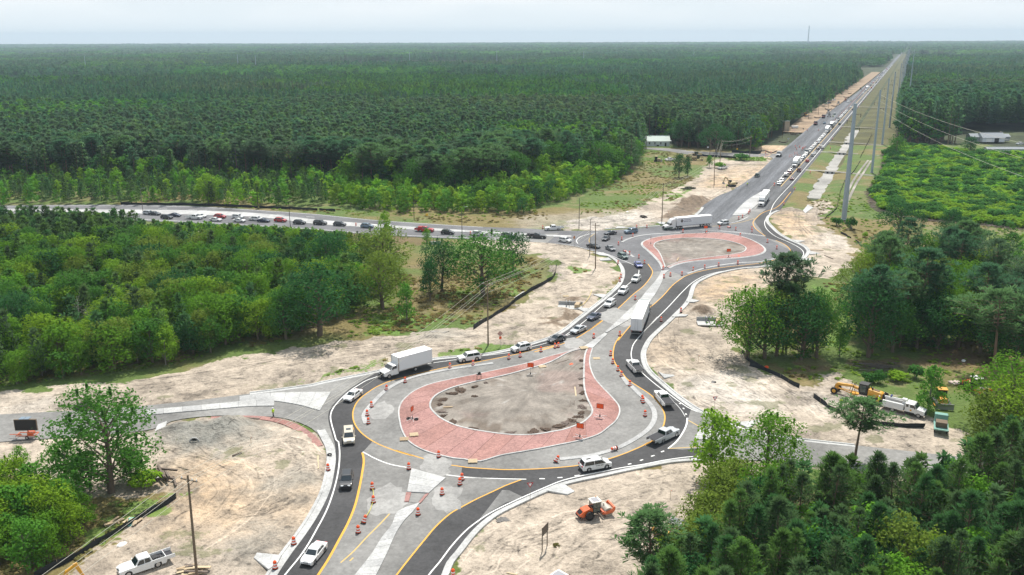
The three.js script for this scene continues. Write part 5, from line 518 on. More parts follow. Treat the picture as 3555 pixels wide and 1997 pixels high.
function carShape(s) {
  if (s.parts) return s.parts;
  const { L, W, H, belt, hood, a, b, c, d, tail, wb, r } = s, f = wb / 2 + 0.08, k = -wb / 2 + 0.08, R = r + 0.07, y0 = 0.24, sh = new THREE.Shape();
  sh.moveTo(-L / 2 + 0.06, y0 + 0.1); sh.lineTo(-L / 2, 0.55); sh.lineTo(-L / 2 + 0.03, tail - 0.12);
  if (s.bed) { sh.lineTo(-L / 2 + 0.05, 0.78); sh.lineTo(d - 0.06, 0.78); sh.lineTo(d - 0.04, belt); } else { sh.lineTo(-L / 2 + 0.14, tail); sh.lineTo(d, tail + 0.02); }
  sh.lineTo(a, belt); sh.quadraticCurveTo(L / 2 - 0.5, hood + 0.02, L / 2 - 0.18, hood - 0.12); sh.lineTo(L / 2, hood - 0.34); sh.lineTo(L / 2 - 0.03, y0 + 0.06); sh.lineTo(L / 2 - 0.2, y0);
  sh.lineTo(f + R, y0); sh.absarc(f, r, R, -0.25, Math.PI + 0.25, false); sh.lineTo(k + R, y0); sh.absarc(k, r, R, -0.25, Math.PI + 0.25, false); sh.lineTo(-L / 2 + 0.2, y0); sh.closePath();
  const bev = 0.07, low = new THREE.ExtrudeGeometry(sh, { depth: W - 2 * bev, bevelEnabled: true, bevelSize: bev * 0.7, bevelThickness: bev, bevelOffset: -bev * 0.7, bevelSegments: 3, curveSegments: 7 }).translate(0, 0, -W / 2 + bev);
  const taper = (g) => { const p = g.attributes.position; for (let i = 0; i < p.count; i++) { const x = p.getX(i), e = clamp((Math.abs(x) - L / 2 + 0.9) / 0.9); p.setZ(i, p.getZ(i) * (1 - 0.13 * e * e)); } g.computeVertexNormals(); return g; };
  taper(low);
  const gw = (y) => (W / 2 - 0.09) * (1 - 0.17 * clamp((y - belt) / (H - belt))), bb = belt - 0.05;
  const top = new THREE.Shape(); top.moveTo(d - 0.02, bb); top.lineTo(c, H - 0.07); top.quadraticCurveTo(c + 0.12, H - 0.01, c + 0.4, H); top.lineTo(b - 0.35, H); top.quadraticCurveTo(b - 0.1, H, b, H - 0.06); top.lineTo(a + 0.04, bb); top.closePath();
  const cab = new THREE.ExtrudeGeometry(top, { depth: W - 0.3, bevelEnabled: true, bevelSize: 0.05, bevelThickness: 0.06, bevelOffset: -0.05, bevelSegments: 2, curveSegments: 5 }).translate(0, 0, -W / 2 + 0.15); { const p = cab.attributes.position; for (let i = 0; i < p.count; i++) p.setZ(i, p.getZ(i) * (gw(p.getY(i)) / (W / 2 - 0.09))); cab.computeVertexNormals(); }
  const extra = []; if (s.bed) { for (const q of [-1, 1]) extra.push(box(-d - 0.06 + L / 2 - 0.1, 0.5, 0.09, (-L / 2 + d) / 2, 0.98, q * (W / 2 - 0.08))); extra.push(box(0.09, 0.48, W - 0.3, -L / 2 + 0.1, 0.98, 0)); }
  for (const q of [-1, 1]) extra.push(box(0.14, 0.13, 0.2, a - 0.12, belt + 0.1, q * (W / 2 + 0.09)));
  const quad = (p) => { const g = new THREE.BufferGeometry(), v = []; for (let i = 1; i + 1 < p.length; i++) v.push(...p[0], ...p[i], ...p[i + 1]); g.setAttribute('position', new THREE.Float32BufferAttribute(v, 3)); g.computeVertexNormals(); return clean(g); };
  const across = (x0, y0_, x1, y1, o, m) => { const P = (t, z) => { const x = lerp(x0, x1, t), y = lerp(y0_, y1, t); return [x + o * 0.035, y + 0.022, z * (gw(y) - m)]; }; return quad([P(0.1, -1), P(0.1, 1), P(0.9, 1), P(0.9, -1)]); };
  const ws = across(a + 0.04, bb, b, H - 0.06, 1, 0.1), rw = across(d - 0.02, bb, c, H - 0.07, -1, 0.12);
  const y1 = belt + 0.03, y2 = H - 0.15, xf = (y) => lerp(a + 0.04, b, (y - bb) / (H - 0.06 - bb)) - 0.16, xr = (y) => lerp(d - 0.02, c, (y - bb) / (H - 0.07 - bb)) + 0.16, mid_ = (xf(y1) + xr(y1)) / 2 - 0.1;
  const win = (q, x00, x01, x10, x11) => quad([[x00, y1, q * (gw(y1) + 0.025)], [x01, y1, q * (gw(y1) + 0.025)], [x11, y2, q * (gw(y2) + 0.025)], [x10, y2, q * (gw(y2) + 0.025)]]);
  const sw = [-1, 1].flatMap((q) => [win(q, mid_ + 0.05, xf(y1), mid_ + 0.05, xf(y2)), win(q, xr(y1), mid_ - 0.05, xr(y2), mid_ - 0.05)]);
  const hl = (q) => box(0.22, 0.15, 0.4, L / 2 - 0.13, hood - 0.22, q * (W / 2 - 0.42)), tl = (q) => box(0.12, s.bed ? 0.4 : 0.2, s.bed ? 0.16 : 0.34, -L / 2 + 0.06, s.bed ? 0.98 : tail - 0.12, q * (W / 2 - (s.bed ? 0.2 : 0.36)));
  return s.parts = { body: join(low, cab, ...extra), ws, rw, sw, hl: [hl(-1), hl(1)], tl: [tl(-1), tl(1)], grille: box(0.1, s.bed ? 0.36 : 0.2, W * 0.42, L / 2 - 0.06, hood - (s.bed ? 0.36 : 0.34), 0), fb: box(0.12, 0.16, W * 0.7, L / 2 - 0.03, 0.36, 0), rb: box(0.12, 0.16, W * 0.75, -L / 2 + 0.03, 0.42, 0), plate: box(0.02, 0.13, 0.32, -L / 2 - 0.03, s.bed ? 0.6 : 0.68, 0), tyre: new THREE.TorusGeometry(r - 0.09, 0.1, 6, 18).scale(1, 1, 1.15), rim: cyl(r - 0.1, r - 0.12, 0.18, 0, 0, 0, 14, 'z'), f, k, bedf: s.bed ? box(-d + L / 2 - 0.3, 0.03, W - 0.25, (-L / 2 + d) / 2, 0.8, 0) : null, cover: s.bed ? box(-d + L / 2 - 0.14, 0.05, W - 0.22, (-L / 2 + d) / 2, 1.24, 0) : null, roofBars: [-1, 1].map((q) => box(b - c - 0.3, 0.05, 0.05, (b + c) / 2, H + 0.03, q * (gw(H) - 0.12))), sunroof: box(0.75, 0.02, 0.8, (b + c) / 2 + 0.35, H + 0.005, 0) };
}
const dist = (p) => -p[1];
function car(type, hue, front, rear, label, o = {}) {
  const s = specs[type], S = carShape(s), t = thing(o.name ?? { sedan: 'sedan', coupe: 'sedan', suv: 'suv', bigsuv: 'suv', van: 'minivan', pickup: 'pickup_truck' }[type], label, o.cat ?? { sedan: 'car', coupe: 'car', suv: 'car', bigsuv: 'car', van: 'minivan', pickup: 'pickup truck' }[type], o.group), P = paints[hue];
  const c = [(front[0] + rear[0]) / 2, (front[1] + rear[1]) / 2]; at(t, c, Math.atan2(-(front[1] - rear[1]), front[0] - rear[0]), o.y ?? 0.01);
  part('body', S.body, P, t); part('windshield', S.ws, V.glass, t); part('rear_window', S.rw, V.glass, t); for (const w of S.sw) part('side_window', w, V.glass, t);
  for (const x of [S.f, S.k]) for (const q of [-1, 1]) { const w = part('wheel', S.tyre, V.tyre, t); w.position.set(x, s.r, q * (s.W / 2 - 0.14)); part('rim', S.rim, o.rim ?? V.rim, w); }
  if (dist(c) < 620) { for (const g of S.hl) part('headlight', g, V.lamp, t); for (const g of S.tl) part('tail_light', g, V.red, t); part('grille', S.grille, V.black, t); part('bumper', S.fb, V.black, t); part('bumper', S.rb, s.bed ? V.chrome : V.black, t); part('license_plate', S.plate, V.plate, t); if (o.bars) for (const g of S.roofBars) part('roof_rail', g, V.black, t); if (o.roof) part('sunroof', S.sunroof, V.glass, t); }
  if (S.bedf) part(o.cover ? 'bed_cover' : 'bed_floor', o.cover ? S.cover : S.bedf, V.cloth, t);
  return t;
}
// ---- traffic in and about the roundabouts ----
const fr = (a, b) => [a, b];
const cars = [
  ['sedan', 'white', [[-26.77,-100.72],[-25.78,-104.48]], 'white sedan leaving the works past the tall pole', {}], ['suv', 'black', [[-25.31,-120.24],[-25.8,-124.97]], 'black SUV with a silver lower bumper beside the bold yellow line', { bars: true }], ['van', 'beige', [[-27.46,-135.48],[-28.54,-140.91]], 'beige minivan with a dark sunroof rounding the pink apron', { roof: true }], ['sedan', 'white', [[-31.15,-154.06],[-29.58,-158.29]], 'white sedan on the bend ahead of the box truck', {}], ['bigsuv', 'white', [[-11.34,-175.51],[-7.04,-177.47]], 'large white SUV following the box truck', { bars: true }], ['suv', 'white', [[0.18,-181.35],[3.74,-183.51]], 'white SUV with a sunroof behind the larger white SUV', { roof: true }], ['sedan', 'dark', [[8.17,-186.85],[11.98,-190.24]], 'dark grey sedan beside a pair of traffic drums', { roof: true }], ['sedan', 'silver', [[14.27,-193.55],[16.59,-196.44]], 'silver sedan between the dark grey sedan and the navy coupe', {}], ['coupe', 'navy', [[18.6,-203.13],[21.27,-206.87]], 'navy blue coupe in the exit queue', {}], ['suv', 'white', [[23.8,-213.37],[26.22,-217.91]], 'white SUV with a black grille behind the navy coupe', {}], ['suv', 'white', [[28.56,-224.52],[31.16,-229.91]], 'white SUV on the exit road, middle of three white ones', {}], ['suv', 'pearl', [[33.66,-236.38],[36.21,-241.99]], 'white SUV leading onto the exit road after the blue car', {}], ['sedan', 'blue', [[38.01,-253.33],[37.56,-258.16]], 'bright blue sedan at the start of the exit road', {}], ['suv', 'green', [[35.24,-263.84],[33.61,-268.42]], 'dark green SUV ahead of the bright blue sedan', {}], ['sedan', 'grey', [[32.72,-274.5],[30.86,-279.87]], 'grey sedan circling the smaller roundabout', {}], ['sedan', 'black', [[28.46,-278.77],[24.83,-282.13]], 'black sedan entering the smaller roundabout from the cross road', {}], ['sedan', 'black', [[30.5,-288.69],[33.28,-294.82]], 'black sedan circling beside the left kerb band', {}], ['coupe', 'dark', [[31.88,-299],[36.67,-301.85]], 'dark sedan behind the boxy SUV on the far side', {}], ['bigsuv', 'bluegrey', [[39.4,-301.14],[44.07,-303.7]], 'boxy grey green SUV ahead of the green nosed semi', { bars: true }], ['suv', 'white', [[19.88,-287.22],[15.75,-290.47]], 'white SUV waiting at the cross road mouth', { roof: true }], ['suv', 'white', [[74.81,-315.05],[79.76,-317.67]], 'white crossover following the green nosed semi', { roof: true }],
  ['pickup', 'white', [[24.77,-173.21],[25.62,-168.71]], 'white pickup with a black bed cover, first behind the white trailer', { cover: true }], ['pickup', 'white', [[27.97,-156.48],[28.69,-151.7]], 'white pickup with a black bed cover beside the drum pair', { cover: true }], ['pickup', 'silver', [[27.77,-139.6],[24.41,-136.49]], 'silver pickup with a black bed cover entering from the east', { cover: true }], ['van', 'white', [[15.31,-128.17],[10.92,-126.6]], 'white taxi minivan with lettering on its side doors', { bars: false }], ['pickup', 'white', [[11.53,-307.42],[17.67,-308.66]], 'white pickup heading out along the cross road', {}], ['pickup', 'white', [[-49.66,-98.44],[-46.11,-101.2]], 'white crew cab pickup parked on the sand beside the silt fence', {}],
];
for (const [t, c, [a, b], l, o] of cars) { const v = car(t, c, a, b, l, { y: t === 'pickup' && l.includes('parked') ? 0.15 : undefined, ...o }); if (l.includes('taxi')) { part('roof_sign', box(0.75, 0.09, 0.22, -1.2, 1.83, 0), V.black, v); for (const q of [-1, 1]) for (const [x, w] of [[0.75, 0.5], [0.2, 0.35], [-0.15, 0.2]]) part('lettering', box(w, 0.09, 0.012, x, 0.86, q * 1.0), V.black, v); } if (l.includes('crew cab')) part('bed_cargo', join(box(0.7, 0.3, 0.9, -1.7, 0.95, 0.2), box(0.4, 0.35, 0.5, -2.4, 0.98, -0.4)), V.black, v); }
// ---- the queue on the cross road, all facing the roundabout ----
const queue = [[[-43.8,-309.86], 'suv', 'white', 'white SUV half hidden behind the light green poplar'], [[-92.77,-324.35], 'sedan', 'navy', 'navy sedan in the queue beside a white car'], [[-96.11,-327.35], 'suv', 'white', 'white car overlapped by the navy sedan in the queue'], [[-86.57,-324.65], 'suv', 'red', 'small red SUV in the queue beside the light pole'], [[-78.47,-320.37], 'suv', 'black', 'black SUV behind the larger black SUV in the queue'], [[-70.58,-319.21], 'bigsuv', 'black', 'large black SUV in the queue'], [[-62.97,-317.06], 'suv', 'dark', 'charcoal SUV in the queue between black and silver blue'], [[-52.38,-313.5], 'suv', 'bluegrey', 'silver blue SUV in the queue before the poplar'], [[-30.44,-306.21], 'pickup', 'red', 'bright red pickup with a capped bed in the queue'], [[-22.43,-302], 'suv', 'black', 'black SUV in front of the bright red pickup'], [[-11.59,-299.63], 'suv', 'white', 'white SUV behind the big spreading oak'], [[-1.3,-297.12], 'suv', 'grey', 'grey SUV between the oak and the black pickup'], [[8.85,-295.18], 'pickup', 'black', 'black pickup with a white door badge in the queue'], [[-102.03,-324.77], 'sedan', 'white', 'white sedan abreast of a white SUV in the queue'], [[-104.57,-331.63], 'suv', 'white', 'white SUV abreast of the white sedan in the queue'], [[-111.59,-332.2], 'suv', 'red', 'red hatchback in the queue above the bright saplings'], [[-111.5,-326.63], 'sedan', 'white', 'white sedan below the red hatchback in the queue'], [[-120.46,-330.64], 'pickup', 'white', 'white pickup behind the bright saplings'], [[-119.61,-333.67], 'sedan', 'pearl', 'white sedan beyond the white pickup behind the saplings'], [[-130.13,-335.64], 'sedan', 'navy', 'dark blue sedan in the inner lane near the young pines'], [[-131.61,-331.29], 'suv', 'black', 'black SUV partly behind a young pine'], [[-139.19,-338.94], 'sedan', 'dark', 'black sedan in the inner lane at the pines'], [[-141.83,-339.9], 'suv', 'silver', 'pale car between the pines and the inner lane'], [[-96.96,-327.62], 'sedan', 'pearl', 'white sedan next to the navy one in the queue'], ];
for (const [p, t, c, l] of queue) { const d = [0.965, 0.262], v = car(t, c, [p[0] + d[0], p[1] + d[1]], [p[0] - d[0], p[1] - d[1]], l, { group: 'vehicles queueing on the cross road', cover: c === 'red' }); if (l.includes('capped')) part('bed_cap', prism([[-2.8, 1.2], [-2.7, 1.85], [-1.1, 1.88], [-1.05, 1.2]], 1.8, 0.08), paints.red, v); }
for (let k = 0; k < 7; k++) { const x = -150 - k * 9.5; car(k % 2 ? 'suv' : 'sedan', ['white', 'silver', 'white', 'dark', 'white', 'pearl', 'black'][k], [x + 1, -331.6 - k * 1.2 + 0.25], [x - 1, -331.6 - k * 1.2], 'car in the queue hidden behind the young pines', { group: 'hidden vehicles in the cross road queue' }); }

// ---- heavy trucks ----
const wheelBig = (() => { const T = new THREE.TorusGeometry(0.4, 0.13, 6, 18).scale(1, 1, 1.1), Rm = cyl(0.3, 0.28, 0.26, 0, 0, 0, 14, 'z'); return (t, x, z, r = 0.52) => { const w = part('wheel', T, V.tyre, t); w.position.set(x, r, z); w.scale.setScalar(r / 0.53); part('rim', Rm, V.rim, w); }; })();
const whitePaint = paints.white, trailerSkin = mat([0.66, 0.67, 0.68], 0.45), trailerRoof = mat([0.76, 0.76, 0.76], 0.6);
function cabTractor(t, x, m, low, tall = true) {   // x: front bumper
  part('hood', prism([[x, 0.55], [x, 1.35], [x - 0.25, 1.62], [x - 1.6, 1.86], [x - 1.65, 0.55]], 2.0, 0.12), m, t); part('fender_base', box(1.9, 0.45, 2.3, x - 0.95, 0.72, 0), low, t);
  part('cab', prism([[x - 1.55, 0.6], [x - 1.58, 1.85], [x - 2.05, 2.6], [x - 3.0, 2.7], [x - 3.05, 0.6]], 2.35, 0.1), m, t); part('sill', box(1.5, 0.5, 2.4, x - 2.3, 0.82, 0), low, t);
  part('windshield', prism([[x - 1.58, 1.9], [x - 1.9, 2.5], [x - 1.94, 2.5], [x - 1.62, 1.9]], 2.1, 0, 0).translate(0.06, 0.02, 0), V.glass, t); for (const q of [-1, 1]) { part('side_window', box(0.7, 0.6, 0.02, x - 2.3, 2.1, q * 1.185), V.glass, t); part('mirror', box(0.12, 0.55, 0.22, x - 1.75, 2.05, q * 1.42), V.black, t); part('headlight', box(0.2, 0.24, 0.3, x - 0.12, 1.05, q * 0.82), V.lamp, t); }
  part('grille', box(0.06, 0.75, 1.1, x + 0.01, 1.05, 0), V.black, t); part('bumper', box(0.25, 0.35, 2.35, x - 0.05, 0.5, 0), low, t);
  if (tall) { part('sleeper', prism([[x - 3.0, 0.6], [x - 3.0, 2.7], [x - 4.2, 2.7], [x - 4.25, 0.6]], 2.4, 0.06), m, t); part('roof_fairing', prism([[x - 2.05, 2.6], [x - 2.7, 3.55], [x - 3.2, 3.85], [x - 4.2, 3.9], [x - 4.2, 2.68], [x - 3, 2.68]], 2.3, 0.15), m, t); }
  part('chassis', box(tall ? 7 : 4.5, 0.25, 0.9, x - (tall ? 3.6 : 3), 0.75, 0), V.black, t); part('fuel_tank', cyl(0.3, 0.3, 1.2, x - 3.6, 0.7, 1.0, 12, 'x'), V.chrome, t);
  for (const q of [-1, 1]) { wheelBig(t, x - 1.1, q * 1.0); if (tall) { wheelBig(t, x - 5.4, q * 0.98); wheelBig(t, x - 6.7, q * 0.98); } }
}
const decalMat = (draw, w, h) => { const c = canvas(512, 128), x = c.getContext('2d'); draw(x); const T = new THREE.CanvasTexture(c); T.colorSpace = THREE.SRGBColorSpace; return new THREE.MeshStandardMaterial({ map: T, roughness: 0.5, side: THREE.DoubleSide }); };
function semi(front, rear, label, m, low, o = {}) {
  const t = thing('semi_truck', label, 'semi truck', 'semi trucks'), L = o.L ?? 14.6, x = (L + 5.2) / 2, c = [(front[0] + rear[0]) / 2, (front[1] + rear[1]) / 2]; at(t, c, Math.atan2(-(front[1] - rear[1]), front[0] - rear[0]), 0.01);
  cabTractor(t, x, m, low); const b = x - 4.6, e = b - L;
  part('trailer_box', box(L, 2.75, 2.58, (b + e) / 2, 2.68, 0), trailerSkin, t); part('trailer_roof', box(L + 0.02, 0.06, 2.6, (b + e) / 2, 4.08, 0), trailerRoof, t); part('bottom_rail', box(L, 0.18, 2.6, (b + e) / 2, 1.22, 0), V.steel, t);
  for (const q of [-1, 1]) { part('trailer_door', box(0.04, 2.6, 1.2, e - 0.02, 2.68, q * 0.62), mat([0.66, 0.67, 0.69], 0.5), t); part('tail_light', box(0.05, 0.12, 0.3, e - 0.04, 1.15, q * 1.0), V.red, t); part('landing_leg', box(0.12, 0.9, 0.12, b - 2.6, 0.75, q * 0.7), V.black, t); for (const k of [2.0, 3.3]) wheelBig(t, e + k, q * 0.98); part('mud_flap', box(0.03, 0.6, 0.6, e + 0.9, 0.65, q * 0.9), V.black, t); }
  for (const q of [-0.3, 0.3]) part('lock_rod', bar([e - 0.05, 1.4, q], [e - 0.05, 3.95, q], 0.025), V.steel, t); part('rear_bumper', box(0.1, 0.14, 2.3, e + 0.1, 0.55, 0), V.steel, t); part('stripe_panel', box(2.6, 0.12, 0.02, e + 5, 1.45, 1.3), V.red, t);
  if (o.logo) { const dm = decalMat((k) => { k.fillStyle = '#d9dade'; k.fillRect(0, 0, 512, 128); k.fillStyle = '#2a2a30'; k.beginPath(); k.arc(64, 64, 52, 0, 7); k.fill(); k.fillStyle = '#8a8078'; k.beginPath(); k.arc(64, 62, 30, 0, 7); k.fill(); k.fillStyle = '#3a3436'; k.fillRect(58, 34, 13, 60); k.fillStyle = '#5a5c68'; for (const [row, n] of [[24, 13], [76, 15]]) for (let i = 0, px = 150; i < n; i++) { const w = 9 + (i * 7 + row) % 11; if (i !== 8) k.fillRect(px, row + ((i * 5) % 3) * 4, w, 30 - ((i * 5) % 3) * 6); px += w + 6; } }); for (const q of [-1, 1]) part('logo', new THREE.PlaneGeometry(5.2, 1.35).rotateY(q > 0 ? 0 : Math.PI).translate(b - 4, 3.0, q * 1.302), dm, t); }
  return t;
}
const greenLow = paint([0.01, 0.055, 0.04]);
semi([53.21,-307.25], [73.24,-314.9], 'semi truck with green lower cab and a dark round badge on its white trailer', whitePaint, greenLow, { logo: true });
semi([34.67,-215.59], [27.13,-186.97], 'semi truck with a plain white trailer seen from behind on the link road', paints.green, V.black, { L: 15.4 });
semi([91.27,-328.26], hw(28, -7.2), 'white semi truck waiting at the head of the highway queue', whitePaint, V.chrome);
{ const c = hw(112, -6.9), f = [-HWD[0], -HWD[1]]; semi([c[0] + f[0], c[1] + f[1]], [c[0] - f[0], c[1] - f[1]], 'white semi truck second in the highway queue', whitePaint, V.chrome, { L: 12 }); }
for (const [tt, l, m] of [[298, 'white semi truck third in the highway queue', whitePaint], [335, 'dark nosed semi truck fourth in the highway queue', paints.dark], [880, 'white semi truck far along the highway queue', whitePaint]]) { const c = hw(tt, -6.9), f = [-HWD[0], -HWD[1]]; semi([c[0] + f[0], c[1] + f[1]], [c[0] - f[0], c[1] - f[1]], l, m, V.black, { L: 12 }); }
{ // box truck
  const [f, r] = [[-26.39,-165.93],[-17.73,-173.2]], t = thing('box_truck', 'white box truck on the bend of the big roundabout', 'truck'); t.scale.setScalar(1.12); at(t, [(f[0] + r[0]) / 2, (f[1] + r[1]) / 2], Math.atan2(-(f[1] - r[1]), f[0] - r[0]), 0.01); const x = 4.9;
  part('hood', prism([[x, 0.5], [x, 1.2], [x - 0.3, 1.42], [x - 1.35, 1.62], [x - 1.4, 0.5]], 2.0, 0.12), whitePaint, t); part('cab', prism([[x - 1.25, 0.5], [x - 1.3, 1.62], [x - 1.8, 2.3], [x - 2.9, 2.36], [x - 2.95, 0.5]], 2.15, 0.1), whitePaint, t); part('windshield', prism([[x - 1.32, 1.66], [x - 1.72, 2.22], [x - 1.76, 2.22], [x - 1.36, 1.66]], 1.95).translate(0.06, 0.02, 0), V.glass, t);
  for (const q of [-1, 1]) { part('side_window', box(0.8, 0.5, 0.02, x - 2.15, 1.92, q * 1.085), V.glass, t); part('mirror', box(0.12, 0.42, 0.2, x - 1.55, 1.85, q * 1.3), V.black, t); part('headlight', box(0.2, 0.22, 0.34, x - 0.1, 0.95, q * 0.78), V.lamp, t); wheelBig(t, x - 0.95, q * 0.95, 0.46); wheelBig(t, x - 6.6, q * 0.95, 0.46); }
  part('grille', box(0.06, 0.5, 1.2, x + 0.01, 0.95, 0), V.black, t); part('bumper', box(0.2, 0.3, 2.15, x, 0.5, 0), V.black, t); part('chassis', box(8.6, 0.25, 0.9, 0, 0.8, 0), V.black, t); part('cargo_box', box(7.3, 2.5, 2.5, x - 6.55, 2.33, 0), trailerSkin, t); part('box_roof', box(7.32, 0.05, 2.52, x - 6.55, 3.6, 0), trailerRoof, t); part('corner_rail', join(box(0.1, 2.5, 0.1, x - 2.88, 2.33, 1.23), box(0.1, 2.5, 0.1, x - 2.88, 2.33, -1.23)), mat([0.4, 0.34, 0.28], 0.6), t); part('bottom_rail', box(7.3, 0.14, 2.53, x - 6.55, 1.1, 0), mat([0.42, 0.38, 0.34], 0.6), t); part('lift_gate', box(0.5, 0.12, 2.2, x - 10.4, 0.85, 0), V.black, t);
}
function dump(p, dir, label, m, o = {}) { const t = thing('dump_truck', label, 'dump truck', 'dump trucks on the highway works'); at(t, p, Math.atan2(-dir[1], dir[0]), 0.01); cabTractor(t, 4, m, o.low ?? V.black, false); part('dump_body', prism([[0.6, 1.1], [0.75, 2.7], [1.9, 2.9], [1.9, 3.05], [0.3, 2.85], [-3.8, 2.6], [-4.1, 1.2]], 2.45, 0.06), o.body ?? m, t); part('load', box(3.9, 0.2, 2.1, -1.6, 2.62, 0), V.steel, t); for (const q of [-1, 1]) { wheelBig(t, -1.9, q); wheelBig(t, -3.2, q); } return t; }
const toUs = [-HWD[0], -HWD[1]], away = HWD;
dump(hw(164, -7), toUs, 'dump truck with grey bed and white cab in the queue', whitePaint, { body: mat([0.35, 0.36, 0.34], 0.6) }); dump(hw(394, -7), toUs, 'dump truck with dark bed far up the queue', whitePaint, { body: mat([0.2, 0.2, 0.19], 0.6) }); dump(hw(148, -20.5), toUs, 'white tanker nosed truck by the church road corner', whitePaint, { body: whitePaint }); dump(hw(352, -20), toUs, 'maroon dump truck on the milled lanes', paints.maroon); dump(hw(418, -20), toUs, 'maroon dump truck feeding the paver', paints.maroon);
// ---- pickups and cars on the highway ----
function onHw(t, s, type, hue, label, o = {}) { const c = hw(t, s), f = o.away ? away : toUs; return car(type, hue, [c[0] + f[0], c[1] + f[1]], [c[0] - f[0], c[1] - f[1]], label, o); }
const up = { away: true };
onHw(45, -6.6, 'sedan', 'silver', 'silver car tight behind the first waiting semi'); onHw(53, -6.6, 'suv', 'white', 'white car in front of the black and red pickups'); onHw(72, -6.8, 'pickup', 'grey', 'grey pickup in front of the red truck in the queue'); onHw(81, -6.6, 'pickup', 'maroon', 'maroon pickup behind the grey pickup in the queue'); onHw(90, -6.8, 'sedan', 'dark', 'dark sedan in front of the second waiting semi'); onHw(129, -6.8, 'sedan', 'white', 'white sedan behind the second waiting semi'); onHw(136, -6.8, 'sedan', 'navy', 'navy sedan behind two white cars in the queue'); onHw(143, -6.8, 'suv', 'bluegrey', 'blue grey SUV in the queue, middle of the cars before the dump truck'); onHw(151, -6.8, 'sedan', 'white', 'white sedan two cars ahead of the grey bed dump truck'); 
onHw(62, -3, 'sedan', 'maroon', 'dark red sedan driving away beside the concrete pad', up); onHw(92, -3, 'pickup', 'maroon', 'maroon pickup driving away beside the second semi', { ...up }); onHw(130, -3, 'suv', 'red', 'red SUV driving away beside the white sedans', up); onHw(157, -3, 'suv', 'silver', 'silver SUV driving away near the first side track', up); onHw(166, -2.8, 'sedan', 'silver', 'pale sedan driving away ahead of the silver SUV', up); onHw(192, -3.2, 'sedan', 'navy', 'blue sedan driving away by the second ditch', up); onHw(204, -2.8, 'sedan', 'beige', 'tan sedan driving away ahead of the blue sedan', up); onHw(196, -0.9, 'suv', 'white', 'white SUV driving away along the shoulder', up); onHw(224, -6, 'suv', 'silver', 'silver SUV standing between the queue cars and the third semi'); onHw(360, -3, 'suv', 'green', 'green SUV driving away past the steel poles', up); onHw(520, -3, 'sedan', 'dark', 'dark sedan driving away far up the road', up); onHw(545, -6, 'sedan', 'silver', 'silver sedan far up the road'); onHw(365, -14.5, 'pickup', 'bluegrey', 'pale blue pickup on the milled lanes beside the paver'); onHw(455, -14, 'suv', 'green', 'green SUV on the milled lanes beyond the paver'); onHw(66, -19.8, 'pickup', 'green', 'grey green pickup parked on the milled lanes beside a worker', up);
const queueHue = ['white', 'white', 'dark', 'silver', 'white', 'grey', 'white', 'navy', 'silver', 'white', 'black', 'white'];
const qSet = [159, 174, 181, 188, 195, 202, 209, 216, 234, 242, 250, 258, 266, 274, 282, 312, 320, 350, 375, 383, 402, 410, 418, 426, 434, 442, 450, 458, 466, 474, 482, 490, 498];
qSet.forEach((t, i) => { const h = queueHue[i % 12]; onHw(t, -6.8, i % 3 ? 'sedan' : 'suv', h, { white: 'white car in the long highway queue', dark: 'charcoal car in the long highway queue', silver: 'silver car in the long highway queue', grey: 'grey car in the long highway queue', navy: 'navy car in the long highway queue', black: 'black car in the long highway queue' }[h], { group: 'cars in the highway queue' }); });
for (let i = 0; i < 34; i++) { const t = 780 + i * (24 + (i * 7) % 11) + (i % 3) * 9, side_ = i % 3 === 1 ? -2.8 : -6.6; onHw(t, side_, i % 2 ? 'sedan' : 'suv', ['white', 'silver', 'white', 'dark', 'red', 'white', 'black'][i % 7], 'tiny car far away along the highway', { group: 'distant cars on the highway', away: i % 3 === 1 }); }
for (const [p, h, l] of [[[87.4,-489.01], 'white', 'white pickup parked in the field beside the bulldozer'], [[109.4,-456.76], 'white', 'white pickup parked on the sand below the church road'], [[317.92,-907.21], 'silver', 'white car parked under the trees beside the verge']]) car('pickup', h, [p[0] - 0.8, p[1] + 0.6], [p[0] + 0.8, p[1] - 0.6], l, { y: 0.15 });
for (const [p, h] of [[[324.93,-919.14], 'navy'], [[337.95,-954.02], 'grey'], [[344.38,-960.42], 'white']]) car('suv', h, [p[0] - 0.8, p[1] + 0.6], [p[0] + 0.8, p[1] - 0.6], { navy: 'navy car parked under the trees beside the verge', grey: 'grey car parked under the trees beside the verge', white: 'white van parked on the verge beyond the steel pole line' }[h], { y: 0.1 });
for (const [s, t, h, l] of [[-13.5, 620, 'white', 'white pickup stopped on the milled lanes'], [-11.5, 640, 'beige', 'yellow pickup stopped on the milled lanes']]) onHw(t, s, 'pickup', h, l);

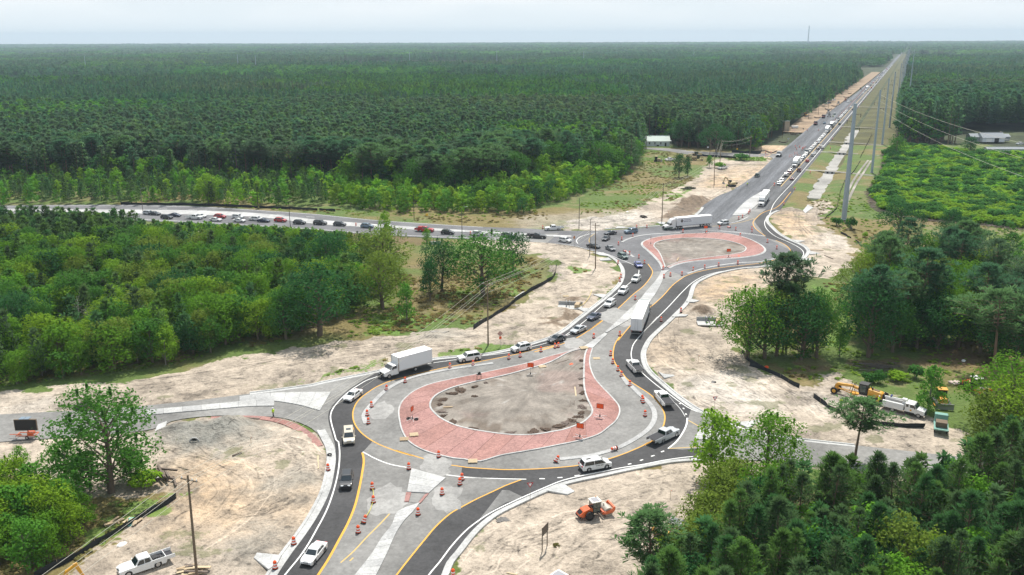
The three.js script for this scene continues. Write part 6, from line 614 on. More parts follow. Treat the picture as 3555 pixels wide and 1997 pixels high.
// ---------- construction machines: +x is forward ----------
const MC = { orange: paint([0.66, 0.115, 0.02], 0.4), yellow: paint([0.66, 0.32, 0.02], 0.45), tan: mat([0.46, 0.36, 0.2], 0.7), drumSteel: mat([0.42, 0.38, 0.33], 0.6, 0.2), darkGlass: new THREE.MeshPhysicalMaterial({ color: col(0.02, 0.05, 0.045), roughness: 0.08, clearcoat: 1 }), roofGrey: mat([0.28, 0.28, 0.3], 0.8), cream: mat([0.78, 0.74, 0.66], 0.6), mud: mat([0.16, 0.12, 0.085], 1) };
function bigTyre(t, x, y, z, r, w, rim = V.rimDark) { const k = part('wheel', new THREE.TorusGeometry(r - w * 0.42, w * 0.42, 8, 22).scale(1, 1, 1.15), V.tyre, t); k.position.set(x, y, z); part('rim', cyl(r * 0.56, r * 0.5, w * 0.8, 0, 0, 0, 14, 'z'), rim, k); const l = []; for (let i = 0; i < 20; i++) { const a = i / 20 * 6.283; l.push(box(0.07, 0.05, w * 0.9, 0, 0, 0, 0, 0).rotateZ(a + Math.PI / 2).translate(Math.cos(a) * r * 0.985, Math.sin(a) * r * 0.985, 0)); } part('tread', join(l), V.tyre, k); return k; }
function roller(p, dir, label, o = {}) {
  const t = thing('road_roller', label, 'road roller'), c = o.paint ?? MC.orange; at(t, p, Math.atan2(-dir[1], dir[0]), (o.y ?? 0.05));
  part('engine_hood', prism([[-0.5, 0.75], [-0.45, 1.75], [-1.0, 1.9], [-2.0, 1.62], [-2.75, 1.1], [-2.85, 0.7], [-2.5, 0.5], [-0.8, 0.5]], 1.55, 0.16), c, t); for (let i = 0; i < 5; i++) part('grille_slat', box(0.06, 0.045, 1.0, -2.28 - i * 0.115, 1.54 - i * 0.115, 0, 0, 0.7), V.black, t); part('grille_panel', box(0.7, 0.03, 1.1, -2.5, 1.31, 0, 0, 0.75), V.black, t); for (let i = 0; i < 5; i++) part('hood_slot', box(0.07, 0.05, 1.1, -0.75 - i * 0.14, 1.87 - i * 0.02, 0, 0, -0.2), V.black, t);
  part('rear_bumper', box(0.25, 0.3, 1.7, -2.75, 0.62, 0), V.black, t); for (const q of [-1, 1]) { bigTyre(t, -1.15, 0.74, q * 0.98, 0.74, 0.56); part('fender', box(0.9, 0.08, 0.3, -1.2, 1.2, q * 0.72), c, t); part('tail_light', box(0.06, 0.12, 0.2, -2.82, 0.95, q * 0.55), V.red, t); }
  if (o.open) { for (const [x, z] of [[-0.35, -0.65], [-0.35, 0.65], [0.85, -0.65], [0.85, 0.65]]) part('canopy_post', bar([x, 1.2, z], [x, 2.75, z], 0.05), V.black, t); part('canopy', prism([[-0.65, 2.75], [-0.6, 2.87], [1.2, 2.87], [1.25, 2.75]], 1.7, 0.05), MC.roofGrey, t); part('seat', join(box(0.5, 0.12, 0.6, 0, 1.25, 0), box(0.12, 0.6, 0.6, -0.25, 1.5, 0)), V.cloth, t); }
  else { part('cab_frame', join(...[[-0.45, -0.72], [-0.45, 0.72], [0.85, -0.68], [0.85, 0.68]].map(([x, z]) => bar([x, 0.8, z], [x, 2.75, z], 0.06)), box(1.4, 0.1, 1.5, 0.2, 0.95, 0), box(1.4, 0.06, 0.08, 0.2, 1.75, 0.7), box(1.4, 0.06, 0.08, 0.2, 1.75, -0.7)), V.black, t); for (const q of [-1, 1]) { part('side_window', box(0.6, 0.9, 0.03, -0.12, 2.2, q * 0.7), MC.darkGlass, t); part('side_window', box(0.55, 1.5, 0.03, 0.52, 1.9, q * 0.69), MC.darkGlass, t); part('door_panel', box(0.62, 0.7, 0.03, -0.12, 1.35, q * 0.7), MC.darkGlass, t); } part('windshield', box(0.03, 1.6, 1.2, 0.88, 1.9, 0), MC.darkGlass, t); part('rear_window', box(0.03, 0.9, 1.25, -0.47, 2.2, 0), MC.darkGlass, t); part('cab_roof', prism([[-0.68, 2.75], [-0.62, 2.92], [1.0, 2.92], [1.12, 2.75]], 1.75, 0.07), MC.cream, t); part('roof_mat', box(1.15, 0.03, 1.3, 0.2, 2.935, 0), MC.roofGrey, t); part('beacon', cyl(0.07, 0.08, 0.2, 0.7, 3.03, -0.7, 10), V.orangeLamp, t); part('mirror', join(bar([0.9, 2.6, 0.7], [1.3, 2.5, 1.0], 0.02), box(0.06, 0.45, 0.22, 1.3, 2.3, 1.0), bar([0.9, 2.6, -0.7], [1.3, 2.5, -1.0], 0.02), box(0.06, 0.45, 0.22, 1.3, 2.3, -1.0)), V.black, t); }
  part('hitch', box(0.7, 0.4, 0.5, 0.95, 0.75, 0), V.black, t); part('drum', cyl(0.76, 0.76, 2.1, 2.25, 0.76, 0, 28, 'z'), MC.drumSteel, t); if (o.feet) { const l = []; for (let i = 0; i < 18; i++) for (let k = 0; k < 8; k++) { const a = i / 18 * 6.283 + k * 0.17; l.push(box(0.12, 0.12, 0.12).rotateZ(a).translate(2.25 + Math.cos(a) * 0.8, 0.76 + Math.sin(a) * 0.8, -0.9 + k * 0.257)); } part('drum_feet', join(l), MC.drumSteel, t); }
  for (const q of [-1, 1]) part('drum_frame', prism([[1.15, 0.65], [1.2, 1.0], [1.7, 1.05], [2.6, 1.2], [3.1, 1.62], [3.35, 1.6], [3.3, 1.0], [2.9, 0.62], [1.7, 0.55]], 0.14, 0.03, q * 1.15), c, t); part('frame_beam', box(0.25, 0.5, 2.3, 1.22, 0.85, 0), c, t); part('front_beam', join(box(0.3, 0.4, 2.3, 3.2, 1.38, 0)), c, t);
  return t;
}
const dirOf = (a, b) => { const d = Math.hypot(b[0] - a[0], b[1] - a[1]); return [(b[0] - a[0]) / d, (b[1] - a[1]) / d]; };
{ const [a, b] = [[9.73,-112.02],[13.35,-113.1]]; roller([(a[0] + b[0]) / 2, (a[1] + b[1]) / 2], [0.93, -0.36], 'orange single drum roller with a white roofed cab on the open sand', { y: height(a[0], a[1]) }).scale.setScalar(0.88); }
roller([5.75,-94.06], [-0.7, 0.7], 'cream roofed machine at the bottom of the sand slope', { y: 0.1 });
roller([22.35,-106.11], [-0.85, -0.5], 'yellow roller with a dark canopy half under the bushes', { open: true, paint: MC.yellow, y: 0.1 });
roller([89.23,-158.51], [0.25, 0.97], 'orange padfoot roller parked in the dry grass of the yard', { feet: true, y: 0.05 });
function excavator(p, dir, label, c = MC.yellow, s = 1) {
  const t = thing('excavator', label, 'excavator'); at(t, p, Math.atan2(-dir[1], dir[0]), 0.05); t.scale.setScalar(s);
  for (const q of [-1, 1]) part('track', prism([[-1.7, 0.15], [-1.9, 0.45], [-1.7, 0.8], [1.7, 0.8], [1.9, 0.45], [1.7, 0.15]], 0.55, 0.08, q * 1.05), V.black, t); part('undercarriage', box(2.2, 0.4, 1.6, 0, 0.65, 0), V.black, t); part('house', prism([[-2.0, 1.0], [-2.1, 1.9], [-1.8, 2.1], [0.2, 2.0], [1.0, 1.6], [1.1, 1.0]], 2.4, 0.1), c, t); part('counterweight', box(0.5, 0.9, 2.5, -2.05, 1.45, 0), V.black, t); part('cab', prism([[-0.2, 1.1], [-0.15, 2.9], [0.9, 2.9], [1.3, 2.0], [1.3, 1.1]], 0.95, 0.06, 0.7), V.black, t); part('window', box(1.0, 0.8, 0.03, 0.5, 2.35, 1.19), MC.darkGlass, t);
  part('boom', prism([[0.9, 1.3], [2.2, 3.9], [3.4, 4.6], [3.6, 4.3], [2.6, 3.6], [1.3, 1.2]], 0.4, 0.05, -0.15), c, t); part('stick', prism([[3.2, 4.6], [3.7, 4.7], [4.5, 2.2], [4.2, 2.1]], 0.3, 0.04, -0.15), c, t); part('cylinder', bar([1.5, 1.9, -0.15], [2.6, 4.1, -0.15], 0.07), V.chrome, t); part('bucket', prism([[4.1, 2.2], [4.6, 2.2], [4.7, 1.5], [4.2, 1.2], [3.7, 1.6]], 1.0, 0.04, -0.15), V.steel, t); return t;
}
excavator([100.8,-401.75], [-0.75, 0.2], 'small excavator digging on the sand beside the milled lanes', MC.tan); excavator([-56.32,-93.15], [0.75, -0.45], 'yellow excavator whose raised boom shows beside the silt fence', MC.yellow, 0.9);
function dozer(p, dir, label, c = MC.tan, blade = true) { const t = thing('bulldozer', label, 'bulldozer'); at(t, p, Math.atan2(-dir[1], dir[0]), 0.05); for (const q of [-1, 1]) part('track', prism([[-1.6, 0.1], [-1.8, 0.6], [-1.3, 1.0], [1.3, 0.9], [1.7, 0.5], [1.5, 0.1]], 0.6, 0.08, q * 1.1), V.black, t); part('engine_hood', prism([[-0.2, 0.8], [-0.2, 1.9], [1.7, 1.75], [1.75, 0.8]], 1.3, 0.1), c, t); part('cab', prism([[-1.4, 1.0], [-1.3, 2.9], [-0.2, 2.9], [-0.1, 1.0]], 1.7, 0.06), V.black, t); part('cab_roof', box(1.5, 0.12, 1.9, -0.75, 2.98, 0), c, t); for (const q of [-1, 1]) part('window', box(0.9, 0.8, 0.03, -0.75, 2.3, q * 0.87), MC.darkGlass, t); if (blade) { part('blade', prism([[2.3, 0.1], [2.15, 0.6], [2.3, 1.2], [2.4, 1.2], [2.3, 0.6], [2.4, 0.1]], 3.2, 0.02), V.steel, t); part('push_arm', join(bar([0, 0.5, 1.5], [2.2, 0.4, 1.4], 0.08), bar([0, 0.5, -1.5], [2.2, 0.4, -1.4], 0.08)), c, t); } part('exhaust', bar([0.9, 1.8, 0.3], [0.9, 2.6, 0.3], 0.06), V.black, t); return t; }
dozer([80.3,-485.96], [0.8, 0.4], 'bulldozer parked in the field beside a white pickup'); dozer([79.61,-151.65], [-0.2, 0.98], 'yellow loader half hidden behind the feathery young tree', MC.yellow); dozer([252.34,-768.05], [0.3, 0.9], 'yellow bulldozer parked under the trees beside the verge', MC.yellow); dozer([353.13,-950.62], [-0.4, 0.9], 'orange machine on the verge beyond the second steel pole', MC.orange); dozer(hw(470, -20.5), toUs, 'dark roller machine on the edge of the milled lanes', V.steel, false); dozer(hw(585, -20.5), toUs, 'dark machine on the far edge of the milled lanes', V.steel, false); dozer(hw(430, -16.5), toUs, 'asphalt paver working beside the maroon dump truck', V.steel, false); dozer(hw(860, -14), toUs, 'brown machine far up the milled lanes', MC.mud, false);
function grader(p, dir, label, c, open) {
  const t = thing('motor_grader', label, 'motor grader'); at(t, p, Math.atan2(-dir[1], dir[0]), 0.08);
  part('engine_hood', prism([[-4.3, 0.9], [-4.35, 2.0], [-4.1, 2.2], [-1.7, 2.45], [-1.6, 0.9]], 1.25, 0.1), c, t); part('radiator', box(0.06, 0.95, 1.0, -4.36, 1.5, 0), V.black, t); if (open) part('radiator_door', box(0.9, 1.1, 0.08, -4.7, 1.5, 0.75, -0.5), V.black, t); part('hood_grille', box(1.1, 0.03, 0.7, -3.1, 2.36, 0, 0, 0.1), MC.mud, t); part('exhaust', join(bar([-2.0, 2.3, 0.3], [-2.0, 3.1, 0.3], 0.07), cyl(0.16, 0.16, 0.4, -2.4, 2.6, -0.2, 10)), V.black, t);
  part('cab', prism([[-1.6, 1.0], [-1.55, 3.1], [-0.1, 3.1], [0.1, 2.0], [-0.2, 1.0]], 1.5, 0.06), V.black, t); for (const q of [-1, 1]) part('window', box(1.0, 1.3, 0.03, -0.8, 2.3, q * 0.765), MC.darkGlass, t); part('windshield', box(0.03, 1.0, 1.2, 0.0, 2.45, 0, 0, 0.17), MC.darkGlass, t); part('cab_roof', box(1.7, 0.1, 1.7, -0.8, 3.16, 0), V.black, t);
  part('front_frame', prism([[-0.3, 1.5], [-0.3, 2.0], [1.5, 2.35], [4.2, 2.1], [4.6, 1.7], [4.6, 0.9], [4.2, 0.9], [4.0, 1.6], [1.5, 1.9]], 0.45, 0.06), c, t); part('lift_cylinder', join(bar([0.9, 2.9, 0.45], [1.2, 1.0, 0.9], 0.07), bar([0.9, 2.9, -0.45], [1.2, 1.0, -0.9], 0.07), bar([1.5, 2.9, 0.2], [1.9, 1.0, 0.3], 0.06)), V.black, t); part('drawbar', join(bar([4.2, 1.0, 0], [0.8, 0.8, 0.7], 0.1), bar([4.2, 1.0, 0], [0.8, 0.8, -0.7], 0.1), cyl(0.85, 0.85, 0.14, 0.9, 0.72, 0, 18)), c, t); part('blade', box(0.1, 0.6, 3.7, 0.9, 0.42, 0, 0.5), V.steel, t); part('front_axle', box(0.25, 0.25, 1.9, 4.4, 0.75, 0), c, t);
  for (const q of [-1, 1]) { bigTyre(t, 4.4, 0.68, q * 1.05, 0.68, 0.42, c); bigTyre(t, -2.3, 0.68, q * 1.05, 0.68, 0.42, c); bigTyre(t, -3.8, 0.68, q * 1.05, 0.68, 0.42, c); } return t;
}
{ const [a, b] = [[62.53,-157.71],[68.75,-152.5]]; const d = dirOf(b, a); grader([(a[0] + b[0]) / 2 , (a[1] + b[1]) / 2], d, 'yellow motor grader with its rear door open beside the service truck', MC.yellow, true); }
grader([104.45,-503.71], [-0.8, 0.3], 'tan grader parked on the church road, farther one', MC.tan); grader([104.38,-490.17], [0.85, 0.2], 'tan grader parked beside the church road silt fence, nearer one', MC.tan);
{ // service truck
  const [f, r] = [[73.88,-145.97],[68.55,-150.29]], t = thing('service_truck', 'white service truck with crane boom and tool boxes in the yard', 'truck'), d = dirOf(r, f); at(t, [(f[0] + r[0]) / 2, (f[1] + r[1]) / 2], Math.atan2(-d[1], d[0]), 0.1); const x = 3.6;
  part('hood', prism([[x, 0.6], [x, 1.3], [x - 0.2, 1.45], [x - 1.4, 1.65], [x - 1.45, 0.6]], 2.0, 0.12), whitePaint, t); part('cab', prism([[x - 1.3, 0.6], [x - 1.35, 1.62], [x - 1.85, 2.35], [x - 3.3, 2.4], [x - 3.4, 0.6]], 2.1, 0.1), whitePaint, t); part('windshield', prism([[x - 1.36, 1.66], [x - 1.76, 2.26], [x - 1.8, 2.26], [x - 1.4, 1.66]], 1.9).translate(0.06, 0.02, 0), V.glass, t);
  for (const q of [-1, 1]) { part('side_window', box(0.75, 0.5, 0.02, x - 2.1, 1.95, q * 1.06), V.glass, t); part('side_window', box(0.4, 0.5, 0.02, x - 2.95, 1.95, q * 1.06), V.glass, t); part('mirror', box(0.12, 0.42, 0.2, x - 1.6, 1.85, q * 1.25), V.black, t); part('headlight', box(0.2, 0.24, 0.34, x - 0.08, 1.0, q * 0.78), V.lamp, t); wheelBig(t, x - 0.95, q * 0.92, 0.46); wheelBig(t, x - 5.4, q * 0.95, 0.46); part('tool_box', box(3.7, 1.15, 0.5, x - 5.4, 1.35, q * 0.88), whitePaint, t); for (let i = 0; i < 4; i++) part('box_door', box(0.8, i === 1 ? 0.5 : 0.95, 0.02, x - 4.0 - i * 0.92, i === 1 ? 1.6 : 1.38, q * 1.14), trailerSkin, t); part('door_badge', box(0.3, 0.3, 0.012, x - 2.3, 1.2, q * 1.056), MC.yellow, t); }
  part('grille', box(0.06, 0.5, 1.1, x + 0.01, 1.0, 0), V.black, t); part('bumper', box(0.25, 0.3, 2.15, x + 0.05, 0.62, 0), V.chrome, t); part('bed_floor', box(3.7, 0.1, 1.4, x - 5.4, 1.0, 0), V.black, t); part('running_board', box(1.7, 0.3, 2.15, x - 2.5, 0.65, 0), V.black, t); part('chassis', box(7, 0.25, 0.9, 0, 0.75, 0), V.black, t); part('boom', join(box(3.7, 0.24, 0.26, x - 5.3, 2.45, 0.15, 0, 0.03), box(0.5, 1.3, 0.4, x - 3.75, 1.9, 0.15)), whitePaint, t); part('boom_head', box(0.8, 0.25, 0.8, x - 3.7, 2.65, 0.1), whitePaint, t); part('compressor', join(box(0.9, 0.45, 0.5, x - 4.6, 1.3, -0.1), cyl(0.2, 0.2, 0.7, x - 5.6, 1.3, 0.1, 10, 'x')), MC.mud, t); part('blue_bundle', cyl(0.16, 0.16, 0.6, x - 6.1, 2.66, -0.1, 10, 'z'), paints.blue, t); part('rear_bumper', box(0.3, 0.3, 2.1, x - 7.35, 0.7, 0), V.black, t);
}
{ // old green truck under the olive tree
  const t = thing('flatbed_truck', 'old pale green truck half under the olive leafed tree', 'truck'), g = paint([0.16, 0.34, 0.29], 0.5); at(t, [74.86,-141.9], 1.15, 0.08); part('hood', prism([[2.9, 0.6], [2.9, 1.3], [2.6, 1.5], [1.4, 1.65], [1.4, 0.6]], 2.0, 0.15), g, t); part('cab', prism([[1.4, 0.6], [1.4, 1.7], [1.0, 2.4], [-0.2, 2.45], [-0.3, 0.6]], 2.15, 0.12), g, t); part('windshield', prism([[1.38, 1.75], [1.06, 2.3], [1.02, 2.3], [1.34, 1.75]], 1.8).translate(0.08, 0.02, 0), V.glass, t); part('flatbed', box(3.6, 0.2, 2.3, -2.1, 1.1, 0), g, t); part('crate', box(1.6, 0.9, 1.8, -2.2, 1.65, 0), MC.mud, t); part('bumper', box(0.2, 0.3, 2.2, 2.95, 0.6, 0), V.black, t); for (const q of [-1, 1]) { wheelBig(t, 2.0, q * 0.95, 0.48); wheelBig(t, -2.4, q * 0.95, 0.48); part('side_window', box(0.8, 0.5, 0.02, 0.4, 2.0, q * 1.085), V.glass, t); part('headlight', box(0.1, 0.2, 0.25, 2.92, 1.05, q * 0.75), V.lamp, t); }
}
{ // portable message board
  const t = thing('message_board_trailer', 'dark message board on an orange trailer on the grey side road', 'message board'); at(t, [-83.56,-139.39], 0.03, 0.02); part('display', box(3.6, 1.9, 0.22, 0, 2.35, 0), mat([0.014, 0.014, 0.016], 0.7), t); part('display_frame', join(box(3.75, 0.08, 0.26, 0, 3.33, 0), box(3.75, 0.08, 0.26, 0, 1.37, 0), box(0.08, 2, 0.26, 1.86, 2.35, 0), box(0.08, 2, 0.26, -1.86, 2.35, 0)), MC.mud, t); for (const x of [-0.55, 0.35]) part('solar_panel', box(0.8, 0.05, 1.1, x, 3.5, -0.25), paints.bluegrey, t); part('mast', box(0.18, 1.3, 0.18, 0.2, 1.0, 0), MC.orange, t); part('trailer_frame', join(box(3.2, 0.12, 0.12, 0, 0.62, 0.7), box(3.2, 0.12, 0.12, 0, 0.62, -0.7), box(0.12, 0.12, 1.5, 1.6, 0.62, 0), box(0.12, 0.12, 1.5, -1.6, 0.62, 0), box(1.4, 0.1, 0.1, -2.3, 0.6, 0)), MC.orange, t); part('battery_box', box(1.0, 0.5, 0.9, 0.7, 0.85, 0), MC.orange, t); for (const q of [-1, 1]) { const w = part('wheel', specs.sedan.parts.tyre, V.tyre, t); w.position.set(0.35, 0.34, q * 0.95); part('rim', specs.sedan.parts.rim, V.rim, w); } for (const [x, z] of [[1.6, 0.75], [1.6, -0.75], [-1.6, 0.75], [-1.6, -0.75]]) part('jack', bar([x, 0.05, z], [x, 0.65, z], 0.04), V.steel, t); part('light_board', box(0.7, 0.25, 0.02, -0.9, 0.9, 0.76), MC.orange, t);
}

// ---------- traffic drums ----------
const DR = { orange: mat([0.8, 0.085, 0.008], 0.5), white: mat([0.8, 0.8, 0.8], 0.4), base: mat([0.07, 0.018, 0.014], 0.8) };
const drumParts = (() => { const prof = (a, b) => new THREE.LatheGeometry([a, b].map(([r, y]) => new THREE.Vector2(r, y)), 14); const bands = [], whites = []; const R = (y) => 0.295 - 0.075 * (y - 0.08) / 0.92; const cuts = [0.08, 0.24, 0.42, 0.6, 0.78, 1.0]; for (let i = 0; i < 5; i++) if (i % 2) whites.push(prof([R(cuts[i]) + 0.014, cuts[i]], [R(cuts[i + 1]) + 0.014, cuts[i + 1]])); return { orange: new THREE.LatheGeometry([[0.295, 0.06], [0.22, 1.0], [0.17, 1.06], [0.1, 1.06], [0.09, 1.14], [0, 1.14]].map((a) => new THREE.Vector2(...a)), 14), white: whites, base: cyl(0.38, 0.41, 0.1, 0, 0.05, 0, 14) }; })();
let drum0 = null;
function drum(p, label, group, o = {}) {
  let t; if (!drum0) { t = drum0 = thing('traffic_drum', label, 'traffic drum', group); part('barrel', drumParts.orange, DR.orange, t); for (const w of drumParts.white) part('white_band', w, DR.white, t); part('rubber_base', drumParts.base, DR.base, t); } else t = dup(drum0, label, group);
  if (!group) delete t.userData.group; t.rotation.set(0, 0, 0); at(t, p, o.turn ?? (p[0] * 7 % 6.28), o.y ?? (inside(pavedOutline, p[0], p[1]) ? 0.02 : Math.max(0.05, height(p[0], p[1])))); if (o.tilt) { t.rotation.set(0, o.turn ?? 0, o.tilt, 'YXZ'); t.position.y += o.lift ?? 0.05; } t.scale.setScalar(o.s ?? 1.02); return t;
}
const drumSets = [
  ['upright drum on the concrete kerb of the road out of the works', [[-29.32,-126.93],[-29.72,-105.68],[-30.77,-99.96]]], ['upright drum in the row between the yellow line and the splitter', [[-21.46,-108.53],[-20.6,-116.78],[-21.37,-120.86]]], ['upright drum beside the southern splitter island', [[-16.52,-127.23],[-7.86,-123.61],[-8.12,-122.11],[-10.62,-119.09],[-13.63,-113.24]]], ['upright drum at the foot of the big pink apron', [[-12.09,-131.4]]], ['upright drum at the bottom kerb below the roller sand', [[-7.64,-97.99]]],
  ['upright drum along the yellow line behind the box truck', [[-12.95,-171.86],[-8.22,-173.45],[-0.73,-177.1],[1.69,-178.3],[6.27,-181.6],[9.46,-183.96],[10.22,-184.48]]], ['upright drum on the left kerb band of the big roundabout', [[-21.37,-164.05],[-26.22,-151.89],[-26.42,-148.03],[-25.65,-144.55]]], ['upright drum beside the yellow line on the link road', [[18.62,-190.65],[24.73,-192.06],[21.19,-179.02],[21.13,-174.2],[21.72,-169.94],[22.05,-166.85]]], ['upright drum on the right kerb band of the big roundabout', [[23.12,-161.75],[24.5,-154.38],[24.51,-153.38],[24,-147.34]]],
  ['upright drum on the outer kerb of the exit road', [[32.09,-258.62],[31.09,-242.94],[30.23,-238.64]]], ['upright drum inside the left bend of the smaller roundabout', [[40.13,-259.11],[39.43,-266.1],[37.15,-270.76],[35.2,-284.14],[37.2,-291.64],[41.66,-297.06]]], ['upright drum along the far kerb of the smaller roundabout', [[44.88,-311.19],[48.56,-311.13],[60.04,-303.25]]], ['upright drum in the gore beside the concrete pad', [[74.19,-308.92],[79.41,-306.6],[85.28,-325.94],[87.53,-329.17],[85.48,-307.85],[84.33,-303.31],[78.58,-296.72]]], ['upright drum on the right bend of the smaller roundabout', [[85.16,-286.85],[85.55,-277.53]]], ['upright drum along the near kerb band of the smaller roundabout', [[68.16,-258.06],[61.83,-255.72],[57.13,-253.16],[53.21,-250.51],[48.95,-245.45],[45.44,-244.38],[43.25,-242.54],[44.5,-251.46]]], ['upright drum on the link road between median and lanes', [[32.17,-220.83],[24.71,-192.05],[18.61,-190.5]]], ['upright drum on the right kerb of the link road', [[42.1,-209.99],[35.96,-202.68]]],
  ['upright drum in the concrete median of the cross road', [[-56.95,-316.55],[-14.45,-301.13],[1.28,-297.61],[11.1,-310.39]]], ['upright drum on the right shoulder of the highway', [...[[126.71,-391.9],[110.91,-355.1]], ...[[149.89,-441.6],[194.53,-540.78]]]], ['upright drum along the queue side of the highway', [...[[120.79,-403.08],[111.36,-380.76]], ...[[147.63,-462.65],[155.07,-479.28],[178.51,-531.11],[186.32,-548.86],[195.57,-568.49],[121.24,-404.71],[111.53,-381.21]]]], ['upright drum by the waiting semi at the pad', [[91.72,-336.4],[93.23,-340.42]]],
];
for (const [l, pts] of drumSets) { const many = pts.length > 1; for (const p of pts) drum(p, l, many ? l.replace('upright drum', 'drums') : undefined); }
{ const l = 'small drum in the long line down the highway works'; for (let i = 0; i < 46; i++) drum(hw(330 + i * 17, -9 - (i > 24 ? (i - 24) * 0.14 : 0)), l, 'drums down the highway works'); const r2 = rng(3); for (let i = 0; i < 9; i++) drum(hw(250 + i * 75, 0.6), 'small drum on the far right shoulder of the highway', 'drums on the far right shoulder'); for (let i = 0; i < 8; i++) drum(hw(178 + r2() * 24, -11 - r2() * 7), 'drum in the cluster of barricades on the milled lanes', 'drums among the barricades'); for (const p of [[148.99,-519.12],[152.17,-519.03],[223.32,-647.67],[215.15,-647.98]]) drum(p, 'drum on the sandy verge at the church road corner', 'drums on the sandy verge'); }
drum([-21.14,-111.08], 'drum leaning against a yellow hose on the road out of the works', undefined, { tilt: -0.35, turn: 0.6 }); drum([-24.58,-160.11], 'drum leaning over on the kerb band ahead of the white sedan', undefined, { tilt: 0.3, turn: 2 }); drum([6.91,-129.39], 'drum tipped on its base behind the taxi minivan', undefined, { tilt: -0.5, turn: 0.3, lift: 0.12 }); drum([17.28,-133.71], 'drum lying on its side on the kerb band with its dark base showing', undefined, { tilt: 1.5, turn: 0.5, lift: 0.38 }); drum([78.5,-310.57], 'drum lying on its side in the gore beside the white crossover', undefined, { tilt: 1.5, turn: 0.2, lift: 0.3 }); drum([68.49,-303.43], 'drum lying on its side at the top of the smaller apron', undefined, { tilt: 1.5, turn: 1.2, lift: 0.3 }); drum([35.77,-274.45], 'drum lying by the short kerb band of the smaller roundabout', undefined, { tilt: 1.5, turn: 2.2, lift: 0.3 });
one('drum_hose', new THREE.TubeGeometry(new THREE.CatmullRomCurve3([[-21.37,-121.08],[-20.97,-119.23],[-20.64,-116.84],[-20.72,-115.1],[-20.94,-112.3],[-21.58,-110.95]].map((p, i) => new THREE.Vector3(p[0], 0.05 + (i % 2 ? 0 : 0.35), p[1]))), 24, 0.045, 5), mat([0.6, 0.55, 0.08], 0.6), 'yellow hose strung between drums on the road out of the works', 'hose');
// barricades on the milled lanes
for (const [p, l] of [[[159.04,-503.83], 'striped barricade on the milled lanes, nearest the white truck'], [[165.63,-515.4], 'striped barricade on the milled lanes behind the others'], [[163.14,-501.8], 'striped barricade on the milled lanes beside the queue'], [[145.8,-505.37], 'striped barricade closing the church road'], [[204.92,-646.8], 'striped barricade on the verge before the white skip']]) { const t = thing('barricade', l, 'barricade'); at(t, p, 0.35, 0.02); for (let i = 0; i < 3; i++) { const b = part('rail', box(2.4, 0.22, 0.05, 0, 0.5 + i * 0.45, 0), DR.white, t); for (let k = 0; k < 4; k++) part('stripe', box(0.22, 0.2, 0.02, -0.9 + k * 0.6, 0.5 + i * 0.45, 0.04, 0, 0), DR.orange, b); } for (const q of [-1, 1]) part('post', join(box(0.06, 1.6, 0.06, q, 0.8, 0), box(0.06, 0.06, 1.2, q, 0.05, 0)), DR.orange, t); }
// ---------- folding orange signs on cross legs ----------
function rollSign(p, turn, label, o = {}) {
  const t = thing('work_sign', label, 'road sign', 'orange folding work signs'); at(t, p, turn, o.y ?? 0.14); const h = o.h ?? 2.5, w = o.w ?? 1.25, hh = o.hh ?? 0.9;
  part('panel', box(w, hh, 0.03, 0, h - hh / 2, 0), DR.orange, t); part('panel_rib', box(0.07, hh + 0.1, 0.06, 0, h - hh / 2, 0.02), mat([0.75, 0.2, 0.08], 0.5), t); part('edge_frame', join(box(w + 0.06, 0.05, 0.05, 0, h, 0), box(w + 0.06, 0.05, 0.05, 0, h - hh, 0), box(0.05, hh, 0.05, w / 2, h - hh / 2, 0), box(0.05, hh, 0.05, -w / 2, h - hh / 2, 0)), V.black, t); part('mast', bar([0, 0.4, 0], [0, h - hh, 0], 0.025), V.steel, t); part('spring', join(cyl(0.06, 0.1, 0.35, 0, 0.35, 0, 8), box(0.25, 0.12, 0.25, 0, 0.16, 0)), V.black, t); for (const [x, z] of [[1, 0.55], [1, -0.55], [-1, 0.55], [-1, -0.55]]) part('leg', bar([0, 0.15, 0], [x * 1.05, 0.03, z * 1.3], 0.03), DR.white, t); return t;
}
rollSign([15.76,-146.85], -0.35, 'orange sign on cross legs standing mid apron beside the right kerb'); rollSign([11.54,-138.55], -0.4, 'orange sign on cross legs at the lower right of the pink apron'); rollSign([3.71,-167.99], -0.25, 'orange sign on cross legs inside the sandy island behind the upper apron', { y: 0.02 }); rollSign([-17.97,-146.07], 1.25, 'orange sign seen edge on over two tyres on the apron', { w: 1.1 }); rollSign([67.68,-301.79], -0.1, 'orange sign in front of the trailer at the top of the smaller apron'); rollSign([67.35,-266.56], 0.05, 'orange sign inside the smaller sandy island', { h: 2.6 }); rollSign([45.99,-284.99], 1.3, 'orange sign seen edge on at the left tip of the smaller apron', { w: 0.9 }); rollSign([59.38,-329.73], 1.35, 'orange sign leaning on the far sand behind the semi cab', { y: 0.1, w: 0.9 });
for (const [p, l] of [[[-18.68,-146.21], 'black tyre weighing down the sign legs, left one'], [[-17.26,-145.85], 'black tyre weighing down the sign legs, right one'], [[-30.08,-131.98], 'black tyre lying on the concrete kerb']]) { const m = one('loose_tyre', new THREE.TorusGeometry(0.32, 0.1, 8, 20).rotateX(Math.PI / 2), V.tyre, l, 'tyre'); at(m, p, 0, 0.26); }
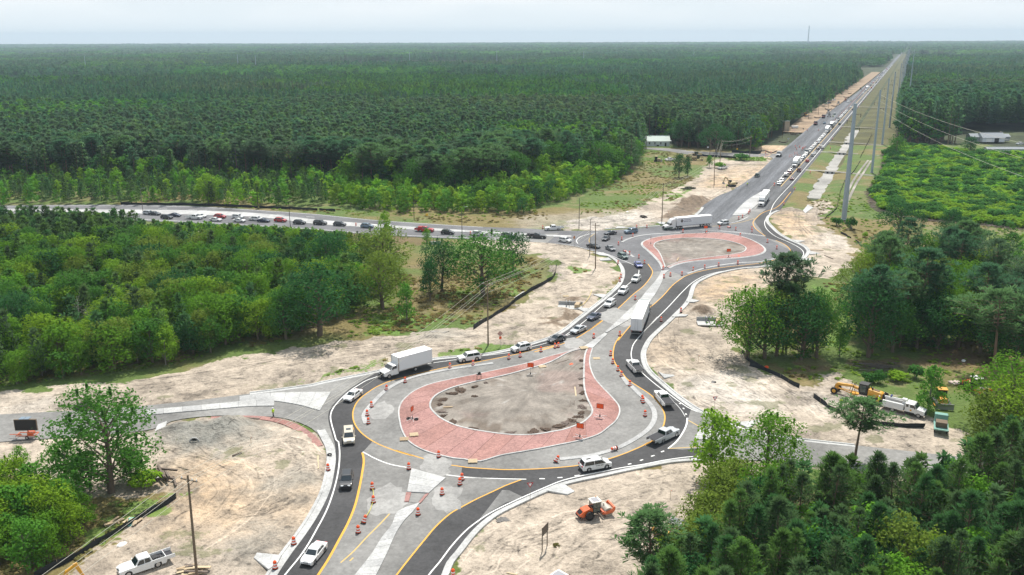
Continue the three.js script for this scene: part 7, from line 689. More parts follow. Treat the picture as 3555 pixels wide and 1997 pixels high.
// ---------- road signs on posts ----------
const post = mat([0.33, 0.3, 0.27], 0.7);
function yieldSign(p, h, turn, label) { const t = thing('yield_sign', label, 'road sign'); at(t, p, turn, Math.max(0.02, height(...p))); part('post', bar([0, -0.1, 0], [0, h, 0], 0.035), post, t); const tri = (s, z) => new THREE.ExtrudeGeometry(new THREE.Shape([new THREE.Vector2(-s, s * 0.58), new THREE.Vector2(s, s * 0.58), new THREE.Vector2(0, -s * 1.15)]), { depth: 0.02, bevelEnabled: false }).translate(0, h - 0.4, z); part('border', tri(0.5, 0), mat([0.4, 0.02, 0.03], 0.5), t); part('face', tri(0.27, 0.025), DR.white, t); }
yieldSign([2.56,-116.9], 3.2, 0.1, 'yield sign beside the dark wedge of asphalt above the roller'); yieldSign([36.91,-149.1], 3.1, 0.15, 'yield sign on the sand beside the eastern road'); 
{ const t = thing('warning_sign', 'back of a diamond warning sign with a small orange plate below', 'road sign', undefined); at(t, [-2.6,-185.09], 0.3, 0.1); part('post', bar([0, -0.1, 0], [-0.1, 3.4, 0], 0.035), post, t); part('diamond', box(0.95, 0.95, 0.03, -0.1, 2.95, 0.04, 0, Math.PI / 4), mat([0.45, 0.27, 0.23], 0.6), t); part('orange_plate', box(0.55, 0.6, 0.03, -0.04, 1.95, 0.05), DR.orange, t); }
{ const t = thing('warning_sign', 'rust coloured warning sign on a thin post at the cross road mouth', 'road sign'); at(t, [20.73,-282.48], 0.8, 0.05); part('post', bar([0, -0.1, 0], [-0.5, 3.4, 0], 0.04), post, t); part('diamond', box(0.9, 0.9, 0.03, -0.48, 3.0, 0.04, 0, Math.PI / 4), mat([0.42, 0.14, 0.05], 0.6), t); }
{ const t = thing('plank_sign', 'wooden board sign on two posts above the weeds by the roller', 'sign'); const [a, b] = [[3.92,-103.67],[4.57,-104.88]]; const d = dirOf(a, b); at(t, [(a[0] + b[0]) / 2, (a[1] + b[1]) / 2], Math.atan2(-d[1], d[0]), 0.1); for (const q of [-1, 1]) part('post', box(0.11, 3.6, 0.11, q * 0.75, 1.7, 0), mat([0.16, 0.13, 0.1], 0.9), t); for (let i = 0; i < 6; i++) part('board', box(1.75, 0.2, 0.05, 0, 2.42 + i * 0.215, 0.09), mat([0.17 + i % 2 * 0.03, 0.15, 0.12], 0.9), t); }
for (const [p, h, c, l] of [[[133.62,-524.53], 2.6, [0.7, 0.4, 0.05], 'small yellow sign beside the church road'], [[115.48,-521.34], 4.0, [0.6, 0.62, 0.64], 'pale board sign before the church road'], [[121.67,-524.89], 4.5, [0.75, 0.2, 0.16], 'red and white sign near the church road'], [[208.61,-637.44], 3, [0.2, 0.18, 0.16], 'back of a diamond sign on the verge'], [[179.96,-577.86], 2.6, [0.4, 0.42, 0.5], 'grey board sign beside a wattle on the verge'], [[-32.12,-328.88], 2, [0.75, 0.45, 0.05], 'short yellow marker sign on the far side of the cross road']]) { const t = thing('small_sign', l, 'road sign'); at(t, p, 0.2, 0.05); part('post', bar([0, 0, 0], [0, h, 0], 0.05), post, t); part('face', box(0.95, 0.9, 0.04, 0, h - 0.4, 0.06), mat(c, 0.6), t); }

// ---------- poles and wires ----------
const woodPole = mat([0.17, 0.125, 0.085], 0.95), steelPole = mat([0.3, 0.36, 0.41], 0.55, 0.25), wireMat = mat([0.5, 0.48, 0.4], 0.6), wireDark = mat([0.12, 0.12, 0.12], 0.6);
function powerPole(p, h, turn, label, o = {}) {
  const t = thing('power_pole', label, 'power pole'); at(t, p, turn, -0.1); const lx = o.lean ?? 0; part('shaft', bar([0, 0, 0], [lx, h, 0], 0.19, 0.12, 8), woodPole, t);
  if (o.arm) { part('crossarm', box(2.5, 0.14, 0.12, lx * 0.95, h - 0.75, 0.16), woodPole, t); part('arm_brace', join(bar([lx - 0.75, h - 0.75, 0.2], [lx, h - 1.4, 0.16], 0.03), bar([lx + 0.75, h - 0.75, 0.2], [lx, h - 1.4, 0.16], 0.03)), woodPole, t); for (const x of [-1.1, -0.45, 1.1]) part('insulator', cyl(0.05, 0.08, 0.25, lx + x, h - 0.56, 0.16, 8), V.lamp, t); }
  if (o.can) part('transformer', cyl(0.28, 0.28, 0.9, 0.4, h - 2.2, 0.1, 12), V.steel, t); return t;
}
const P1 = [-39.5, -96.2], P2 = [-5.36,-185.59], P3 = [24.78,-253.34], P4 = [55.83,-322.47], P5 = [93.38,-404.18], P6 = [112.67,-477.08], P7 = [134.15,-498.11], P0 = [P1[0] * 2 - P2[0] * 1, P1[1] * 2 - P2[1] * 1];
const along = (a, b) => Math.atan2(b[0] - a[0], b[1] - a[1]);   // turn that sets the crossarm across the line
const HP = [15.5, 15.6, 15, 13.9, 14.5, 13.5, 13, 13];
powerPole(P1, 15.6, along(P1, P2), 'wooden power pole with crossarm beside the parked crew cab pickup', { arm: true, lean: -0.4 }); powerPole(P2, 15, along(P1, P2), 'wooden power pole with crossarm behind the silt fence', { arm: true }); powerPole(P3, 13.9, along(P2, P3), 'wooden power pole with crossarm at the cross road bend', { arm: true, lean: 0.3 }); powerPole(P4, 14.5, along(P3, P4), 'wooden power pole on the far sand behind the semi cab'); powerPole(P5, 13.5, along(P4, P5), 'leaning wooden pole on the sand near the excavator', { lean: 0.5 }); powerPole(P6, 13, along(P5, P6), 'wooden pole behind the bushes beside the church road'); powerPole(P7, 13, along(P6, P7), 'wooden pole at the church road corner');
powerPole([110.95,-494.97], 12.5, 0, 'wooden pole beside the pale board sign'); powerPole([81.76,-538.47], 16, 0, 'wooden pole in front of the church'); for (const [p, h] of [[[184.2,-605.19], 13], [[247.56,-745.46], 13], [[270.02,-787.99], 14], [[303.25,-859.03], 14]]) powerPole(p, h, 0.4, 'wooden pole on the sandy verge of the highway').userData.group = 'wooden poles on the sandy verge'; for (let i = 0; i < 14; i++) powerPole(hw(640 + i * 46, -31 + i * 0.2), 14, 0.4, 'distant wooden pole along the left of the highway').userData.group = 'distant wooden poles left of the highway';
function wire(a, b, sag, r, label, group, m = wireMat) { const A = new THREE.Vector3(...a), B = new THREE.Vector3(...b), pts = []; for (let i = 0; i <= 18; i++) { const f = i / 18, v = A.clone().lerp(B, f); v.y -= sag * 4 * f * (1 - f); pts.push(v); } const o = one('power_line', new THREE.TubeGeometry(new THREE.CatmullRomCurve3(pts), 26, r, 4), m, label, 'power line', group); o.castShadow = true; }
function span(a, ha, b, hb, sag, label) { const t = along(a, b), cx = Math.cos(t), cz = -Math.sin(t); for (const [o, dy] of [[-1.1, -0.45], [-0.45, -0.45], [1.1, -0.45], [0.15, -2.6]]) wire([a[0] + cx * o, ha + dy, a[1] + cz * o], [b[0] + cx * o, hb + dy, b[1] + cz * o], sag, 0.024, label, 'wires: ' + label); }
span(P0, 14.6, P1, 15.5, 1.5, 'wire running off past the lower clump from the pole by the parked pickup'); span(P1, 15.5, P2, 14.9, 2.0, 'wire across the big roundabout side between the two crossarm poles'); span(P2, 14.9, P3, 13.8, 1.6, 'wire from the silt fence pole to the pole at the bend'); span(P3, 13.8, P4, 14.3, 1.8, 'wire over the smaller roundabout to the far sand pole'); span(P4, 14.3, P5, 13.3, 1.6, 'wire over the rough field beside the excavator'); span(P5, 13.3, P6, 12.8, 1.2, 'wire over the white pickup on the sand'); span(P6, 12.8, P7, 12.8, 1.2, 'wire along the church road');
// lamp posts along the cross road
for (const [b, h, l] of [[[24.5,-269.89], 11.6, 'lamp post beside the crossarm pole at the bend'], [[-16.79,-291.65], 11, 'lamp post on the near kerb beside the big spreading oak'], [[-36.89,-327.91], 9.8, 'dark post beyond the cross road behind the red pickup'], [[-79.04,-308.98], 10.4, 'dark post on the near verge beside the small red SUV'], [[-146.05,-344.53], 9, 'lamp post in the median among the young pines'], [[-101.93,-350.02], 10, 'dark post on the far verge before the bright belt'], [[-173.72,-369.71], 11, 'dark post at the far verge above the young pines'], [[24.13,-310.53], 11, 'dark post on the white sand behind the white pickup']]) { const t = thing('lamp_post', l, 'lamp post'); at(t, b, 0, -0.05); part('shaft', bar([0, 0, 0], [0, h, 0], 0.13, 0.08, 8), l.includes('dark') ? V.black : mat([0.12, 0.1, 0.09], 0.7), t); if (!l.includes('dark')) { part('arm', new THREE.TubeGeometry(new THREE.CatmullRomCurve3([new THREE.Vector3(0, h - 0.2, 0), new THREE.Vector3(0.5, h + 0.5, 0.1), new THREE.Vector3(1.6, h + 0.75, 0.2)]), 8, 0.05, 5), V.steel, t); part('lamp_head', box(0.7, 0.12, 0.25, 1.7, h + 0.72, 0.2), V.steel, t); } }
// steel transmission monopoles down the highway
const monos = [[124.28,-324.47], [181.22,-442.67], [284.89,-672.36], ...[590, 760, 930, 1100, 1280, 1460, 1650, 1850, 2100].map((t) => hw(t, 34))], monos2 = [[236.06,-565.27], ...[475, 600, 720, 850, 1000, 1180, 1380, 1600].map((t) => hw(t, 44))];
function monopole(p, h, r, label, group) { const t = thing('steel_monopole', label, 'steel pole', group); at(t, p, Math.atan2(-HWD[1], HWD[0]), -0.3); part('shaft', new THREE.LatheGeometry([[r, 0], [r * 0.97, h * 0.2], [r * 0.8, h * 0.6], [r * 0.62, h], [0, h]].map(([a, b]) => new THREE.Vector2(a, b)), 12), steelPole, t); part('footing', cyl(r * 1.5, r * 1.55, 0.6, 0, 0.3, 0, 16), M.conc2, t); for (const [y, q] of [[h - 4, 1], [h - 6.5, -1], [h - 9, 1]]) { part('bracket', bar([0, y, q * 0.3], [0, y + 0.4, q * 2.2], 0.09, 0.05), V.black, t); part('insulator', cyl(0.09, 0.09, 1.3, 0, y - 0.2, q * 2.2, 8), V.black, t); } return t; }
monos.forEach((p, i) => monopole(p, i ? 41 : 43, i ? 0.62 : 0.95, i === 0 ? 'huge grey steel monopole standing in the grass right of the highway' : i === 1 ? 'steel monopole at the windrow corner, next after the huge one' : i === 2 ? 'steel monopole beside the pine stand, third in line' : 'distant steel monopole in the line right of the highway', i > 2 ? 'distant steel monopoles' : undefined)); monos2.forEach((p, i) => monopole(p, 41, 0.6, i === 0 ? 'slimmer steel monopole of the second row before the pine stand' : 'distant steel monopole of the second row', i ? 'distant second row monopoles' : undefined));
for (const k of [0, 1, 2]) for (let i = 0; i < 5; i++) { const a = monos[i], b = monos[i + 1], y = [37, 34.5, 32][k], q = [1, -1, 1][k] * 2.2; wire([a[0] + HWN[0] * q, y, a[1] + HWN[1] * q], [b[0] + HWN[0] * q, y, b[1] + HWN[1] * q], 3.2, 0.03, 'transmission wire between the steel monopoles', 'transmission wires', wireDark); }
for (const [k, m] of [[[259.17,-669.71],[343.58,-596.1]], [[250.14,-619.3],[299.04,-516.47]], [[217.07,-529.59],[258.61,-444.18]]].entries()) { const h = [38.5, 35.5, 32][k], a = monos[0]; wire([monos[1][0], h, monos[1][1]], [m[1][0] * (66 - h) / 66 * 1.02, h - 2, m[1][1] * (66 - h) / 66 * 1.02], 2, 0.035, 'pale transmission wire crossing the shrub field', 'transmission wires over the shrub field'); }
for (const p of [...[[-863.71,-1846],[-585.46,-1951],[-520.06,-1853],[-249.68,-2242],[-35.71,-2280],[184.57,-2319],[554.95,-2770]]]) { const s = monopole(p, 34, 0.8, 'pale far transmission pole standing above the distant forest', 'far transmission poles'); }
one('radio_mast', bar([2400, 0, -7400], [2400, 150, -7400], 5, 3, 6), steelPole, 'thin radio mast on the horizon', 'mast');

// ---------- silt fences: black fabric on stakes ----------
const silt = mat([0.012, 0.016, 0.02], 0.8), stake = mat([0.3, 0.23, 0.15], 0.9);
function siltFence(path, label, h = 0.85) {
  const t = thing('silt_fence', label, 'silt fence'), P = sm(path, 1.4), lo = P.map((p, i) => [p[0], Math.max(-0.3, height(...p)), p[1]]), pos = [], idx = [], r = rng(P.length);
  P.forEach((p, i) => { const s = h * (0.75 + 0.35 * vn(i * 0.5, P.length)), w = (vn(i * 0.7, 3 + P.length) - 0.5) * 0.5; pos.push(p[0], lo[i][1] - 0.1, p[1], p[0] + w * 0.5, lo[i][1] + s * 0.5, p[1] + w * 0.3 + 0.15, p[0] + w, lo[i][1] + s, p[1] + w * 0.5); if (i) { const a = (i - 1) * 3, b = i * 3; idx.push(a, b, a + 1, a + 1, b, b + 1, a + 1, b + 1, a + 2, a + 2, b + 1, b + 2); } });
  const g = new THREE.BufferGeometry(); g.setAttribute('position', new THREE.Float32BufferAttribute(pos, 3)); g.setIndex(idx); g.computeVertexNormals(); part('fabric', g, silt, t); for (let i = 0; i < P.length; i += 2) part('stake', box(0.05, h + 0.25, 0.05, P[i][0], lo[i][1] + h / 2, P[i][1] - 0.06), stake, t); return t;
}
siltFence([[-50.23,-118.2],[-50.86,-116.57],[-53.28,-111.93],[-55.49,-107.94],[-57.27,-103.53],[-58.71,-100.81],[-60.9,-98.06]], 'black silt fence along the foot of the lower clump', 1.0); siltFence([[-9.12,-196.85],[-5.75,-204.06],[-2.28,-211.3],[1.14,-220.54],[5.76,-230.55],[9.88,-237.88],[12.19,-244.45],[13.21,-252.04]], 'long black silt fence curving round the sandy lot behind the pole', 1.05); siltFence([[49.32,-172.49],[51.8,-169.4],[53.87,-165.25],[54.97,-161.85],[55.92,-160.19]], 'black silt fence beside the wheel tracks ending near the grader'); siltFence([[57.09,-155.41],[57.64,-152.36],[58.38,-149.9],[59.65,-147.97]], 'short black silt fence beside the worker near the grader'); siltFence([[62.31,-143.8],[65.06,-142.66],[67.68,-142.19],[70.48,-141.72],[71.87,-141.71]], 'black silt fence in front of the service truck'); siltFence([[49.94,-180.94],[49.9,-175.36],[51.06,-171.55],[51.72,-170.06]], 'black silt fence at the foot of the grove', 0.9); siltFence([[114.46,-300.64],[115.29,-292.78]], 'torn silt fence piece in the scrub, upper one', 0.7); siltFence([[114.87,-288],[114.1,-280.13]], 'torn silt fence piece in the scrub, lower one', 0.7); siltFence([[-102.15,-352.44],[-92.63,-350.55],[-83.04,-347.96],[-77.4,-346.66]], 'black silt fence on the far verge of the cross road', 1.0); siltFence([[-76.41,-346.17],[-69.8,-344.16]], 'short black silt fence end on the far verge of the cross road', 1.0); siltFence([[-162.44,-362.44],[-136.49,-360.06],[-114.41,-355.76],[-102.86,-352.65]], 'black silt fence beyond the far edge of the cross road', 1.0); siltFence([[104.48,-510.75],[116.61,-503.35],[126.61,-497.9]], 'black silt fence on the near side of the church road', 1.2); siltFence([[130.46,-524.81],[136.12,-521.55],[143.99,-517.25],[148.52,-526.34]], 'black silt fence on the far side of the church road', 1.6); siltFence([[117.45,-325.8],[127.74,-343.48],[144.8,-385.07],[160.05,-420.35],[172.06,-443.36],[190.71,-482.85]], 'dark silt line down the right bank of the ditch', 0.6); siltFence([[196.32,-497.6],[210.72,-529.79],[236.03,-586.37],[250.75,-619.28]], 'dark silt line farther up the right bank of the ditch', 0.6);
// wattles on the verge
for (const [p, l] of [[[[174.9,-580.54],[175.68,-573.04],[180.19,-579.1]], 'nearest to the grey board sign'], [[[196.19,-625.99],[197.01,-620.16],[202.88,-628.68]], 'below the white skip'], [[[257.39,-759.73],[256.98,-751.28],[262.51,-759.5]], 'behind the maroon dump trucks'], [[[152.23,-529.37],[152.74,-521.05],[158.32,-529.18]], 'at the church road corner'], [[[295.89,-844.9],[296.21,-838.08],[302.29,-846.7]], 'beyond the steel pole line'], [[[297.92,-851.74],[296.36,-837.43],[303.04,-848.57]], 'farther up the verge'], [[[317.15,-888.92],[316.24,-877.96],[322.38,-888.65]], 'next farther up the verge'], [[[376.07,-1019],[374.29,-1006],[381.36,-1018]], 'far up the verge'], [[[406.32,-1088],[404.18,-1077],[410.54,-1088]], 'at the far end of the verge']]) one('straw_wattle', new THREE.TubeGeometry(new THREE.CatmullRomCurve3(sm(p, 3).map((q) => new THREE.Vector3(q[0], 0.3, q[1]))), 16, 0.4, 6), mat([0.06, 0.04, 0.03], 1), 'dark curved wattle across the sandy verge, ' + l, 'wattle');

// ---------- people ----------
const skin = mat([0.42, 0.25, 0.17], 0.7), vestM = mat([0.5, 0.75, 0.04], 0.7), pantsM = [mat([0.03, 0.035, 0.05], 0.9), mat([0.22, 0.13, 0.07], 0.9)], helmetM = mat([0.82, 0.82, 0.82], 0.4);
function sdfMesh(bones, box_, res) { // bones: [a, b, ra, rb]; box_: [centre, half size]
  const mc = new MarchingCubes(res, new THREE.MeshBasicMaterial(), false, false, 60000), [c, s] = box_; mc.isolation = 0; const f = mc.field, n = mc.size;
  for (let k = 0; k < n; k++) for (let j = 0; j < n; j++) for (let i = 0; i < n; i++) { const p = [c[0] + ((i / n) * 2 - 1) * s, c[1] + ((j / n) * 2 - 1) * s, c[2] + ((k / n) * 2 - 1) * s]; let d = 1e3; for (const [a, b, ra, rb] of bones) { const ab = [b[0] - a[0], b[1] - a[1], b[2] - a[2]], ap = [p[0] - a[0], p[1] - a[1], p[2] - a[2]], l2 = ab[0] ** 2 + ab[1] ** 2 + ab[2] ** 2 || 1e-9, t = clamp((ap[0] * ab[0] + ap[1] * ab[1] + ap[2] * ab[2]) / l2), e = Math.hypot(ap[0] - ab[0] * t, ap[1] - ab[1] * t, ap[2] - ab[2] * t) - lerp(ra, rb, t), h = clamp(0.5 + 0.5 * (d - e) / 0.025); d = lerp(d, e, h) - 0.025 * h * (1 - h); } f[i + j * n + k * n * n] = -d; }
  mc.update(); const g = new THREE.BufferGeometry(), q = mc.count, pos = new Float32Array(q * 3), nor = new Float32Array(q * 3); for (let i = 0; i < q * 3; i += 3) { for (let a = 0; a < 3; a++) pos[i + a] = mc.positionArray[i + a] * s + c[a]; const l = Math.hypot(mc.normalArray[i], mc.normalArray[i + 1], mc.normalArray[i + 2]) || 1; for (let a = 0; a < 3; a++) nor[i + a] = mc.normalArray[i + a] / l; } g.setAttribute('position', new THREE.BufferAttribute(pos, 3)); g.setAttribute('normal', new THREE.BufferAttribute(nor, 3)); return clean(g);
}
function personShapes(pose) {
  const hip = 0.93, walk = pose.stride ?? 0.12, hands = [], arms = [], L = [[[0, hip, 0.09], [walk, 0.5, 0.1], 0.085, 0.06], [[walk, 0.5, 0.1], [walk * 1.1, 0.08, 0.1], 0.06, 0.042], [[walk * 1.1, 0.05, 0.1], [walk * 1.1 + 0.17, 0.035, 0.11], 0.045, 0.035], [[0, hip, -0.09], [-walk * 0.6, 0.5, -0.1], 0.085, 0.06], [[-walk * 0.6, 0.5, -0.1], [-walk * 1.5, 0.08, -0.1], 0.06, 0.042], [[-walk * 1.5, 0.05, -0.1], [-walk * 1.5 + 0.17, 0.035, -0.11], 0.045, 0.035]];
  const T = [[[0, 1.0, 0.05], [0, 1.0, -0.05], 0.13, 0.13], [[0, 1.0, 0], [0.01, 1.3, 0], 0.14, 0.16], [[0.01, 1.36, 0.12], [0.01, 1.36, -0.12], 0.1, 0.1], [[0, 1.42, 0], [0.02, 1.56, 0], 0.06, 0.055]];
  for (const q of [-1, 1]) { const [ex, ey] = pose.arm?.[q > 0 ? 0 : 1] ?? [-0.02, 1.12], [wx, wy] = pose.hand?.[q > 0 ? 0 : 1] ?? [0.08, 0.9], sh = [0.01, 1.4, q * 0.2], el = [ex, ey, q * 0.25], wr = [wx, wy, q * 0.22]; arms.push([sh, el, 0.055, 0.045], [el, wr, 0.043, 0.03]); const d = new THREE.Vector3(wr[0] - el[0], wr[1] - el[1], wr[2] - el[2]).normalize(), P = (k, s, o = 0) => [wr[0] + d.x * k + o * 0.5, wr[1] + d.y * k - o * 0.2, wr[2] + d.z * k + s]; hands.push([P(0, 0), P(0.08, 0), 0.03, 0.036]); [-0.03, -0.01, 0.01, 0.03].forEach((s, i) => { const l = [0.06, 0.075, 0.07, 0.055][i]; hands.push([P(0.08, s), P(0.08 + l * 0.55, s, 0.01), 0.0095, 0.009], [P(0.08 + l * 0.55, s, 0.01), P(0.08 + l, s, 0.04), 0.009, 0.008]); }); hands.push([P(0.03, -q * 0.03), P(0.08, -q * 0.06), 0.011, 0.009]); }
  const head = [[[0.03, 1.63, 0], [0.03, 1.7, 0], 0.085, 0.095], [[0.08, 1.6, 0], [0.1, 1.58, 0], 0.05, 0.035], [[0.12, 1.66, 0], [0.135, 1.64, 0], 0.014, 0.018], [[0.02, 1.65, 0.095], [0.02, 1.63, 0.1], 0.016, 0.014], [[0.02, 1.65, -0.095], [0.02, 1.63, -0.1], 0.016, 0.014]];
  return { body: join(sdfMesh([...L, ...T, ...arms], [[0, 0.85, 0], 0.95], 84), sdfMesh(head, [[0.03, 1.65, 0], 0.2], 40), ...[0, 1].map((i) => { const hs = hands.slice(i * (hands.length / 2), (i + 1) * (hands.length / 2)), c = hs[0][1]; return sdfMesh(hs, [[c[0], c[1], c[2]], 0.16], 44); })), pants: sdfMesh(L.slice(0, 5).filter((_, i) => i !== 2).map(([a, b, r, s]) => [a, b, r + 0.018, s + 0.018]).concat([[[0, 0.98, 0.05], [0, 0.98, -0.05], 0.145, 0.145]]), [[0, 0.6, 0], 0.62], 60), vest: sdfMesh([...T.slice(0, 3).map(([a, b, r, s]) => [a, b, r + 0.02, s + 0.02]), ...[0, 2].map((i) => { const [a, b, r, s] = arms[i]; return [a, b, r + 0.015, s + 0.015]; })], [[0, 1.25, 0], 0.45], 56) };
}
const poses = [personShapes({ stride: 0.18, hand: [[0.12, 0.92], [-0.1, 0.9]] }), personShapes({ stride: 0.05, arm: [[0.12, 1.15], [0.1, 1.14]], hand: [[0.36, 1.2], [0.34, 1.18]] })];
const helmetG = join(new THREE.SphereGeometry(0.125, 14, 8, 0, 6.284, 0, 1.6).translate(0.03, 1.7, 0), cyl(0.15, 0.155, 0.02, 0.05, 1.7, 0, 14));
function person(p, turn, k, pants, label, y = 0.02, helmet = true) { const t = thing('person', label, 'person'), s = poses[k]; at(t, p, turn, y); part('body', s.body, skin, t); part('trousers', s.pants, pantsM[pants], t); part('safety_vest', s.vest, vestM, t); if (helmet) part('helmet', helmetG, helmetM, t); t.scale.setScalar(1.04); }
person([-43.29,-147.44], 2.6, 0, 0, 'worker in a yellow green vest walking on the grey side road', 0.03); person([60.64,-150.85], 1.2, 0, 1, 'worker in a yellow green shirt and brown trousers beside the short silt fence', 0.1); person([67.96,-151.67], 0.3, 1, 0, 'worker in a yellow green shirt reaching towards the grader tail', 0.1); person([97.32,-396.71], 0.3, 1, 0, 'worker in a yellow green vest beside the excavator', 0.15); person([108.16,-402.25], 1.8, 0, 0, 'worker in a yellow green vest behind the grey green pickup', 0.02); person(hw(425, -12.5), 1.4, 0, 0, 'worker in a vest walking behind the paver', 0.02); person(hw(428, -13.5), 1.4, 1, 0, 'worker in a vest raking beside the paver', 0.02);

// ---------- buildings ----------
const tin = mat([0.42, 0.5, 0.46], 0.6), siding = mat([0.6, 0.63, 0.66], 0.8), shingle = mat([0.27, 0.29, 0.31], 0.95), trim = mat([0.75, 0.75, 0.74], 0.7);
function house(name, label, cat, p, turn, w, d, eave, ridge, wall, roof, wins, doors) {
  const t = thing(name, label, cat); at(t, p, turn, 0); part('wall', join(box(w, eave, 0.2, 0, eave / 2, d / 2), box(w, eave, 0.2, 0, eave / 2, -d / 2), box(0.2, eave, d - 0.2, w / 2, eave / 2, 0), box(0.2, eave, d - 0.2, -w / 2, eave / 2, 0)), wall, t); for (const q of [-1, 1]) part('gable', prism([[-d / 2, eave], [0, ridge], [d / 2, eave]], 0.2).rotateY(Math.PI / 2).translate(q * (w / 2 - 0.02), 0.002, 0), wall, t);
  const l = Math.hypot(d / 2 + 0.5, (ridge - eave) * (d / 2 + 0.5) / (d / 2)), an = Math.atan2(ridge - eave, d / 2); for (const q of [-1, 1]) { const r = part('roof_plane', new THREE.BoxGeometry(w + 0.9, 0.12, l).rotateX(q * an).translate(0, (ridge + eave - (ridge - eave) / d) / 2 + 0.02, q * (d / 4 + 0.22)), roof, t); for (let i = 0; i < Math.floor(w / 1.2); i++) part('roof_seam', new THREE.BoxGeometry(0.05, 0.05, l).rotateX(q * an).translate(-w / 2 + 0.6 + i * 1.2, (ridge + eave - (ridge - eave) / d) / 2 + 0.1, q * (d / 4 + 0.22)), roof, r); } part('ridge_cap', box(w + 0.95, 0.1, 0.4, 0, ridge + 0.12, 0), roof, t);
  for (const [x, y, ww, hh, z] of wins) { const g = part('window', box(ww, hh, 0.06, x, y, z * (d / 2 + 0.11)), V.glass, t); part('frame', join(box(ww + 0.2, 0.1, 0.1, x, y + hh / 2, z * (d / 2 + 0.12)), box(ww + 0.2, 0.1, 0.1, x, y - hh / 2, z * (d / 2 + 0.12)), box(0.1, hh, 0.1, x - ww / 2, y, z * (d / 2 + 0.12)), box(0.1, hh, 0.1, x + ww / 2, y, z * (d / 2 + 0.12))), trim, g); } for (const [x, ww, hh, m] of doors) part('door', box(ww, hh, 0.08, x, hh / 2, d / 2 + 0.12), m, t); return t;
}
{ const [a, b] = [[80.67,-558.96],[97.23,-557.58]], c = house('church_hall', 'long white hall with a pale green metal roof at the wood edge', 'building', [(a[0] + b[0]) / 2, (a[1] + b[1]) / 2 - 4], -0.02, 21, 8, 3.4, 6.2, siding, tin, [[-5.5, 1.9, 0.9, 1.5, 1], [-2, 1.9, 0.9, 1.5, 1], [1.3, 1.9, 0.9, 1.5, 1], [5, 1.9, 0.9, 1.5, 1], [-5, 1.9, 0.9, 1.5, -1], [3, 1.9, 0.9, 1.5, -1]], [[8, 1.1, 2.2, V.glass]]); part('porch', join(box(2.4, 0.12, 3.4, 11, 3.0, 0), box(0.15, 3, 0.15, 12, 1.5, 1.5), box(0.15, 3, 0.15, 12, 1.5, -1.5)), siding, c); part('air_unit', box(1.2, 0.9, 0.9, 3.1, 0.45, 4.7), V.black, c); }
{ const p = [311.65,-573.44], c = house('farm_house', 'grey shingled house with an open garage beside the shrub field', 'house', [p[0], p[1] - 5], -0.03, 14, 9, 2.9, 5.6, siding, shingle, [[-3.5, 1.7, 1.2, 1.2, -1]], [[1.9, 2.8, 2.4, V.black], [-3, 3.6, 2.3, trim]]); part('wing', join(box(7, 2.8, 7, -9.5, 1.4, -2.5), prism([[-4, 2.8], [0, 4.8], [4, 2.8]], 7.4).rotateY(Math.PI / 2).translate(-9.5, 0, -2.5)), shingle, c); part('rear_wing', join(box(8, 2.8, 6, 9, 1.4, -4), prism([[-3.6, 2.8], [0, 4.4], [3.6, 2.8]], 8.6).rotateY(Math.PI / 2).translate(9, 0, -4)), shingle, c); part('chimney', box(0.8, 1.6, 0.8, 9, 4.9, -6), mat([0.3, 0.22, 0.2], 0.9), c); }
{ const p = [287.83,-516.81]; house('mobile_home', 'long low grey trailer home in front of the shingled house', 'house', [p[0], p[1]], -0.05, 22, 4.5, 2.9, 3.7, mat([0.42, 0.46, 0.5], 0.8), shingle, [[-6, 1.7, 0.8, 1.0, 1], [2.5, 1.6, 1.4, 1.1, 1], [6.5, 1.6, 1.4, 1.1, 1]], [[0, 1.0, 2.0, trim]]); }
{ const p = [201.44,-654.82], t = thing('cabinet_tower', 'tall tan utility shed at the wood edge beside the verge', 'shed'); at(t, p, 0.25, 0); part('wall', box(4, 6.5, 3.2, 0, 3.25, 0), mat([0.42, 0.35, 0.26], 0.85), t); part('roof', box(4.4, 0.25, 3.6, 0, 6.62, 0), mat([0.5, 0.53, 0.55], 0.6), t); part('door', box(1.0, 2.1, 0.06, 1, 1.05, 1.62), mat([0.3, 0.26, 0.2], 0.8), t); }
{ const t = thing('skip', 'white skip standing on the verge above the barricades', 'skip'); at(t, [212.44,-669.08], 0.2, 0.05); part('shell', prism([[-2.6, 1.5], [2.6, 1.5], [2.1, 0.1], [-2.1, 0.1]], 2.2, 0.05), trim, t); part('rim', box(5.4, 0.12, 2.4, 0, 1.52, 0), trim, t); }
car('pickup', 'silver', [316.87,-556.23], [322.08,-558.62], 'silver pickup parked by the shingled house', { y: 0.05 });
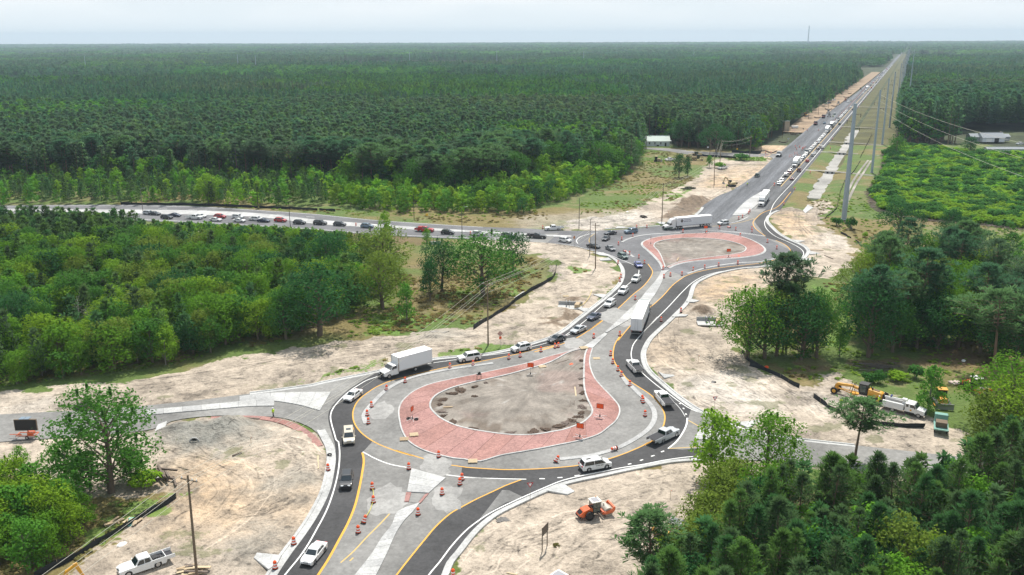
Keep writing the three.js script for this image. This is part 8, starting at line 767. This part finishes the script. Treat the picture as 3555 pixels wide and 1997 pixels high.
// ---------- ditch linings, side tracks, culverts right of the highway ----------
const tarp = mat([0.56, 0.54, 0.5], 0.9, 0, { map: dustT }), trackM = mat([0.5, 0.46, 0.4], 1, 0, { map: dustT }), culvertDark = mat([0.01, 0.01, 0.01], 1);
struct('verge_grass', sweep([hw(120, 20), hw(300, 20), hw(700, 20), hw(1500, 20), hw(3500, 18)], [[-19.8, -0.1], [-13, -0.9], [-9, -1.0], [-4, -0.5], [2, -0.2], [22, -0.2]]), mat([0.155, 0.15, 0.05], 1, 0, { map: dustT }));
struct('sandy_verge', sweep([hw(290, -29), hw(420, -29.5), hw(700, -26), hw(1200, -21), hw(1500, -19)], [[-8, -0.05], [7.5, -0.05]]), mat([0.52, 0.375, 0.25], 1, 0, { map: dustT }));
for (const [a, b] of [[18, 96], [103, 176], [184, 232], [240, 330]]) { const P = sm([hw(a, 11.5), hw((a + b) / 2, 11), hw(b, 11.5)], 2), e = (q) => side(P, 0).map((p, i) => { const d = q * (1.5 + 2.2 * vn(i * 0.5 + a, q + 3) + 0.8 * vn(i * 1.9, a)); return [p[0] + HWN[0] * d, p[1] + HWN[1] * d]; }); struct('ditch_lining', slab(e(-1), e(1), -1.2, 0.36 + (a > 90 ? 0.06 : 0)), tarp); }
for (const [tt, w] of [[99, 3.4], [180, 3], [236, 3], [345, 3], [560, 4]]) struct('side_track', ribbon([hw(tt - 1, -0.5), hw(tt, 8), hw(tt - 3, 20), hw(tt - 8, 32)], w, 0.06), trackM);
for (const [tt, l] of [[95.5, 'concrete culvert headwall with two dark pipes at the first side track'], [176.5, 'concrete culvert headwall with two dark pipes at the second side track'], [232.5, 'concrete culvert headwall with two dark pipes at the third side track']]) { const t = thing('culvert', l, 'culvert'); const p = hw(tt, 11.5); at(t, p, Math.atan2(-HWD[1], HWD[0]) - Math.PI / 2, -0.9); part('headwall', box(5, 1.3, 0.3, 0, 0.55, 0), M.conc2, t); for (const q of [-1, 1]) part('pipe_mouth', cyl(0.5, 0.5, 0.4, q * 1.1, 0.5, 0.06, 14, 'z'), culvertDark, t); }
struct('wheel_track', ribbon(sm([[197.93,-486.29],[177.42,-443.22],[161.11,-409.52],[147.79,-380.38],[137.26,-356.94]], 3), 1.1, 0.16), trackM); struct('wheel_track', ribbon(sm([[197.18,-488.15],[177.98,-449.43],[161.42,-414.84],[147.93,-385],[138.39,-363.09]], 3), 1.1, 0.16), trackM);
{ const t = thing('brush_windrow', 'long low windrow of grey brush between the grass and the shrub field', 'brush heap'); const P = sm([[220.3,-523.07],[201.15,-475.42],[183.93,-437],[170.22,-409.3],[159.93,-389.46],[151.78,-369.18],[145.42,-348.85],[144.1,-337.6],[150.44,-324.32],[163.05,-315.83],[170.56,-311.41],[180.15,-303.88]], 1.3), r = rng(8), L = []; P.forEach((p) => { for (let k = 0; k < 5; k++) { const a = r() * 3.14, l = 0.8 + r() * 1.2, x = p[0] + (r() - 0.5) * 2, z = p[1] + (r() - 0.5) * 2, y = 0.15 + r() * 0.5; L.push(bar([x - Math.cos(a) * l, y - 0.1, z - Math.sin(a) * l], [x + Math.cos(a) * l, y + (r() - 0.3) * 0.6, z + Math.sin(a) * l], 0.09, 0.04, 3)); } }); part('brush', join(L), mat([0.2, 0.165, 0.14], 1), t); }
{ const L = []; for (let i = 0; i < 60; i++) { const r = rng(i + 900), a = r() * 3.14, l = 0.8 + r() * 1.6, c = [76.4,-170.66], x = c[0] + (r() - 0.5) * 9, z = c[1] + (r() - 0.5) * 5; L.push(bar([x - Math.cos(a) * l, 0.1, z - Math.sin(a) * l], [x + Math.cos(a) * l, 0.3 + r() * 0.8, z + Math.sin(a) * l], 0.07, 0.03, 3)); } one('brush_heap', join(L), mat([0.14, 0.12, 0.11], 1), 'grey heap of cut brush behind the grader', 'brush heap'); }
struct('church_road', flat([...sm([[81.89,-551.8],[96.61,-545.19],[108.87,-532.93],[126.12,-524.76],[143.36,-518.64],[154.94,-513.55]]), hw(160, -22), hw(152, -22.4), ...sm([[146.84,-494.94],[146.77,-504.2],[130.54,-504.68],[112.86,-506.96],[101.27,-518.08],[94.25,-531.45],[81.69,-543.65]])], 0.14), mat([0.36, 0.35, 0.34], 0.95, 0, { map: dustT }));
// ---------- spoil and odds and ends in the works ----------
const mulch = mat([0.075, 0.05, 0.035], 1);
function heap(p, r, h, seed, m, label, cat, o = {}) { const g = new THREE.IcosahedronGeometry(1, 7), q = g.attributes.position; for (let i = 0; i < q.count; i++) { const x = q.getX(i), y = q.getY(i), z = q.getZ(i), n = fbm(x * 2.2 + seed, z * 2.2 + y * 2, 4), n2 = fbm(x * 9 + seed, z * 9 + y * 7, 3), s = 0.3 + n * 0.9 + (n2 - 0.4) * 0.9; q.setXYZ(i, x * r * s, Math.max(-0.1, (y * 0.9 - 0.25) * h * s * 1.5), z * r * (o.thin ?? 0.6) * s); } g.computeVertexNormals(); const w = one('soil_heap', g, m, label, cat ?? 'soil heap', o.group); at(w, p, seed, o.y ?? -0.02); return w; }
const clods = [...[[-10.25,-159.87],[-11.5,-157.96],[-7.37,-161.38],[-5.25,-163.46],[-7.18,-156.58],[-13.12,-155.03],[-13.59,-152.9],[-12.89,-149.34],[-12.75,-147.55],[-10.83,-144.71],[-6.77,-141.87],[-0.43,-140.26],[3.59,-140.55]], ...[[5.95,-141.42],[8.14,-142.85],[9.45,-144.1],[10.77,-145.16],[11.98,-146.88],[12.57,-148.65],[12.87,-151.38],[13.28,-154.2],[13.59,-158.11],[13.77,-161.69],[13.96,-165.4],[14.39,-170.99],[14.64,-175.71]]], clodR = [1.6, 1.2, 0.9, 0.7, 0.7, 1.1, 0.8, 1.1, 1, 1.4, 1.2, 1.1, 1.6, 1.3, 1.5, 1.4, 1.3, 1.2, 1.1, 1.2, 1, 1.1, 0.9, 0.9, 0.8, 0.8];
clods.forEach((p, i) => heap(p, clodR[i] * 1.25, 0.3, i + 2, i % 4 === 3 ? mat([0.13, 0.1, 0.085], 1) : mulch, 'low dark clod heap inside the big sandy island', 'soil heap', { group: 'dark clods inside the big island' }));
heap([-79.66,-152.11], 3, 1.1, 31, mat([0.05, 0.045, 0.042], 1), 'black soil heap behind the large leafy tree', 'soil heap'); heap([49.99,-330.89], 2.6, 0.9, 33, mat([0.07, 0.06, 0.05], 1), 'dark stump heap on the white sand of the far side', 'soil heap'); heap([80.26,-395.58], 4, 1.2, 35, mat([0.05, 0.055, 0.035], 1), 'dark ridge of turf beside the sandy ramp', 'soil heap'); heap([-1.1,-111.34], 1.8, 0.25, 37, mat([0.16, 0.15, 0.14], 1), 'grey patch of crushed stone on the slope above the plank sign', 'stone heap'); heap([-17.4,-192.49], 4.6, 0.9, 41, mat([0.27, 0.25, 0.225], 1), 'grey rubble heap beside the sandy track below the silt fence', 'rubble heap'); heap([36.19,-164.19], 1.6, 0.9, 43, mat([0.3, 0.21, 0.12], 1), 'tan soil mound beside the concrete flume on the right sand', 'soil heap');
// timbers, forms and scraps
const timber = [mat([0.5, 0.4, 0.26], 0.9), mat([0.4, 0.3, 0.19], 0.9), mat([0.14, 0.11, 0.09], 0.95)];
function plank(a, b, w, h, m, label, y = 0.12, group) { const l = Math.hypot(b[0] - a[0], b[1] - a[1]), o = one('plank', new THREE.BoxGeometry(l, h, w), m, label, 'plank', group); at(o, [(a[0] + b[0]) / 2, (a[1] + b[1]) / 2], Math.atan2(-(b[1] - a[1]), b[0] - a[0]), y + Math.max(0, height((a[0] + b[0]) / 2, (a[1] + b[1]) / 2))); }
plank(...[[-12.85,-151.4],[-11.09,-151.61]], 0.3, 0.14, timber[1], 'single brown plank by the dark clods of the island', 0.1); plank(...[[12.25,-161.18],[12.16,-156.64]], 0.25, 0.12, timber[0], 'pale plank lying in the right of the island', 0.05); plank(...[[8.91,-173.97],[12.15,-176.65]], 0.14, 0.08, timber[2], 'long thin pole lying at the tip of the island', 0.05); plank(...[[-46.03,-131.97],[-44.9,-133.2]], 0.25, 0.2, timber[2], 'dark log on the churned sand above the gravel', 0.1); plank(...[[-31.77,-131.13],[-30.83,-126.67]], 0.28, 0.12, timber[0], 'yellow plank upright against the kerb line', 0.05); plank(...[[-0.82,-98.76],[0.53,-98.31]], 0.2, 0.1, timber[0], 'pale plank on the sand at the bottom slope', 0.05); plank(...[[50.5,-261.7],[51.66,-265.51]], 0.35, 0.3, timber[1], 'short log inside the smaller island', 0.15); plank(...[[0.85,-221.06],[3.27,-226.78]], 0.7, 0.12, M.conc, 'white sheet lying along the long silt fence', 0.6); plank(...[[38.75,-174.13],[40.38,-174.35]], 0.1, 0.08, timber[2], 'thin dark stick on the right sand', 0.05); plank(...[[95.77,-275.82],[99.87,-275.09]], 0.35, 0.12, timber[1], 'brown board beside the middle flume of the far bend'); plank(...[[97.68,-267.94],[98.79,-263.3]], 0.25, 0.12, timber[2], 'dark board below the middle flume of the far bend'); plank(...[[-54.75,-146.3],[-48.95,-146.97]], 0.5, 0.25, redMats[2], 'red form board along the western side road', 0.1); plank(...[[-48.95,-146.97],[-45.62,-146.51]], 0.4, 0.25, timber[2], 'dark form board along the western side road', 0.1);
{ const t = thing('ladder', 'wooden ladder form lying in the right of the big island', 'ladder'), [a, b] = [[10.95,-154.32],[10.6,-151.5]], [c, d] = [[11.77,-154.31],[11.42,-151.49]]; const P = (p, y) => [p[0], y, p[1]]; part('rail', bar(P(a, 0.08), P(b, 0.08), 0.05), timber[2], t); part('rail', bar(P(c, 0.08), P(d, 0.08), 0.05), timber[2], t); for (let i = 0; i < 6; i++) { const f = 0.08 + i * 0.17; part('rung', bar([lerp(a[0], b[0], f), 0.1, lerp(a[1], b[1], f)], [lerp(c[0], d[0], f), 0.1, lerp(c[1], d[1], f)], 0.035), timber[2], t); } }
function pallet(p, turn, label, y = 0.16, m = timber[0], s = 1) { const t = thing('pallet', label, 'pallet'); at(t, p, turn, y); t.scale.setScalar(s); for (let i = 0; i < 6; i++) part('board', box(1.5, 0.05, 0.16, 0, 0.16, -0.55 + i * 0.22), m, t); for (const x of [-0.65, 0, 0.65]) part('bearer', box(0.12, 0.12, 1.25, x, 0.07, 0), m, t); }
pallet([-17,-139.4], 0.2, 'small pallet of forms on the lower left of the pink apron', 0.16); pallet([-18.51,-137.95], 0.1, 'open inlet frame at the outer kerb of the pink apron', 0.02, timber[1]); pallet([-6.46,-129.64], 0.05, 'inlet frame at the bottom point of the pink apron', 0.05, timber[0]); pallet([15.79,-183.37], 0.3, 'stack of form boards at the tip of the big island', 0.1, timber[0], 1.2); pallet([6.24,-172.24], 0.3, 'pallet lying just inside the upper apron', 0.02); pallet([87.48,-162.36], 0.3, 'pale pallet in the dry grass near the padfoot roller', 0.05, mat([0.55, 0.45, 0.4], 0.9), 1.4); pallet([14.2,-223.12], 0.2, 'tan pallet on the sand above the excavated box', 0.3); pallet([17.98,-177.2], 0.05, 'flat board panel lying on the grey link pavement', -0.1, timber[0]);
{ const r = rng(61), t = thing('lumber_pile', 'heap of broken lumber at the foot of the tall pole', 'lumber pile'), c = [-41.19,-99.3]; at(t, c, 0, 0.1); for (let i = 0; i < 22; i++) { const a = r() * 0.9 - 0.2, l = 1 + r() * 2.2; part('plank', box(l, 0.06, 0.18 + r() * 0.3, (r() - 0.5) * 2.6, 0.08 + i * 0.022, (r() - 0.5) * 1.4, a, (r() - 0.5) * 0.2), timber[i % 3], t); } }
{ const r = rng(62), t = thing('timber_stack', 'fallen black timbers beside the large leafy tree', 'timber stack'); at(t, [-54.56,-124.71], 0, 0.2); for (let i = 0; i < 7; i++) part('beam', box(3.4 + r(), 0.28, 0.3, (r() - 0.5) * 1.6, 0.2 + i * 0.16, (r() - 0.5) * 1.2, -0.7 + (r() - 0.5) * 0.9, (r() - 0.5) * 0.3), timber[2], t); part('sheet', box(1.3, 0.06, 1.2, -0.9, 0.35, 0.7, 0.2, 0.15), M.conc2, t); part('beam', box(3.2, 0.25, 0.25, 2.4, 0.15, 1.8, -1.1), timber[2], t); }
{ const r = rng(63), t = thing('scrap_pile', 'scraps of board and green sheet against the silt fence', 'scrap pile'); at(t, [-54.75,-111.19], 0, 0.1); for (let i = 0; i < 12; i++) part('scrap', box(0.6 + r() * 1.4, 0.05, 0.3 + r() * 0.4, (r() - 0.5) * 4.5, 0.08 + r() * 0.3, (r() - 0.5) * 1.2, r() * 2, (r() - 0.5) * 0.4), i === 4 ? mat([0.2, 0.5, 0.4], 0.7) : timber[i % 2], t); }
for (const [p, l] of [[[-53,-105.67], 'white bag on the ground beside the silt fence'], [[12.44,-173.64], 'crumpled orange sheet at the tip of the big island'], [[70.95,-267.82], 'orange scrap near the smaller apron'], [[52.72,-171.52], 'orange net scrap by the silt fence of the grove'], [[95.12,-174.64], 'white scrap in the dry grass of the yard'], [[39.86,-162.89], 'black bucket standing on the right sand'], [[45.34,-341.06], 'pale plastic sheet on the far field edge']]) { const g = new THREE.IcosahedronGeometry(0.45, 2), q = g.attributes.position; for (let i = 0; i < q.count; i++) { const s = 0.6 + fbm(q.getX(i) * 3 + p[0], q.getZ(i) * 3 + q.getY(i) * 3, 3) * 0.8; q.setXYZ(i, q.getX(i) * s * 1.5, Math.max(-0.05, q.getY(i) * s * 0.55), q.getZ(i) * s); } g.computeVertexNormals(); at(one('scrap', g, l.includes('orange') ? DR.orange : l.includes('black') ? V.black : DR.white, l, 'scrap'), p, 1, Math.max(0.02, height(...p))); }
{ const t = thing('saw_bench', 'dark saw bench standing on the upper arm of the pink apron', 'bench'); at(t, [-6.68,-165.35], 0.4, 0.15); part('bench_top', box(0.9, 0.12, 0.6, 0, 1.0, 0), V.black, t); part('saw', join(box(0.5, 0.35, 0.4, 0.05, 1.25, 0), cyl(0.22, 0.22, 0.06, 0.1, 1.35, 0.1, 12, 'z')), V.black, t); for (const [x, z] of [[-0.4, -0.25], [-0.4, 0.25], [0.4, -0.25], [0.4, 0.25]]) part('leg', bar([x * 1.15, 0, z * 1.15], [x, 1.0, z], 0.03), MC.mud, t); }
// culvert mouth in the south-west bank
{ const t = thing('culvert', 'arched concrete culvert mouth in the churned bank', 'culvert'); const p = [-53.85,-136.6]; at(t, p, 0.1, height(...p) - 0.15); part('arch', new THREE.TorusGeometry(0.75, 0.12, 6, 16, Math.PI), M.conc, t); part('pipe', new THREE.CylinderGeometry(0.73, 0.73, 2.4, 16, 1, true, -Math.PI / 2, Math.PI).rotateX(Math.PI / 2).translate(0, 0, -1.2), culvertDark, t); part('dark_end', new THREE.CircleGeometry(0.72, 16, 0, Math.PI).translate(0, 0, -0.3), culvertDark, t); }
{ const t = thing('culvert', 'dark culvert opening in the bank behind the oaks', 'culvert'); at(t, [-25.37,-285.59], 0.25, -0.1); part('headwall', box(3.6, 1.3, 0.4, 0, 0.6, 0), M.conc2, t); part('pipe_mouth', cyl(0.5, 0.5, 0.3, 0, 0.55, 0.1, 14, 'z'), culvertDark, t); }
// excavated boxes: concrete floor, shutters and a dark cut bank
for (const [p, turn, l] of [[[14.74,-214.97], -0.15, 'concrete drain box with shutters in the pit beside the exit road'], [[47.55,-201.37], -0.1, 'concrete drain box with shutters in the pit beside the trees']]) { const t = thing('drain_box', l, 'drain box'); at(t, p, turn, -0.12); part('floor', box(6.2, 0.25, 3.6, 0, 0, 0), M.concPale, t); part('shutter', box(0.12, 1.5, 1.6, -0.9, 0.75, -0.6, 0.1, 0.12), V.steel, t); part('shutter', box(0.12, 1.5, 1.6, -0.2, 0.75, -0.6, 0.1, -0.12), V.steel, t); for (let i = 0; i < 4; i++) part('form_board', box(1.1, 0.22, 2.6, 1.9, 0.25 + i * 0.23, -0.2, -0.12), timber[i % 2], t); part('back_wall', box(6.2, 1.0, 0.2, 0, 0.5, -1.75), M.conc2, t); }
one('yellow_rail', new THREE.TubeGeometry(new THREE.CatmullRomCurve3([[21.25,-226.34],[20.73,-223.5],[18.96,-218.01],[17.14,-214.5]].map((p, i) => new THREE.Vector3(p[0], [1.2, 0.9, 0.3, 0.2][i], p[1]))), 10, 0.06, 5), mat([0.65, 0.5, 0.12], 0.6), 'yellow strap over the edge of the pit beside the exit road', 'strap');
// grade stakes
{ const l = 'thin wooden grade stake with a ribbon in the sand'; for (const p of [...[[23.43,-117.69],[27.67,-119.92]], ...[[40.07,-202.25],[49.43,-196.79],[39.4,-175.44]], ...[[40.05,-202.24],[49.39,-196.78],[12.72,-222.67]], ...[[0.75,-184.72]], ...[[-44.25,-136.51]], ...[[17.33,-305.19]]]) { const t = thing('grade_stake', l, 'stake', 'grade stakes in the sand'); at(t, p, 0, Math.max(0, height(...p))); part('stake', box(0.06, 1.3, 0.06, 0, 0.6, 0), timber[0], t); part('ribbon', box(0.2, 0.06, 0.02, 0.1, 1.2, 0), DR.orange, t); } }

scene.updateMatrixWorld(true);
renderer.render(scene, camera);
